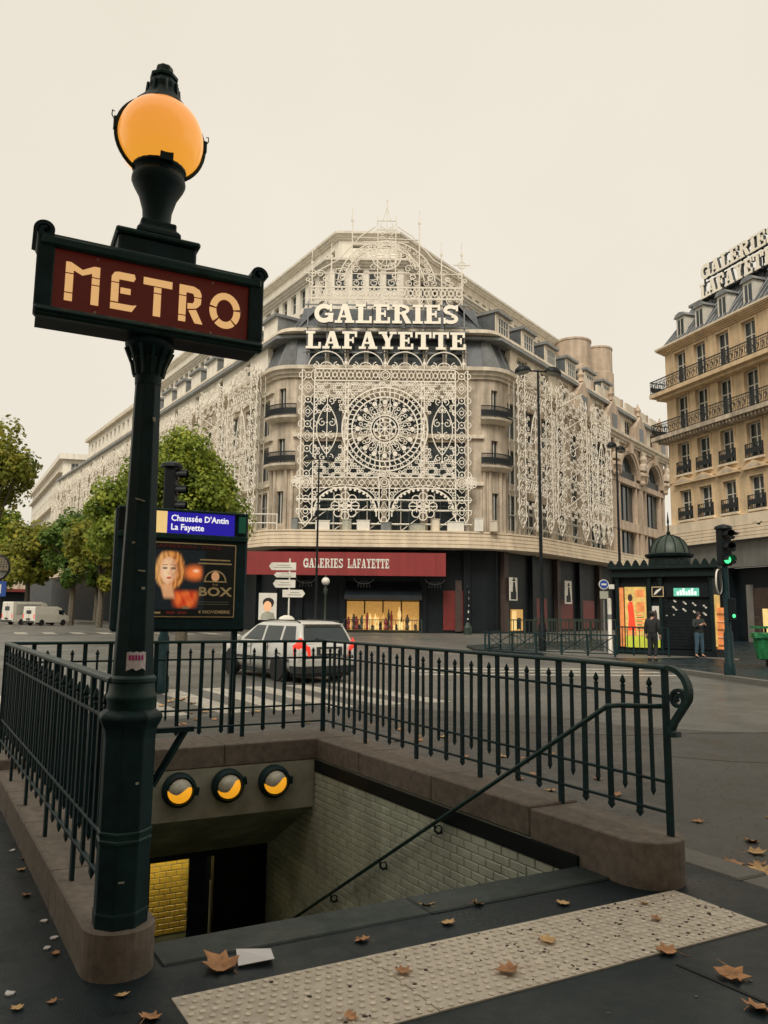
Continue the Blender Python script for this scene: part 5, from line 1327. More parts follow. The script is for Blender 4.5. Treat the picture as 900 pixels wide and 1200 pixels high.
# boxes on the canopy
random.seed(21)
for i,(x,w,h,m_) in enumerate(((-6.9,.5,.9,'zinc'),(-4.8,1.1,.7,'white'),(-2.9,.7,.8,'concrete'),(-1.6,1.0,.75,'white'),(.2,.8,.6,'zinc'),(2.6,1.2,.5,'concrete'),(4.0,.6,.9,'stone'),(5.6,1.3,.7,'white'),(7.4,.7,1.0,'white'),(8.6,.6,.8,'stone'))):
    t = thing('floodlight_box', 'equipment box on the canopy ledge, number %s from the left' % ('one two three four five six seven eight nine ten'.split()[i]), 'box', T(x,59.0,7.95,random.uniform(-.3,.3)), 'boxes on the canopy')
    t['label'] = ['small grey box at the left end of the canopy','wide white box on the canopy, left of the hanging flower','pale box on the canopy under the left hanging flower','white box on the canopy right of the left hanging flower','low grey box on the canopy under the centre column','low wide pale box on the canopy right of centre','narrow upright stone coloured box on the canopy','widest white box on the canopy under the right lace column','tall white box at the canopy corner','stone coloured box farthest right on the canopy'][i]
    add('case', MB().box(-w/2,w/2,-.3,.3,0,h), t, rel=True, mat=m_, bevel=.03); add('lid', MB().box(-w/2-.03,w/2+.03,-.33,.33,h,h+.06), t, rel=True, mat=m_)
# ================================================================== RIGHT-HAND BUILDING
random.seed(5)
CX, CY = 20.6, 54.0
FH = wallframe((CX,CY,0), .319, -.948)
hb = thing('corner_building', 'ochre stone apartment building with black balconies and slate mansard', 'building', T(CX,CY,0))
def Hh(name, mb, mat='stone_p', parent=None, F=FH, **k): return add(name, mb, parent or hb, F, mat=mat, **k)
xs = [1.6,3.55,5.7,7.95,10.2,12.5]
c1 = [(x-.57,x+.57) for x in xs]
LW = 15
rows = [(8.25,10.35),(11.5,13.75),(14.75,17.15),(18.05,20.4)]
Hh('wall', wall_open(0,LW,7.7,20.6,c1,rows,-.4,0))
Hh('side_wall', MB().box(0,.4,7.7,21.0,-12,-.401))
for ri,(ya,yb) in enumerate(rows):
    for (xa,xb) in c1:
        f_ = window(FH, xa, xb, ya, yb, -.28, hb, 1, 1, fw=.085)
        fr = MB(); fr.box(xa-.16,xa-.002,ya,yb+.14,0,.05); fr.box(xb+.002,xb+.16,ya,yb+.14,0,.05); fr.box(xa-.002,xb+.002,yb+.002,yb+.14,0,.045)
        Hh('window_surround', fr)
        if ri == 0:
            Hh('pediment', MB().prism([(xa-.45,yb+.42),(xb+.45,yb+.42),(xb+.45,yb+.52),((xa+xb)/2,yb+.95),(xa-.45,yb+.52)],0,.28))
            Hh('pediment_recess', MB().prism([(xa-.15,yb+.53),(xb+.15,yb+.53),((xa+xb)/2,yb+.80)],.281,.286), 'stone2')
        if ri < 2:
            br = MB()
            for k in range(9): x = xa-.1+1.34*k/8; br.box(x-.012,x+.012,ya+.02,ya+.85,.10,.125)
            br.box(xa-.14,xb+.14,ya+.85,ya+.90,.08,.14); br.box(xa-.14,xb+.14,ya+.02,ya+.07,.08,.14); br.box(xa-.14,xb+.14,ya+.28,ya+.62,.105,.118)
            for x in (xa-.13,xb+.13): br.box(x-.015,x+.015,ya+.02,ya+.9,0,.12)
            Hh('window_railing', br, 'iron')
            Hh('sill', MB().box(xa-.2,xb+.2,ya-.14,ya-.001,0,.2), 'cream')
for zz in (11.05,): Hh('string_course', MB().box(0,LW,zz-.05,zz+.05,0,.07))
def hcorn(z0,h,p,mat,x0=-.0):
    mb = MB(); n = 4
    for i in range(n): mb.box(x0-p*(i+1)/n,LW,z0+h*i/n+.002*i,z0+h*(i+1)/n,-1,p*(i+1)/n)
    return Hh('cornice', mb, mat)
for i in range(4): Hh('fascia_strip', MB().box(-.55+.05*i,LW,6.4+.23*i,6.58+.23*i,-.4,.5-.05*i), 'cream'); Hh('fascia_gap', MB().box(-.4+.05*i,LW,6.581+.23*i,6.629+.23*i,-.4,.38-.05*i), 'cream')
Hh('fascia_band', MB().box(-.3,LW,7.322,8.0,-.4,.30), 'cream')
hcorn(20.6,.4,.45,'stone_p')
Hh('gutter', MB().box(-.5,LW,21.0,21.14,-1,.52), 'cream')
for zb, dent in ((14.2,True),(17.45,False)):
    mb = MB(); mb.box(-.85,LW,zb,zb+.28,-.6,.85); mb.box(-.5,LW,zb-.22,zb-.001,-.6,.5); Hh('balcony_slab', mb, 'stone_p' if not dent else 'stone2')
    if dent:
        dn = MB()
        for k in range(50): dn.box(-.3+k*.3,-.14+k*.3,zb-.2,zb-.02,.5,.68)
        Hh('dentils', dn, 'stone2', kind='stuff')
    b0 = zb+.281
    ir = MB()
    for k in range(110): x = -.78+k*.142; ir.box(x-.011,x+.011,b0,b0+.92,.76,.782)
    Hh('balcony_bars', ir, 'iron', kind='stuff')
    Hh('balcony_handrail', MB().box(-.82,LW,b0+.92,b0+.98,.74,.80), 'iron'); Hh('balcony_rail', MB().box(-.82,LW,b0+.06,b0+.10,.75,.79), 'iron'); Hh('balcony_rail', MB().box(-.82,LW,b0+.74,b0+.77,.75,.79), 'iron')
    sw = MB()
    for k in range(36):
        x = -.6+k*.43; sw.ribbon([(x+.15*math.cos(t_)*(1-.03*q), b0+.42+.26*math.sin(t_)*(1-.03*q)) for q,t_ in enumerate([2*PI*i/10 for i in range(14)])], .035, .765, .785)
    Hh('balcony_ironwork', sw, 'iron', kind='stuff')
    e_ = MB()
    for k in range(8): zz = -.55+k*.19; e_.box(-.80,-.78,b0,b0+.92,zz-.011,zz+.011)
    e_.box(-.82,-.76,b0+.92,b0+.98,-.6,.74); e_.box(-.81,-.77,b0+.25,b0+.6,-.5,.7); Hh('balcony_end', e_, 'iron')
# mansard with dormers
mm = MB(); v = []
for x,dx in ((-.1,1.3),(LW,0)): v += [(x,21.15,.25),(x+dx,24.1,-1.7),(x+dx,24.1,-4),(x,21.15,-4)]
mm.add(v, [(0,1,2,3),(7,6,5,4),(0,4,5,1),(1,5,6,2),(2,6,7,3),(3,7,4,0)]); Hh('mansard', mm, 'slate')
for k in range(34):
    x = .2+k*.44
    Hh('mansard_seam', MB().tube([(x,21.2,.27),(x+1.0*max(0,1-x/14),24.1,-1.68)],.022,4), 'zinc')
Hh('mansard_ridge', MB().box(1.0,LW,24.1,24.3,-2.1,-1.45), 'zinc')
for x in (1.75,3.65,5.8,8.05,10.3):
    d_ = Hh('dormer', MB().box(x-.45,x+.45,21.4,22.95,-1.6,-.05), 'wframe'); 
    add('dormer_pane', MB().box(x-.28,x+.28,21.55,22.75,-.049,-.03), d_, FH, mat='glass2'); add('dormer_bar', MB().box(x-.03,x+.03,21.55,22.75,-.029,-.015), d_, FH, mat='wframe')
    add('dormer_roof', MB().prism([(x-.58,22.95),(x+.58,22.95),(x+.4,23.2),(x,23.3),(x-.4,23.2)],-1.7,.08), d_, FH, mat='zinc')
# shop storey
Hh('shop_fascia', MB().box(-.2,LW,4.7,6.4,-.5,.1), 'grey')
for k in range(8): Hh('fascia_joint', MB().box(1+k*1.9,1.02+k*1.9,4.72,6.38,.1,.108), 'grout')
Hh('shopfront', MB().box(-.2,LW,0,4.7,-1.2,-.6), 'shop')
for x in (-.1,4.6,9.6): Hh('shop_pier', MB().box(x,x+.6,0,4.7,-.6,.02), 'shop')
Hh('shop_window', MB().box(6.6,9.4,.2,3.4,-.6,-.55), 'brown'); 
for i,x in enumerate((6.7,7.3,8.2,8.8)): Hh('shop_item', MB().cbox(x,x+.4,.4,1.6+.5*(i % 2),-.549,-.5,.03), ('brown','gold2','shop','brown')[i])
Hh('doorway_frame', MB().box(6.3,6.6,0,3.6,-.6,-.3), 'grey')
for i, t_ in enumerate(('H','&','M')):
    add('shop_letter', text_mesh(t_, 1.25, 'redsign', .04, sx=.72, shear=.25, offs=.02), hb, FH @ Matrix.Translation((8.85+.78*i,4.95,.15)))
# roof sign on the right building
rs = thing('roof_sign', 'two rows of letters on a frame atop the ochre corner building', 'sign', FH @ Matrix.Translation((3.4,25.3,-1.5)))
FRS = FH @ Matrix.Translation((0,0,-1.1))
slab_text('GALERIES', 3.1, 25.2, 6.6, 1.1, FRS, 'letter', rs, .30)
slab_text('LAFAYETTE', 2.95, 23.85, 7.1, 1.1, FRS, 'letter', rs, .30)
for z_ in (23.8,25.08,26.35): add('sign_rail', MB().box(2.9,10.2,z_-.04,z_+.04,-.12,-.04), rs, FRS, mat='dark')
for k in range(5): x = 3.0+k*1.75; add('sign_post', MB().box(x-.05,x+.05,23.2,26.4,-.2,-.121), rs, FRS, mat='dark')

# ================================================================== FAR BUILDING, left
fbO = (-64.5,150)
FF1 = wallframe((fbO[0],fbO[1],0), .97,.24); FF2 = wallframe((fbO[0],fbO[1],0), .50,-.866)
fb = thing('far_building', 'pale far building with curved top storey at the end of the street', 'building', T(fbO[0],fbO[1],0))
cf = [(1.5+3.2*i,2.9+3.2*i) for i in range(6)]
add('wall', wall_open(0,22,0,31.5,cf,[(17.5,20),(22,24.5),(28.6,30.8)],-.5), fb, FF1, mat='stone_w')
for xa,xb in cf:
    for ya,yb in ((17.5,20),(22,24.5),(28.6,30.8)): window(FF1, xa, xb, ya, yb, -.3, fb, fw=.12)
cf2 = [(-58+3.2*i,-56.4+3.2*i) for i in range(18)]
add('wall', wall_open(-60,0,0,31.5,cf2,[(20,22.5),(24,26.2),(28.2,30.3)],-.5), fb, FF2, mat='stone_w')
for xa,xb in cf2:
    for ya,yb in ((20,22.5),(24,26.2),(28.2,30.3)): window(FF2, xa, xb, ya, yb, -.3, fb, fw=.12)
add('shopfront', MB().box(0,22,0,10,.01,.3), fb, FF1, mat='shop'); add('shopfront', MB().box(-60,0,0,10,.01,.3), fb, FF2, mat='shop')
for zz in (16.6,21.2,27.2): add('balcony', MB().box(0,22,zz,zz+.35,0,1.0), fb, FF1, mat='stone'); add('balcony', MB().box(-60,0,zz+1.6,zz+1.9,0,.8), fb, FF2, mat='stone')
add('cornice', MB().box(-60,.6,31.5,32.6,-3,.8), fb, FF2, mat='stone_w'); add('cornice', MB().box(-.6,22,31.501,32.61,-3,.8), fb, FF1, mat='stone_w')
for zz in (17.0,21.6): add('balcony_rail', MB().box(0,22,zz+.9,zz+1.0,.9,1.0), fb, FF1, mat='iron')
# street wall closing the boulevard on the far left
wb_ = thing('boulevard_block', 'shaded row of shopfronts behind the far trees', 'building', T(-75,128,0))
FWb = wallframe((-75,128,0), .93,.37)
add('wall', MB().box(-60,14,0,12,-1,0), wb_, FWb, mat='stone2'); add('shopfront', MB().box(-60,14,0,4.5,.01,.2), wb_, FWb, mat='shop'); add('shopfront_awning', MB().box(-60,14,4.5,5.0,.01,1.5), wb_, FWb, mat='red')

# ================================================================== TREES
def tree(label, x, y, h, rx_, crown_lo, mat, n, leaf, seed, group=None, rh=None, clumps=26, gap=.0):
    random.seed(seed)
    t = thing('plane_tree', label, 'tree', T(x,y,0), group)
    tk = MB(); pts = [(0,0,-.1),(.05,0,h*.2),(-.06,.05,h*.4),(.04,0,h*.62),(0,0,h*.85)]
    r0 = .018*h+.06; tk.tube(pts, [r0*1.25,r0,r0*.85,r0*.55,r0*.15], 8)
    add('trunk', tk, t, rel=True, mat='bark', smooth=True)
    cl = []; zc = (h+crown_lo)/2; rz_ = (h-crown_lo)/2; ry = rh or rx_
    for k in range(clumps):
        while True:
            u = Vector((random.uniform(-1,1),random.uniform(-1,1),random.uniform(-1,1)))
            if .25 < u.length < 1: break
        u = u.normalized()*random.uniform(.35,.92)
        taper = 1-.25*max(0,u.z)
        cl.append((Vector((u.x*rx_*taper*.82,u.y*ry*taper*.82,zc+u.z*rz_*.85)), random.uniform(.16,.36)*rx_))
    lb = MB()
    for c,_ in cl[:14]:
        s_ = Vector((0,0,h*random.uniform(.3,.55))); mid = (s_+c)/2+Vector((0,0,.4)); lb.tube([s_,mid,c],[r0*.35,r0*.22,r0*.06],5)
    add('limbs', lb, t, rel=True, mat='bark')
    cr_ = MB()
    for i in range(n):
        c, r_ = cl[i % len(cl)]
        d = Vector((random.gauss(0,1),random.gauss(0,1),random.gauss(0,.85))).normalized()*r_*random.uniform(.35,1.12)**.6
        p = c+d; s_ = leaf*random.uniform(.6,1.25)
        nrm = (d.normalized()+Vector((random.uniform(-.8,.8),random.uniform(-.8,.8),random.uniform(-.2,1.0)))).normalized()
        e1 = nrm.cross(Vector((random.uniform(-1,1),random.uniform(-1,1),random.uniform(-1,1)))).normalized(); e2 = nrm.cross(e1)
        cr_.add([p-e1*s_*.5, p+e2*s_*.42-e1*s_*.05, p+e1*s_*.55, p-e2*s_*.42-e1*s_*.05], [(0,1,2,3)])
    me = bpy.data.meshes.new('crown'); me.from_pydata(cr_.v,[],cr_.f); me.materials.append(M[mat])
    add('crown', me, t, rel=True)
    return t
tree('bushy green plane tree behind the station board', -11.0, 42, 12.2, 4.1, 4.4, 'leaf1', 30000, .215, 1, clumps=56)
tree('tree with thinning yellow leaves at the left edge of the picture', -23.6, 45, 13.6, 3.6, 6.2, 'leaf2', 8000, .25, 2, clumps=40)
tree('tall green tree directly behind the metro post', -17.5, 52, 12.2, 3.6, 4.0, 'leaf1', 8000, .34, 3)
tree('yellowing tree beside the metro post, right of the dark green one', -27.0, 73, 12.2, 4.2, 3.0, 'leaf2', 8000, .42, 4)
tree('dark green street tree behind the white vans', -34.2, 84, 14.6, 4.8, 3.2, 'leaf3', 8000, .45, 5)
tree('yellow green street tree above the white vans', -41.0, 88, 13.2, 5.4, 3.2, 'leaf2', 8000, .48, 6)
tree('leafy tree at the far left, below the thinning one', -49.0, 97, 15.5, 6.4, 3.2, 'leaf1', 7000, .52, 7)
tree('distant tree closing the boulevard at the left edge', -60.0, 108, 14.0, 6.0, 4.0, 'leaf2', 6000, .55, 8)
tree('distant dark tree between the white vans and the post', -39.0, 104, 12.5, 4.6, 4.0, 'leaf3', 6000, .55, 9)
# ================================================================== STREET THINGS
random.seed(9)
# ---- estate car
ca = math.atan2(UY, UX)
car = thing('estate_car', 'silver estate taxi with red tail lamps, seen from behind through the railing', 'car', T(-1.88,19.5,-.075,R(127)))
def K(name, mb, mat='silver', parent=None, **k): return add(name, mb, parent or car, rel=True if parent is None else True, mat=mat, **k)
def sect(x, w, zb, zt, cr_=.06):
    half = [(0,zb),(.62*w,zb),(.78*w,zb+.06),(.86*w,zb+.20),(.885*w,(zb+zt)/2),(.872*w,zt-.16),(.84*w,zt-.05),(.76*w,zt),(0,zt+cr_*.5)]
    return [(x,y,z_) for y,z_ in half]+[(x,-y,z_) for y,z_ in half[-2:0:-1]]
stn = [(-.99,.80,.46,.66),(-.985,.90,.40,.76),(-.95,.96,.32,.88),(-.86,.985,.26,.945),(-.6,1,.22,.96),(0,1,.20,.965),(1.0,1,.19,.955),(2.0,1,.20,.945),(2.35,.995,.20,.935),(2.75,.98,.21,.90),(3.2,.94,.23,.83),(3.42,.88,.27,.76),(3.54,.78,.33,.68),(3.58,.66,.40,.60)]
body = K('body', MB().loft([sect(*s_) for s_ in stn]), smooth=True)
def rr(x0, x1, y, z_, r_, n=4):
    pts = []
    for cx,cy,a0 in ((x1-r_,y-r_,0),(x0+r_,y-r_,90),(x0+r_,-y+r_,180),(x1-r_,-y+r_,270)):
        for k in range(n+1): a = R(a0+90*k/n); pts.append((cx+r_*math.cos(a), cy+r_*math.sin(a), z_))
    return pts
K('cabin', MB().loft([rr(-.91,2.45,.795,.93,.10), rr(-.80,2.05,.735,1.12,.10), rr(-.66,1.58,.655,1.36,.11), rr(-.58,1.42,.62,1.415,.12), rr(-.45,1.25,.54,1.455,.14), rr(-.1,.9,.3,1.475,.14)]), smooth=True)
def side_glass(s_, x0b, x1b, x0t, x1t, z0=.975, z1=1.345):
    yb = .795-(z0-.93)*(.795-.655)/.43+.008; yt_ = .795-(z1-.93)*(.795-.655)/.43+.010
    zm = (z0+z1)/2; ym = (yb+yt_)/2+.004
    return MB().loft([[(x0b,s_*yb,z0),(x1b,s_*yb,z0),(x1b,s_*(yb-.02),z0),(x0b,s_*(yb-.02),z0)],[((x0b+x0t)/2,s_*ym,zm),((x1b+x1t)/2,s_*ym,zm),((x1b+x1t)/2,s_*(ym-.02),zm),((x0b+x0t)/2,s_*(ym-.02),zm)],[(x0t,s_*yt_,z1),(x1t,s_*yt_,z1),(x1t,s_*(yt_-.02),z1),(x0t,s_*(yt_-.02),z1)]])
for s_ in (-1,1):
    K('side_window', side_glass(s_,-.68,-.03,-.50,-.03), 'glass'); K('side_window', side_glass(s_,.09,.90,.09,.88), 'glass'); K('side_window', side_glass(s_,1.02,2.0,1.0,1.46), 'glass')
    K('tail_lamp', MB().prism([(s_*.60,.70),(s_*.80,.68),(s_*.835,.93),(s_*.78,1.07),(s_*.70,1.03),(s_*.64,.90)],-.02,.045).__class__() if False else MB().loft([[(-1.005,s_*.54,.63),(-.945,s_*.81,.62),(-.78,s_*.884,.64)],[(-1.005,s_*.56,.86),(-.945,s_*.825,.90),(-.74,s_*.888,.90)],[(-.945,s_*.66,.93),(-.91,s_*.80,.97),(-.80,s_*.83,.95)],[(-.88,s_*.73,1.07),(-.86,s_*.76,1.08),(-.80,s_*.765,1.06)]], False, False), 'taill')
    K('side_trim', MB().box(-.55,2.6,s_*.872-.012,s_*.872+.020,.50,.565), 'trim')
    K('roof_rail', MB().tube([(-.55,s_*.58,1.43),(-.4,s_*.575,1.475),(1.0,s_*.575,1.49),(1.25,s_*.58,1.44)],.016,6), 'trim', smooth=True)
    mr_ = K('door_mirror', MB().lathe([(.01,-.09),(.07,-.06),(.085,0),(.07,.06),(.01,.09)],10,0,(1.95,s_*.98,1.0)), smooth=True)
    K('sill_trim', MB().box(-.3,2.3,s_*.74-.02,s_*.74+.03,.17,.235), 'trim')
    for x in (.52,1.42): K('door_seam', MB().box(x-.006,x+.006,s_*.868,s_*.8875,.32,.93), 'trim')
    for x in (.62,1.55): K('door_handle', MB().box(x-.08,x+.08,s_*.87,s_*.895,.80,.83), 'silver')
rwq = [(-.925+.36*(z_-.96)+.0 if False else -.905+(z_-.93)*.578-.012, z_) for z_ in (.985,1.16,1.34)]
K('rear_window', MB().loft([[(x,-yy,z_),(x,yy,z_),(x+.02,yy,z_),(x+.02,-yy,z_)] for (x,z_),yy in zip(rwq,(.66,.62,.56))]), 'glass2')
K('rear_wiper', MB().tube([(-.92,.0,.99),(-.86,.32,1.06)],.012,5), 'trim')
K('rear_spoiler', MB().box(-.74,-.55,-.56,.56,1.385,1.41), 'silver', bevel=.008)
K('number_plate', MB().box(-1.005,-.99,-.26,.26,.70,.81), 'white'); K('tailgate_recess', MB().box(-1.0,-.975,-.36,.36,.66,.86), 'trim')
K('rear_bumper', MB().loft([[(-1.02,-.70,.40),(-1.02,.70,.40),(-.90,.875,.40),(-.6,.89,.40),(-.6,-.89,.40),(-.90,-.875,.40)],[(-1.04,-.70,.57),(-1.04,.70,.57),(-.90,.885,.57),(-.6,.895,.57),(-.6,-.895,.57),(-.90,-.885,.57)]]), 'silver', bevel=.015)
K('bumper_trim', MB().loft([[(-.99,-.68,.24),(-.99,.68,.24),(-.88,.86,.24),(-.6,.87,.24),(-.6,-.87,.24),(-.88,-.86,.24)],[(-1.015,-.70,.398),(-1.015,.70,.398),(-.89,.872,.398),(-.6,.885,.398),(-.6,-.885,.398),(-.89,-.872,.398)]]), 'trim')
K('underbody', MB().box(-.85,3.3,-.70,.70,.14,.22), 'trim')
tyre = MB().lathe([(.20,-.10),(.295,-.10),(.318,-.07),(.318,.07),(.295,.10),(.20,.10)],24).mesh('black',True)
rimb = MB().lathe([(.215,.06),(.21,.095),(.19,.085),(.06,.07),(.05,.09),(.001,.09)],20)
for k in range(7):
    a = 2*PI*k/7; c_,s_ = math.cos(a),math.sin(a); rimb.add([(.05*c_-.025*s_,.05*s_+.025*c_,.088),(.05*c_+.025*s_,.05*s_-.025*c_,.088),(.20*c_+.03*s_,.20*s_-.03*c_,.098),(.20*c_-.03*s_,.20*s_+.03*c_,.098)],[(0,1,2,3)])
rim = rimb.mesh('steel')
for x in (0,2.58):
    for s_ in (-1,1):
        K('wheel_arch', MB().lathe([(.365,-.05),(.375,.012),(.345,.014),(.34,-.05)],24,0,(0,0,0)), 'trim').matrix_basis = Matrix.Translation((x,s_*.868,.33)) @ Matrix.Rotation(-s_*PI/2,4,'X')
        add('wheel_well', MB().lathe([(.36,-.1),(.36,.003),(.001,.003)],24), car, Matrix.Translation((x,s_*.872,.33)) @ Matrix.Rotation(-s_*PI/2,4,'X'), rel=True, mat='black')
        w_ = add('wheel', tyre, car, Matrix.Translation((x,s_*.80,.318)) @ Matrix.Rotation(-s_*PI/2,4,'X'), rel=True)
        add('rim', rim, w_, rel=True)
ts = K('taxi_sign', MB().lathe([(.20,0),(.21,.03),(.17,.085),(.08,.125),(.001,.135)],16,0,(0,0,0)), 'white', smooth=True); ts.matrix_basis = Matrix.Translation((.75,.22,1.47)) @ Matrix.Diagonal((.6,1.1,1,1))

# ---- white vans far left
def van(label, x, y, rz, L, W_, Hh_, mat='vanw', panel=False):
    t = thing('white_van', label, 'van', T(x,y,-.075,rz), 'vans parked at the left')
    def V_(n, mb, m_=mat, **k): add(n, mb, t, rel=True, mat=m_, **k)
    V_('body', MB().loft([[(xx,-w/2,z0),(xx,w/2,z0),(xx,w/2,z1*.6),(xx,w/2*.94,z1),(xx,-w/2*.94,z1),(xx,-w/2,z1*.6)] for xx,w,z0,z1 in ((0,W_*.96,.35,Hh_*.97),(.08,W_,.3,Hh_),(L*.62,W_,.3,Hh_),(L*.74,W_*.97,.3,Hh_*.93),(L*.88,W_*.95,.32,Hh_*.58),(L,W_*.85,.36,Hh_*.46))]), bevel=.03)
    V_('rear_window', MB().box(-.02,.01,-W_*.2,W_*.2,Hh_*.62,Hh_*.8), 'glass'); V_('rear_bumper', MB().box(-.08,.05,-W_*.47,W_*.47,.3,.5), 'trim'); V_('door_seam', MB().box(-.012,.01,-.012,.012,.45,Hh_*.93), 'trim')
    V_('number_plate', MB().box(-.09,-.075,-.3,.3,.62,.75), 'shop')
    for s_ in (-1,1):
        V_('tail_lamp', MB().box(-.015,.03,s_*W_*.44-.06,s_*W_*.44+.06,.75,1.15), 'taill')
        V_('side_window', MB().box(L*.66,L*.8,s_*W_*.475-.03,s_*W_*.475+.03,Hh_*.58,Hh_*.82), 'glass')
        if panel: V_('side_panel', MB().box(.4,L*.6,s_*W_*.5-.02,s_*W_*.5+.015,Hh_*.45,Hh_*.9), 'concrete')
        for xx in (L*.2,L*.8): o = add('wheel', tyre, t, Matrix.Translation((xx,s_*(W_/2-.08),.318)) @ Matrix.Rotation(-s_*PI/2,4,'X'), rel=True)
van('taller white van parked on the left', -40.2, 82, R(58), 5.4, 2.0, 2.45, panel=True)
van('smaller white van parked nearest the street trees', -36.3, 78.6, R(62), 4.4, 1.85, 1.95)

# ---- double street lamps
def street_lamp(label, x, y, h, az):
    t = thing('street_lamp', label, 'street lamp', T(x,y,-.05,az), 'tall double street lamps')
    add('pole', MB().lathe([(.16,0),(.16,1.2),(.11,1.3),(.085,3),(.05,h-.2),(.02,h)],10), t, rel=True, mat='dark', smooth=True)
    add('arm', MB().tube([(-.62,0,h-.16),(-.3,0,h-.10),(.3,0,h-.10),(.62,0,h-.16)],.035,6), t, rel=True, mat='dark')
    for s_ in (-1,1):
        hd = add('lamp_head', MB().lathe([(.04,.26),(.16,.22),(.27,.12),(.31,0),(.30,-.06),(.001,-.05)],16,0,(0,0,0)), t, Matrix.Translation((s_*.70,0,h-.12)) @ Matrix.Rotation(s_*.18,4,'Y') @ Matrix.Diagonal((1.25,.9,1,1)), rel=True, mat='dark', smooth=True)
        add('lamp_glass', MB().lathe([(.27,-.061),(.2,-.13),(.001,-.16)],14), hd, rel=True, mat='steel', smooth=True)
street_lamp('tall double street lamp in front of the right wing lace', 6.85,33,12.6,.12)
street_lamp('double street lamp against the arched windows', 14.0,45,11.8,.9)
street_lamp('double street lamp in front of the rosette panel', -4.56,52,12.3,.1)

# ---- direction signs
t = thing('direction_post', 'white post with four arrow shaped direction signs', 'signpost', T(-5.54,45,0))
add('pole', MB().tube([(0,0,-.05),(0,0,4.75)],.05,8), t, rel=True, mat='white')
for (x0,x1,y0,y1,sg_) in ((-1.22,.38,4.05,4.5,-1),(-.92,.38,3.62,3.92,-1),(-.96,.36,3.02,3.48,-1),(-.38,.95,2.46,2.9,1)):
    ym = (y0+y1)/2; c = .16
    pts = [(x0,ym),(x0+c,y1),(x1,y1),(x1,y0),(x0+c,y0)] if sg_ < 0 else [(x0,y0),(x0,y1),(x1-c,y1),(x1,ym),(x1-c,y0)]
    s_ = add('arrow_sign', MB().prism(pts,.052,.09), t, Matrix.Rotation(PI/2,4,'X'), rel=True, mat='white')
    add('sign_line', MB().box(x0+.3,x1-.25,ym-.09,ym-.05,.091,.094), t, Matrix.Rotation(PI/2,4,'X'), rel=True, mat='concrete_d'); add('sign_line', MB().box(x0+.45,x1-.35,ym+.04,ym+.08,.091,.094), t, Matrix.Rotation(PI/2,4,'X'), rel=True, mat='concrete_d')
# ---- small lantern
t = thing('street_lantern', 'short green street lamp with a round white globe', 'street lamp', T(-3.4,45,0))
add('pole', MB().lathe([(.14,0),(.14,.4),(.07,.5),(.05,2.6),(.11,2.75),(.12,2.95),(.07,3.1),(.12,3.22)],10), t, rel=True, mat='domeg', smooth=True)
add('globe', MB().lathe([(.24*math.sin(PI*i/12)+.001,-.24*math.cos(PI*i/12)) for i in range(13)],16,0,(0,0,3.42)), t, rel=True, mat='white', smooth=True)
add('globe_cap', MB().lathe([(.12,3.62),(.05,3.72),(.01,3.85)],8), t, rel=True, mat='domeg')

# ---- low fences in front of the shop and the far metro stairs
def fence(label, p0, p1, h, n, mat='domeg', z0=0, cross=False, name='low_fence', w=.03):
    dx,dy = p1[0]-p0[0],p1[1]-p0[1]; L = math.hypot(dx,dy)
    t = thing(name, label, 'fence', T(p0[0],p0[1],z0,math.atan2(dy,dx)))
    add('top_rail', MB().box(-.03,L+.03,-.03,.03,h-.05,h), t, rel=True, mat=mat); add('bottom_rail', MB().box(0,L,-.02,.02,.14,.18), t, rel=True, mat=mat)
    pm_ = MB().box(-w,w,-w,w,0,h-.051).mesh(mat)
    bm2 = MB().box(-.014,.014,-.014,.014,.05,h-.05).mesh(mat)
    for i in range(n+1): add('post', pm_, t, Matrix.Translation((L*i/n,0,0)), rel=True)
    for i in range(n):
        a,b = L*i/n+.04, L*(i+1)/n-.04
        if cross:
            add('cross_bar', MB().tube([(a,.0,.2),(b,0,h-.08)],.018,4), t, rel=True, mat=mat); add('cross_bar', MB().tube([(a,.03,h-.08),(b,.03,.2)],.018,4), t, rel=True, mat=mat)
        else:
            k_ = max(3,int((b-a)/.16))
            for k in range(1,k_): add('bar', bm2, t, Matrix.Translation((a+(b-a)*k/k_,0,0)), rel=True)
    return t
fence('low green fence in front of the lit display window', (-2.9,57.3), (2.9,57.3), 1.05, 3, z0=.06)
fence('dark crossed barrier in front of the far metro stairs', (4.45,32.2), (8.75,29.0), .88, 5, 'green', .0, True, 'crossed_barrier')
fence('short end of the crossed barrier beside the far metro stairs', (4.3,32.3), (5.3,34.6), .88, 1, 'green', .0, True, 'crossed_barrier')
fence('long green railing of the far metro stairs', (6.0,36.4), (9.9,33.6), 1.32, 6, 'domeg', .05)
fence('rear green railing of the far metro stairs', (8.0,40.5), (11.6,37.6), 1.36, 6, 'domeg', .05)
fence('dark railing standing before the lit kiosk posters', (9.3,30.6), (11.0,29.6), 1.12, 3, 'green', .06)

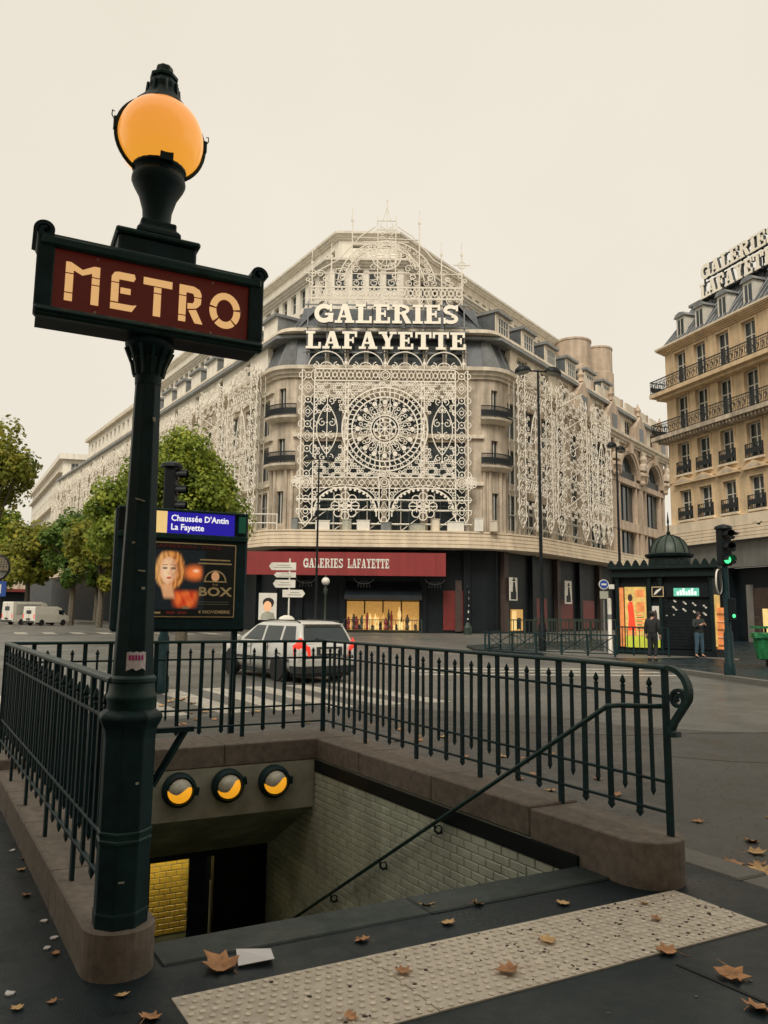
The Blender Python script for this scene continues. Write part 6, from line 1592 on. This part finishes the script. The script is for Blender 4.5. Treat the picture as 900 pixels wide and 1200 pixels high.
# ---- bus stop sign and pale post
t = thing('round_sign', 'blue round sign on a grey pole left of the newsstand', 'sign', T(8.95,31,.05))
add('pole', MB().tube([(0,0,0),(0,0,3.0)],.035,6), t, rel=True, mat='zinc')
Mr = Matrix.Translation((0,-.05,0)) @ Matrix.Rotation(PI/2,4,'X')
add('disc', MB().lathe([(.20,0),(.20,.03)],24,0,(0,2.8,0)), t, Mr, rel=True, mat='white'); add('disc_face', MB().lathe([(.17,.0305),(.17,.036)],24,0,(0,2.8,0)), t, Mr, rel=True, mat='bluesign'); add('disc_bar', MB().box(-.10,.10,2.765,2.835,.037,.042), t, Mr, rel=True, mat='white')
add('plate', MB().box(-.17,.17,2.22,2.52,0,.03), t, Mr, rel=True, mat='concrete'); add('side_plate', MB().box(.2,.42,2.62,2.8,0,.03), t, Mr, rel=True, mat='white')
t = thing('pale_post', 'slim white post beside the newsstand', 'post', T(9.35,31.6,.05))
add('shaft', MB().lathe([(.10,0),(.10,.2),(.085,.22),(.085,2.2),(.06,2.26)],10), t, rel=True, mat='white', smooth=True); add('band', MB().lathe([(.09,1.4),(.09,1.6)],10), t, rel=True, mat='zinc')
t = thing('green_bollard_fountain', 'thin dark garlanded post with green foot before the store corner', 'post', T(6.35,57.4,.06))
add('foot', MB().lathe([(.3,0),(.32,.5),(.2,.7),(.12,.9)],8), t, rel=True, mat='domeg'); add('shaft', MB().lathe([(.08,.9),(.07,3.4),(.12,3.5),(.02,3.7)],8), t, rel=True, mat='dark')
for k in range(5): add('white_tag', MB().box(-.05,.05,-.1,-.085,1.1+.5*k,1.2+.5*k+.08*(k % 2)), t, Matrix.Rotation(.5*k,4,'Z'), rel=True, mat='white')

# ---- newsstand kiosk
KA = math.atan2(-2.0,3.2)
kw, kd = 3.75, 2.3
ki = thing('newsstand', 'dark green domed newsstand kiosk with glowing yellow posters', 'kiosk', T(9.62,31.6,.05,KA))
FKi = WM[ki.name] @ Matrix.Rotation(PI/2,4,'X')       # x right, y up, z outward
def Q(name, mb, mat='kgreen', parent=None, **k): return add(name, mb, parent or ki, FKi, mat=mat, **k)
Q('plinth', MB().box(-.05,kw+.05,0,.22,-kd-.05,.05), 'dark'); Q('core', MB().box(.08,kw-.08,.22,3.1,-kd+.05,-.12), 'shop')
for x in (0,1.28,1.72,kw-.14):
    Q('pilaster', MB().box(x,x+.14,.22,3.1,-.12,.02), 'kgreen', bevel=.01); Q('pilaster_head', MB().box(x-.02,x+.16,2.98,3.1,.02,.05), 'kgreen')
Q('side_panel', MB().box(-.001,.08,.22,3.1,-kd,-.12), 'kgreen')
pw = Q('lit_poster', MB().box(.36,1.2,.75,2.72,-.12,-.03), 'ylit'); Q('poster_foot', MB().box(.36,1.2,.28,.74,-.12,-.03), 'ylime', parent=pw)
Q('poster_figure', MB().prism([(.45,.95),(.78,.95),(.74,1.4),(.70,1.9),(.66,2.12),(.52,2.12),(.47,1.9),(.50,1.5)],-.029,-.026), 'rlit', parent=pw); Q('poster_figure', MB().prism(ell(.58,2.28,.10,.15,12),-.029,-.025), 'brown', parent=pw)
Q('poster_print', MB().box(.80,1.15,2.3,2.6,-.029,-.026), 'olit', parent=pw)
for k in range(9): Q('poster_print', MB().box(.82,1.02+.03*(k*7 % 5),1.55-k*.075,1.58-k*.075,-.029,-.026), 'brown' if k % 2 else 'rlit', parent=pw)
Q('poster_print', MB().box(.40,.80,.78,.92,-.029,-.0262), 'olit', parent=pw); Q('poster_print', MB().box(.82,1.14,1.7,2.1,-.029,-.027), 'olit', parent=pw)
Q('lit_poster', MB().box(.14,.30,.3,2.7,-.12,-.04), 'olit'); 
p2_ = Q('small_poster', MB().box(1.43,1.70,.6,1.95,-.12,-.04), 'white'); Q('poster_figure', MB().prism(ell(1.56,1.5,.07,.3,12),-.039,-.036), 'brown', parent=p2_); Q('poster_foot', MB().box(1.43,1.70,.3,.6,-.12,-.05), 'ylime', parent=p2_)
Q('emblem_panel', MB().box(1.46,1.92,2.32,2.72,.021,.05), 'pgold'); Q('emblem_face', MB().box(1.49,1.89,2.35,2.69,.051,.056), 'dark'); Q('emblem_feather', MB().prism([(1.54,2.38),(1.62,2.42),(1.86,2.64),(1.80,2.66),(1.62,2.56),(1.56,2.46)],.057,.06), 'white')
Q('name_box', MB().box(2.02,3.6,2.3,2.70,-.12,.03), 'dark'); Q('name_light', MB().box(2.30,3.25,2.34,2.66,.031,.036), 'cyan'); 
for k in range(7): Q('name_letter', MB().box(2.42+k*.11,2.49+k*.11,2.38,2.52+.06*(k % 3),.037,.04), 'wlit')
for k in range(16): Q('shutter_slat', MB().box(1.86,3.60,.28+k*.122,.392+k*.122,-.12,-.075+.01*(k % 2)), 'dark')
for k in range(26): Q('shutter_magazine', MB().box(1.95+(k*.37 % 1.5),2.02+(k*.37 % 1.5),1.55+(k*.23 % .6),1.60+(k*.23 % .6),-.064,-.06), 'white' if k % 3 else 'concrete')
Q('entablature', MB().box(-.12,kw+.12,3.1,3.42,-kd-.1,.14), 'kgreen', bevel=.02); Q('cornice', MB().box(-.25,kw+.25,3.42,3.52,-kd-.2,.28), 'kgreen', bevel=.015)
for k in range(13):
    x = -.1+k*.33
    Q('roof_crest', MB().prism([(x-.15,3.52),(x+.15,3.52),(x+.13,3.62),(x+.06,3.76),(x,3.82),(x-.06,3.76),(x-.13,3.62)],.12,.2), 'kgreen')
Q('roof', MB().box(-.2,kw+.2,3.521,3.58,-kd-.15,.11), 'dark')
dm = Matrix.Translation((1.95,3.58,-1.15)) @ Matrix.Rotation(-PI/2,4,'X')
add('dome_drum', MB().lathe([(.85,0),(.82,.35),(.95,.40),(.98,.50),(.86,.54)],20), ki, FKi @ dm, mat='kgreen')
add('dome', MB().lathe([(.80,.50),(.79,.62),(.72,.84),(.58,1.06),(.38,1.22),(.15,1.31),(.05,1.33)],24), ki, FKi @ dm, mat='domeg', smooth=True)
for k in range(12):
    a = 2*PI*k/12; add('dome_rib', MB().tube([(r_*math.cos(a),r_*math.sin(a),z_) for r_,z_ in ((.81,.5),(.80,.62),(.73,.85),(.59,1.07),(.39,1.23),(.1,1.33))],.02,4), ki, FKi @ dm, mat='kgreen')
add('finial', MB().lathe([(.06,1.32),(.09,1.42),(.04,1.5),(.03,1.8),(.05,1.85),(.008,2.3)],8), ki, FKi @ dm, mat='dark')
Q('side_lit_rack', MB().box(kw-.001,kw+.06,.4,2.4,-1.2,-.2), 'ylit'); Q('rack', MB().box(kw+.0,kw+.35,.3,1.9,-1.1,-.3), 'olit')
for k in range(5): Q('magazine_row', MB().box(kw+.02,kw+.36,.45+k*.3,.47+k*.3,-.29,-.25), 'white' if k % 2 else 'brown')

# ---- traffic signals
def signal(label, x, y, h, az, lit, base=0):
    t = thing('traffic_light', label, 'traffic light', T(x,y,base,az))
    add('pole', MB().lathe([(.15,0),(.15,.3),(.12,.35),(.12,1.1),(.085,1.2),(.075,h-1.0)],12), t, rel=True, mat='green', smooth=True)
    hd = add('signal_head', MB().box(-.17,.17,-.12,.12,h-1.06,h-.02), t, rel=True, mat='dark', bevel=.03)
    add('head_cap', MB().lathe([(.24,-.03),(.22,.04),(.10,.09),(.01,.11)],14,0,(0,0,h-.02)), t, rel=True, mat='dark')
    for i in range(3):
        zc = h-.22-i*.34
        F_ = Matrix.Translation((0,-.12,zc)) @ Matrix.Rotation(PI/2,4,'X')
        add('signal_lens', MB().lathe([(.105,0),(.10,.02),(.06,.035),(.001,.04)],18), hd, WM[t.name] @ F_, mat='glight' if (lit and i == 2) else 'lensoff', smooth=True)
        add('visor', MB().lathe([(.13,0),(.13,.22),(.122,.22),(.122,0)],16,0,(0,0,0),False,R(-10),R(190)), hd, WM[t.name] @ F_, mat='dark')
        add('side_visor', MB().prism([(.17,zc+.02),(.34,zc-.02),(.30,zc-.10),(.17,zc-.10)],-.05,.05), hd, WM[t.name] @ Matrix.Rotation(PI/2,4,'X'), mat='dark')
    rp = add('repeater', MB().box(-.02,.14,-.20,-.07,1.45,2.05), t, rel=True, mat='dark', bevel=.015)
    add('repeater_lens', MB().lathe([(.05,0),(.001,.02)],12), rp, WM[t.name] @ Matrix.Translation((.06,-.20,1.58)) @ Matrix.Rotation(PI/2,4,'X'), mat='glight' if lit else 'lensoff')
    return t
tl = signal('traffic light showing green on the right pavement', 9.35,20.8,4.0,.22,True,.05)
for s_, az in ((-1,.72),):
    add('sign_rim', MB().lathe([(.33,-.01),(.345,.0),(.345,.03),(.33,.035),(.33,-.01)],28,cap=False), tl, Matrix.Translation((s_*.24,-.02,2.5)) @ Matrix.Rotation(az,4,'Z') @ Matrix.Rotation(PI/2,4,'X'), rel=True, mat='white')
    add('sign_disc', MB().lathe([(.33,0),(.33,.02),(.1,.025)],24), tl, Matrix.Translation((s_*.24,-.02,2.5)) @ Matrix.Rotation(az,4,'Z') @ Matrix.Rotation(PI/2,4,'X'), rel=True, mat='dark')
signal('dark traffic light seen side on between metro post and board', -4.55,16,4.75,1.6,False,-.05)

# ---- convex mirror at the left edge
t = thing('round_mirror', 'round roadside mirror with dark rim cut by the left edge', 'mirror', T(-12.72,25,-.07,.1))
add('pole', MB().tube([(-.3,.1,0),(-.3,.1,3.4)],.05,8), t, rel=True, mat='dark')
Mm = Matrix.Translation((0,0,3.03)) @ Matrix.Rotation(PI/2,4,'X')
add('rim', MB().lathe([(.44,-.03),(.44,.05),(.40,.06),(.40,-.03)],28), t, Mm, rel=True, mat='dark', smooth=True)
add('mirror_face', MB().lathe([(.40,.01),(.25,.05),(.001,.07)],28), t, Mm, rel=True, mat=pm('mirror', (.75,.75,.72), .06, metal=1, var=0), smooth=True); add('arm', MB().tube([(-.3,.1,3.03),(0,.05,3.03)],.03,6), t, rel=True, mat='dark')
t = thing('blue_sign', 'small blue square sign at the left edge below the mirror', 'sign', T(-25.6,51,-.07))
add('pole', MB().tube([(0,0,0),(0,0,3.4)],.05,6), t, rel=True, mat='zinc'); add('plate', MB().box(-.45,.45,-.09,-.05,2.5,3.5), t, rel=True, mat='bluesign'); add('plate_mark', MB().box(-.12,.12,-.095,-.091,2.7,3.3), t, rel=True, mat='white')

# ---- green bin bag on its ring
t = thing('bin_bag', 'translucent green rubbish bag hanging from a ring stand at the right edge', 'rubbish bag', T(11.98,24.3,.05))
add('stand', MB().tube([(.25,.25,0),(.25,.25,1.25)],.04,8), t, rel=True, mat='dark'); add('ring', MB().tube([(.27*math.cos(a),.27*math.sin(a),1.05) for a in [2*PI*k/16 for k in range(16)]],.025,6,True), t, rel=True, mat='bag')
bg_ = []
for r_,z_ in ((.06,.22),(.15,.25),(.19,.45),(.22,.7),(.25,.95),(.30,1.05),(.31,.98),(.30,.9)):
    bg_.append([(r_*(1+.13*math.sin(5*a+z_*9)+.07*math.sin(9*a))*math.cos(a), r_*(1+.13*math.sin(5*a+z_*9)+.07*math.sin(9*a))*math.sin(a), z_) for a in [2*PI*k/24 for k in range(24)]])
add('bag', MB().loft(bg_,True,False), t, rel=True, mat='bag', smooth=True); add('lid', MB().box(-.22,.3,.05,.30,1.2,1.27), t, rel=True, mat='bag')

# ---- people
def skin_mesh(verts, edges, radii, mat, sub=2):
    me = bpy.data.meshes.new('body'); me.from_pydata(verts, edges, [])
    ob = bpy.data.objects.new('tmp', me); COL.objects.link(ob)
    ob.modifiers.new('s','SKIN'); sv = me.skin_vertices[0].data
    for i, r_ in enumerate(radii):
        sv[i].radius = (r_,r_) if not isinstance(r_,tuple) else r_; sv[i].use_root = (i == 0)
    ss = ob.modifiers.new('u','SUBSURF'); ss.levels = sub; ss.render_levels = sub
    dg = bpy.context.evaluated_depsgraph_get(); out = bpy.data.meshes.new_from_object(ob.evaluated_get(dg))
    bpy.data.objects.remove(ob)
    out.materials.clear(); out.materials.append(M[mat]); out.polygons.foreach_set('use_smooth',[True]*len(out.polygons)); return out
def person(label, x, y, z0, az, h, arms, legs, top, bottom, lean=0):
    k = h/1.72
    t = thing('person', label, 'person', T(x,y,z0,az))
    V = []; Ed = []; Rd = []
    def a_(p, r_, par=None):
        V.append((p[0]*k,p[1]*k,p[2]*k)); Rd.append(r_*k if not isinstance(r_,tuple) else (r_[0]*k,r_[1]*k)); i = len(V)-1
        if par is not None: Ed.append((par,i))
        return i
    pel = a_((0,0,.93),(.15,.11)); wa = a_((0,0,1.10),(.135,.10),pel); ch = a_((0,-.01,1.32),(.165,.115),wa); nb_ = a_((0,0,1.45),.07,ch); nk = a_((0,-.01,1.51),.052,nb_); hd = a_((0,-.025,1.60),(.074,.09),nk); hd2 = a_((0,-.02,1.675),(.066,.078),hd)
    nose = a_((0,-.125,1.60),.014,hd)
    hands = []
    for s_, (el, wr, ha) in zip((-1,1), arms):
        sh_i = a_((s_*.19,0,1.41),.068,ch); e_i = a_(el,.046,sh_i); w_i = a_(wr,.033,e_i); h_i = a_(ha,.034,w_i)
        d = Vector(ha)-Vector(wr); d.normalize(); sd_ = d.cross(Vector((0,1,0.2))).normalized()
        for q, ln in ((-.026,.07),(-.009,.082),(.009,.078),(.026,.062)):
            p = Vector(ha)+sd_*q+d*.035; f1 = a_(tuple(p),.010,h_i); a_(tuple(p+d*ln*.8+Vector((0,-.012,0))),.008,f1)
        p = Vector(wr)*.4+Vector(ha)*.6; th = p+sd_*-.04; f1 = a_(tuple(th),.011,h_i); a_(tuple(th+d*.05),.009,f1)
    for s_, (kn, an, toe) in zip((-1,1), legs):
        hp = a_((s_*.09,0,.88),.095,pel); k_i = a_(kn,.058,hp); n_i = a_(an,.042,k_i); a_(toe,.035,n_i)
    add('body', skin_mesh(V,Ed,Rd,'skin'), t, rel=True)
    def cloth(name, pts, edges, rads, mat): add(name, skin_mesh([(p[0]*k,p[1]*k,p[2]*k) for p in pts], edges, [tuple(q*k for q in r_) if isinstance(r_,tuple) else r_*k for r_ in rads], mat), t, rel=True)
    jp = [(0,0,.84),(0,0,1.08),(0,-.01,1.32),(0,0,1.47)]; je = [(0,1),(1,2),(2,3)]; jr = [(.20,.165),(.185,.145),(.20,.145),.085]
    for s_, (el, wr, ha) in zip((-1,1), arms):
        b = len(jp); jp += [(s_*.195,0,1.41), el, wr]; je += [(2,b),(b,b+1),(b+1,b+2)]; jr += [.088,.064,.050]
    cloth('jacket', jp, je, jr, top)
    tp_ = [(0,0,1.02),(0,0,.90)]; te = [(0,1)]; tr_ = [(.17,.135),(.18,.145)]
    for s_, (kn, an, toe) in zip((-1,1), legs):
        b = len(tp_); tp_ += [(s_*.09,0,.84), kn, (an[0],an[1],an[2]+.03)]; te += [(1,b),(b,b+1),(b+1,b+2)]; tr_ += [.112,.078,.062]
    cloth('trousers', tp_, te, tr_, bottom)
    for s_, (kn, an, toe) in zip((-1,1), legs):
        cloth('shoe', [(an[0],an[1]+.02,.045),(toe[0],toe[1],.035)], [(0,1)], [.062,.054], 'black')
    add('hair', MB().lathe([(.088,-.07),(.094,-.02),(.092,.04),(.07,.085),(.03,.105),(.001,.108)],16), t, Matrix.Translation((0,.006*k,1.655*k)) @ Matrix.Rotation(-.28,4,'X') @ Matrix.Diagonal((k,1.08*k,k,1)), rel=True, mat='hair', smooth=True)
    for s_ in (-1,1): add('eye', MB().lathe([(.011,-.004),(.001,.003)],8), t, Matrix.Translation((s_*.032*k,-.112*k,1.615*k)) @ Matrix.Rotation(PI/2,4,'X'), rel=True, mat='hair')
    return t
person('person in dark clothes walking past the lit kiosk posters', 9.55,27.2,.05,2.4,1.70, (((-.25,.03,1.14),(-.24,-.04,.92),(-.24,-.06,.84)),((.25,.02,1.14),(.25,-.03,.92),(.25,-.05,.84))), (((-.09,-.05,.50),(-.09,.06,.09),(-.10,-.09,.04)),((.09,.06,.50),(.09,.16,.10),(.10,.02,.04))), 'cloth', 'cloth')
person('person in blue jeans and black jacket with hands raised at the kiosk shutter', 12.05,29.3,.05,.3,1.70, (((-.27,-.06,1.17),(-.12,-.25,1.24),(-.05,-.29,1.28)),((.27,-.06,1.17),(.12,-.25,1.24),(.06,-.29,1.27))), (((-.12,-.02,.49),(-.14,.02,.09),(-.16,-.12,.04)),((.12,-.02,.49),(.15,.02,.09),(.17,-.12,.04))), 'cloth2', 'denim')

# ---- leaves and paper
LV = [(2.322, 5.531, 1.1), (2.428, 5.478, 1.3), (2.571, 5.446, 1.2), (2.543, 5.32, 1.5), (2.627, 6.561, 0.9), (2.808, 6.025, 1), (2.709, 5.742, 1.2), (1.595, 3.685, 1.25), (1.569, 3.401, 1), (0.831, 4.015, 0.8), (0.587, 3.687, 1), (1.394, 3.924, 1), (0.261, 4.486, 0.8), (-0.084, 4.023, 0.7), (0.107, 3.669, 0.7), (0.359, 4.243, 0.7), (-0.729, 3.724, 1.6), (1.539, 6.336, 0.9), (1.637, 7.625, 1), (1.616, 8.357, 1), (1.421, 8.129, 1), (1.455, 9.352, 1), (2.226, 7.472, 1), (2.244, 8.171, 0.9), (-3.944, 14.508, 1.6), (-3.785, 14.815, 1.8), (-3.471, 14.271, 1.5), (-2.97, 13.059, 1.3), (-2.617, 12.231, 1), (-2.995, 11.54, 1), (-3.908, 13.831, 1.5), (0.28, 11.345, 1.2), (0.486, 10.431, 1.2), (0.853, 10.747, 1.2), (-0.196, 10.387, 1.1), (0.994, 9.326, 1), (-2.243, 5.002, 0.5), (-2.326, 5.215, 0.4), (-1.535, 3.846, 0.4), (-1.085, 3.452, 0.5), (-1.354, 3.397, 0.4), (-2.017, 4.576, 0.5), (-1.475, 3.34, 0.5), (-0.915, 3.272, 0.8), (-0.115, 3.281, 0.6), (1.033, 4.532, 0.7), (0.55, 4.519, 0.7), (1.472, 4.305, 0.6), (1.486, 4.519, 0.5)]
def leaf_mesh(seed, mat):
    random.seed(seed); mb = MB()
    lob = [(0,-.42,1),(-.2,-.30,0),(-.46,-.24,1),(-.36,.0,0),(-.52,.24,1),(-.24,.30,0),(-.12,.42,0),(0,.58,1),(.13,.40,0),(.25,.28,0),(.50,.28,1),(.36,.02,0),(.48,-.22,1),(.2,-.30,0)]
    pts = [(x*random.uniform(.85,1.15),y*random.uniform(.85,1.15),.12+.16*q*random.uniform(.2,1)) for x,y,q in lob]
    n = len(pts); vs = [(0,0,.07)]+pts+[(0,0,.045)]+[(p[0],p[1],p[2]-.02) for p in pts]
    fs = [(0,1+i,1+(i+1) % n) for i in range(n)]+[(n+1,n+2+(i+1) % n,n+2+i) for i in range(n)]+[(1+i,n+2+i,n+2+(i+1) % n,1+(i+1) % n) for i in range(n)]
    mb.add(vs,fs); mb.tube([(0,-.45,.15),(.03,-.75,.05),(.1,-.95,.03)],.014,4)
    return mb.mesh(mat)
lms = [leaf_mesh(40+i,'leafd' if i % 3 else 'leafy') for i in range(6)]
random.seed(77)
extra = []
for i in range(18):
    a = random.uniform(8.6,14); b = random.uniform(1.5,6.5); p = E2(a,b); extra.append((p[0],p[1],random.uniform(.6,1.1)))
for i in range(12):
    a = random.uniform(1.0,8); b = random.uniform(4.9,7); p = E2(a,b); extra.append((p[0],p[1],random.uniform(.5,.9)))
for i,(x,y,s_) in enumerate(LV+extra):
    u = x*UX+y*UY; v_ = x*VX+y*VY; aa = u+.09*(v_-2.5)
    z_ = .002 if (v_ < 4.5 and aa < 9.2) else (.012 if (v_ < 4.78 and aa < 9.46) else -.073)
    if 2.66 < aa < 3.25 and 1.08 < v_ < 4: z_ = .013
    lab = 'dry brown leaf lying on the pale studded strip' if z_ == .013 else 'small dry leaf on the dark pavement left of the granite kerb wall' if (v_ < .75) else 'fallen leaf on the road behind the back railing' if aa > 8.2 else 'fallen leaf on the road right of the long railing' if v_ > 4.3 else 'brown leaf on the dark step between stairs and studded strip' if 3.25 <= aa < 4 else 'dry leaf on the dark pavement nearer than the studded strip'
    o = add('fallen_leaf', lms[i % 6], None, T(x,y,z_,random.uniform(0,6.28)) @ Matrix.Rotation(random.uniform(-.25,.25),4,'X') @ Matrix.Diagonal((.11*s_,.11*s_,.11*s_,1)), lab, 'leaf', 'fallen leaves')
o = bpy.data.objects[[n for n in bpy.data.objects.keys() if n.startswith('fallen_leaf')][0]]
for b_ in (lms,):
    pass
big = [x for x in bpy.data.objects if x.name.startswith('fallen_leaf')][16]; big['label'] = 'large brown leaf on the step beside the white paper'
pp = MB(); pp.add([(-.085,-.06,.0),(.08,-.07,.012),(.09,.06,.004),(-.075,.07,.02),(-.085,-.06,-.002),(.08,-.07,.010),(.09,.06,.002),(-.075,.07,.018)],[(0,1,2,3),(7,6,5,4),(0,4,5,1),(1,5,6,2),(2,6,7,3),(3,7,4,0)])
add('paper_sheet', pp, None, T(-.585,3.80,.014,.35), 'crumpled white paper on the step beside the big leaf', 'paper', mat='paper')
for i,(x,y) in enumerate(((-2.421,5.466),(-1.754,4.221),(-2.483,5.388),(-1.599,3.9),(-1.62,4.015),(-1.571,3.463))):
    mb = MB(); n = 7; random.seed(i); mb.prism([(random.uniform(.012,.028)*math.cos(2*PI*k/n),random.uniform(.012,.028)*math.sin(2*PI*k/n)) for k in range(n)],0,.006)
    add('litter_scrap', mb, None, T(x,y,.001,i), 'small white scrap of litter on the dark pavement beside the kerb wall', 'litter', 'litter scraps', mat='paper')
# ---- two birds flying in front of the right building
for (x,y,z_,az,lab) in ((17.6,35.4,5.95,.6,'small dark bird flying near the right edge of the picture'),(16.3,35,5.4,2.4,'small dark bird flying just above the traffic light')):
    t = thing('bird', lab, 'bird', T(x,y,z_,az))
    add('body', MB().lathe([(.005,-.16),(.04,-.08),(.055,0),(.04,.08),(.03,.11),(.005,.15)],8), t, Matrix.Rotation(PI/2,4,'Y'), rel=True, mat='cloth', smooth=True)
    for s_ in (-1,1): add('wing', MB().loft([[(-.06,s_*.03,.02),(.06,s_*.03,.02),(0,s_*.03,.035)],[(-.07,s_*.16,.10),(.04,s_*.16,.10),(-.01,s_*.16,.11)],[(-.10,s_*.28,.05),(-.06,s_*.28,.05),(-.08,s_*.28,.055)]]), t, rel=True, mat='cloth')
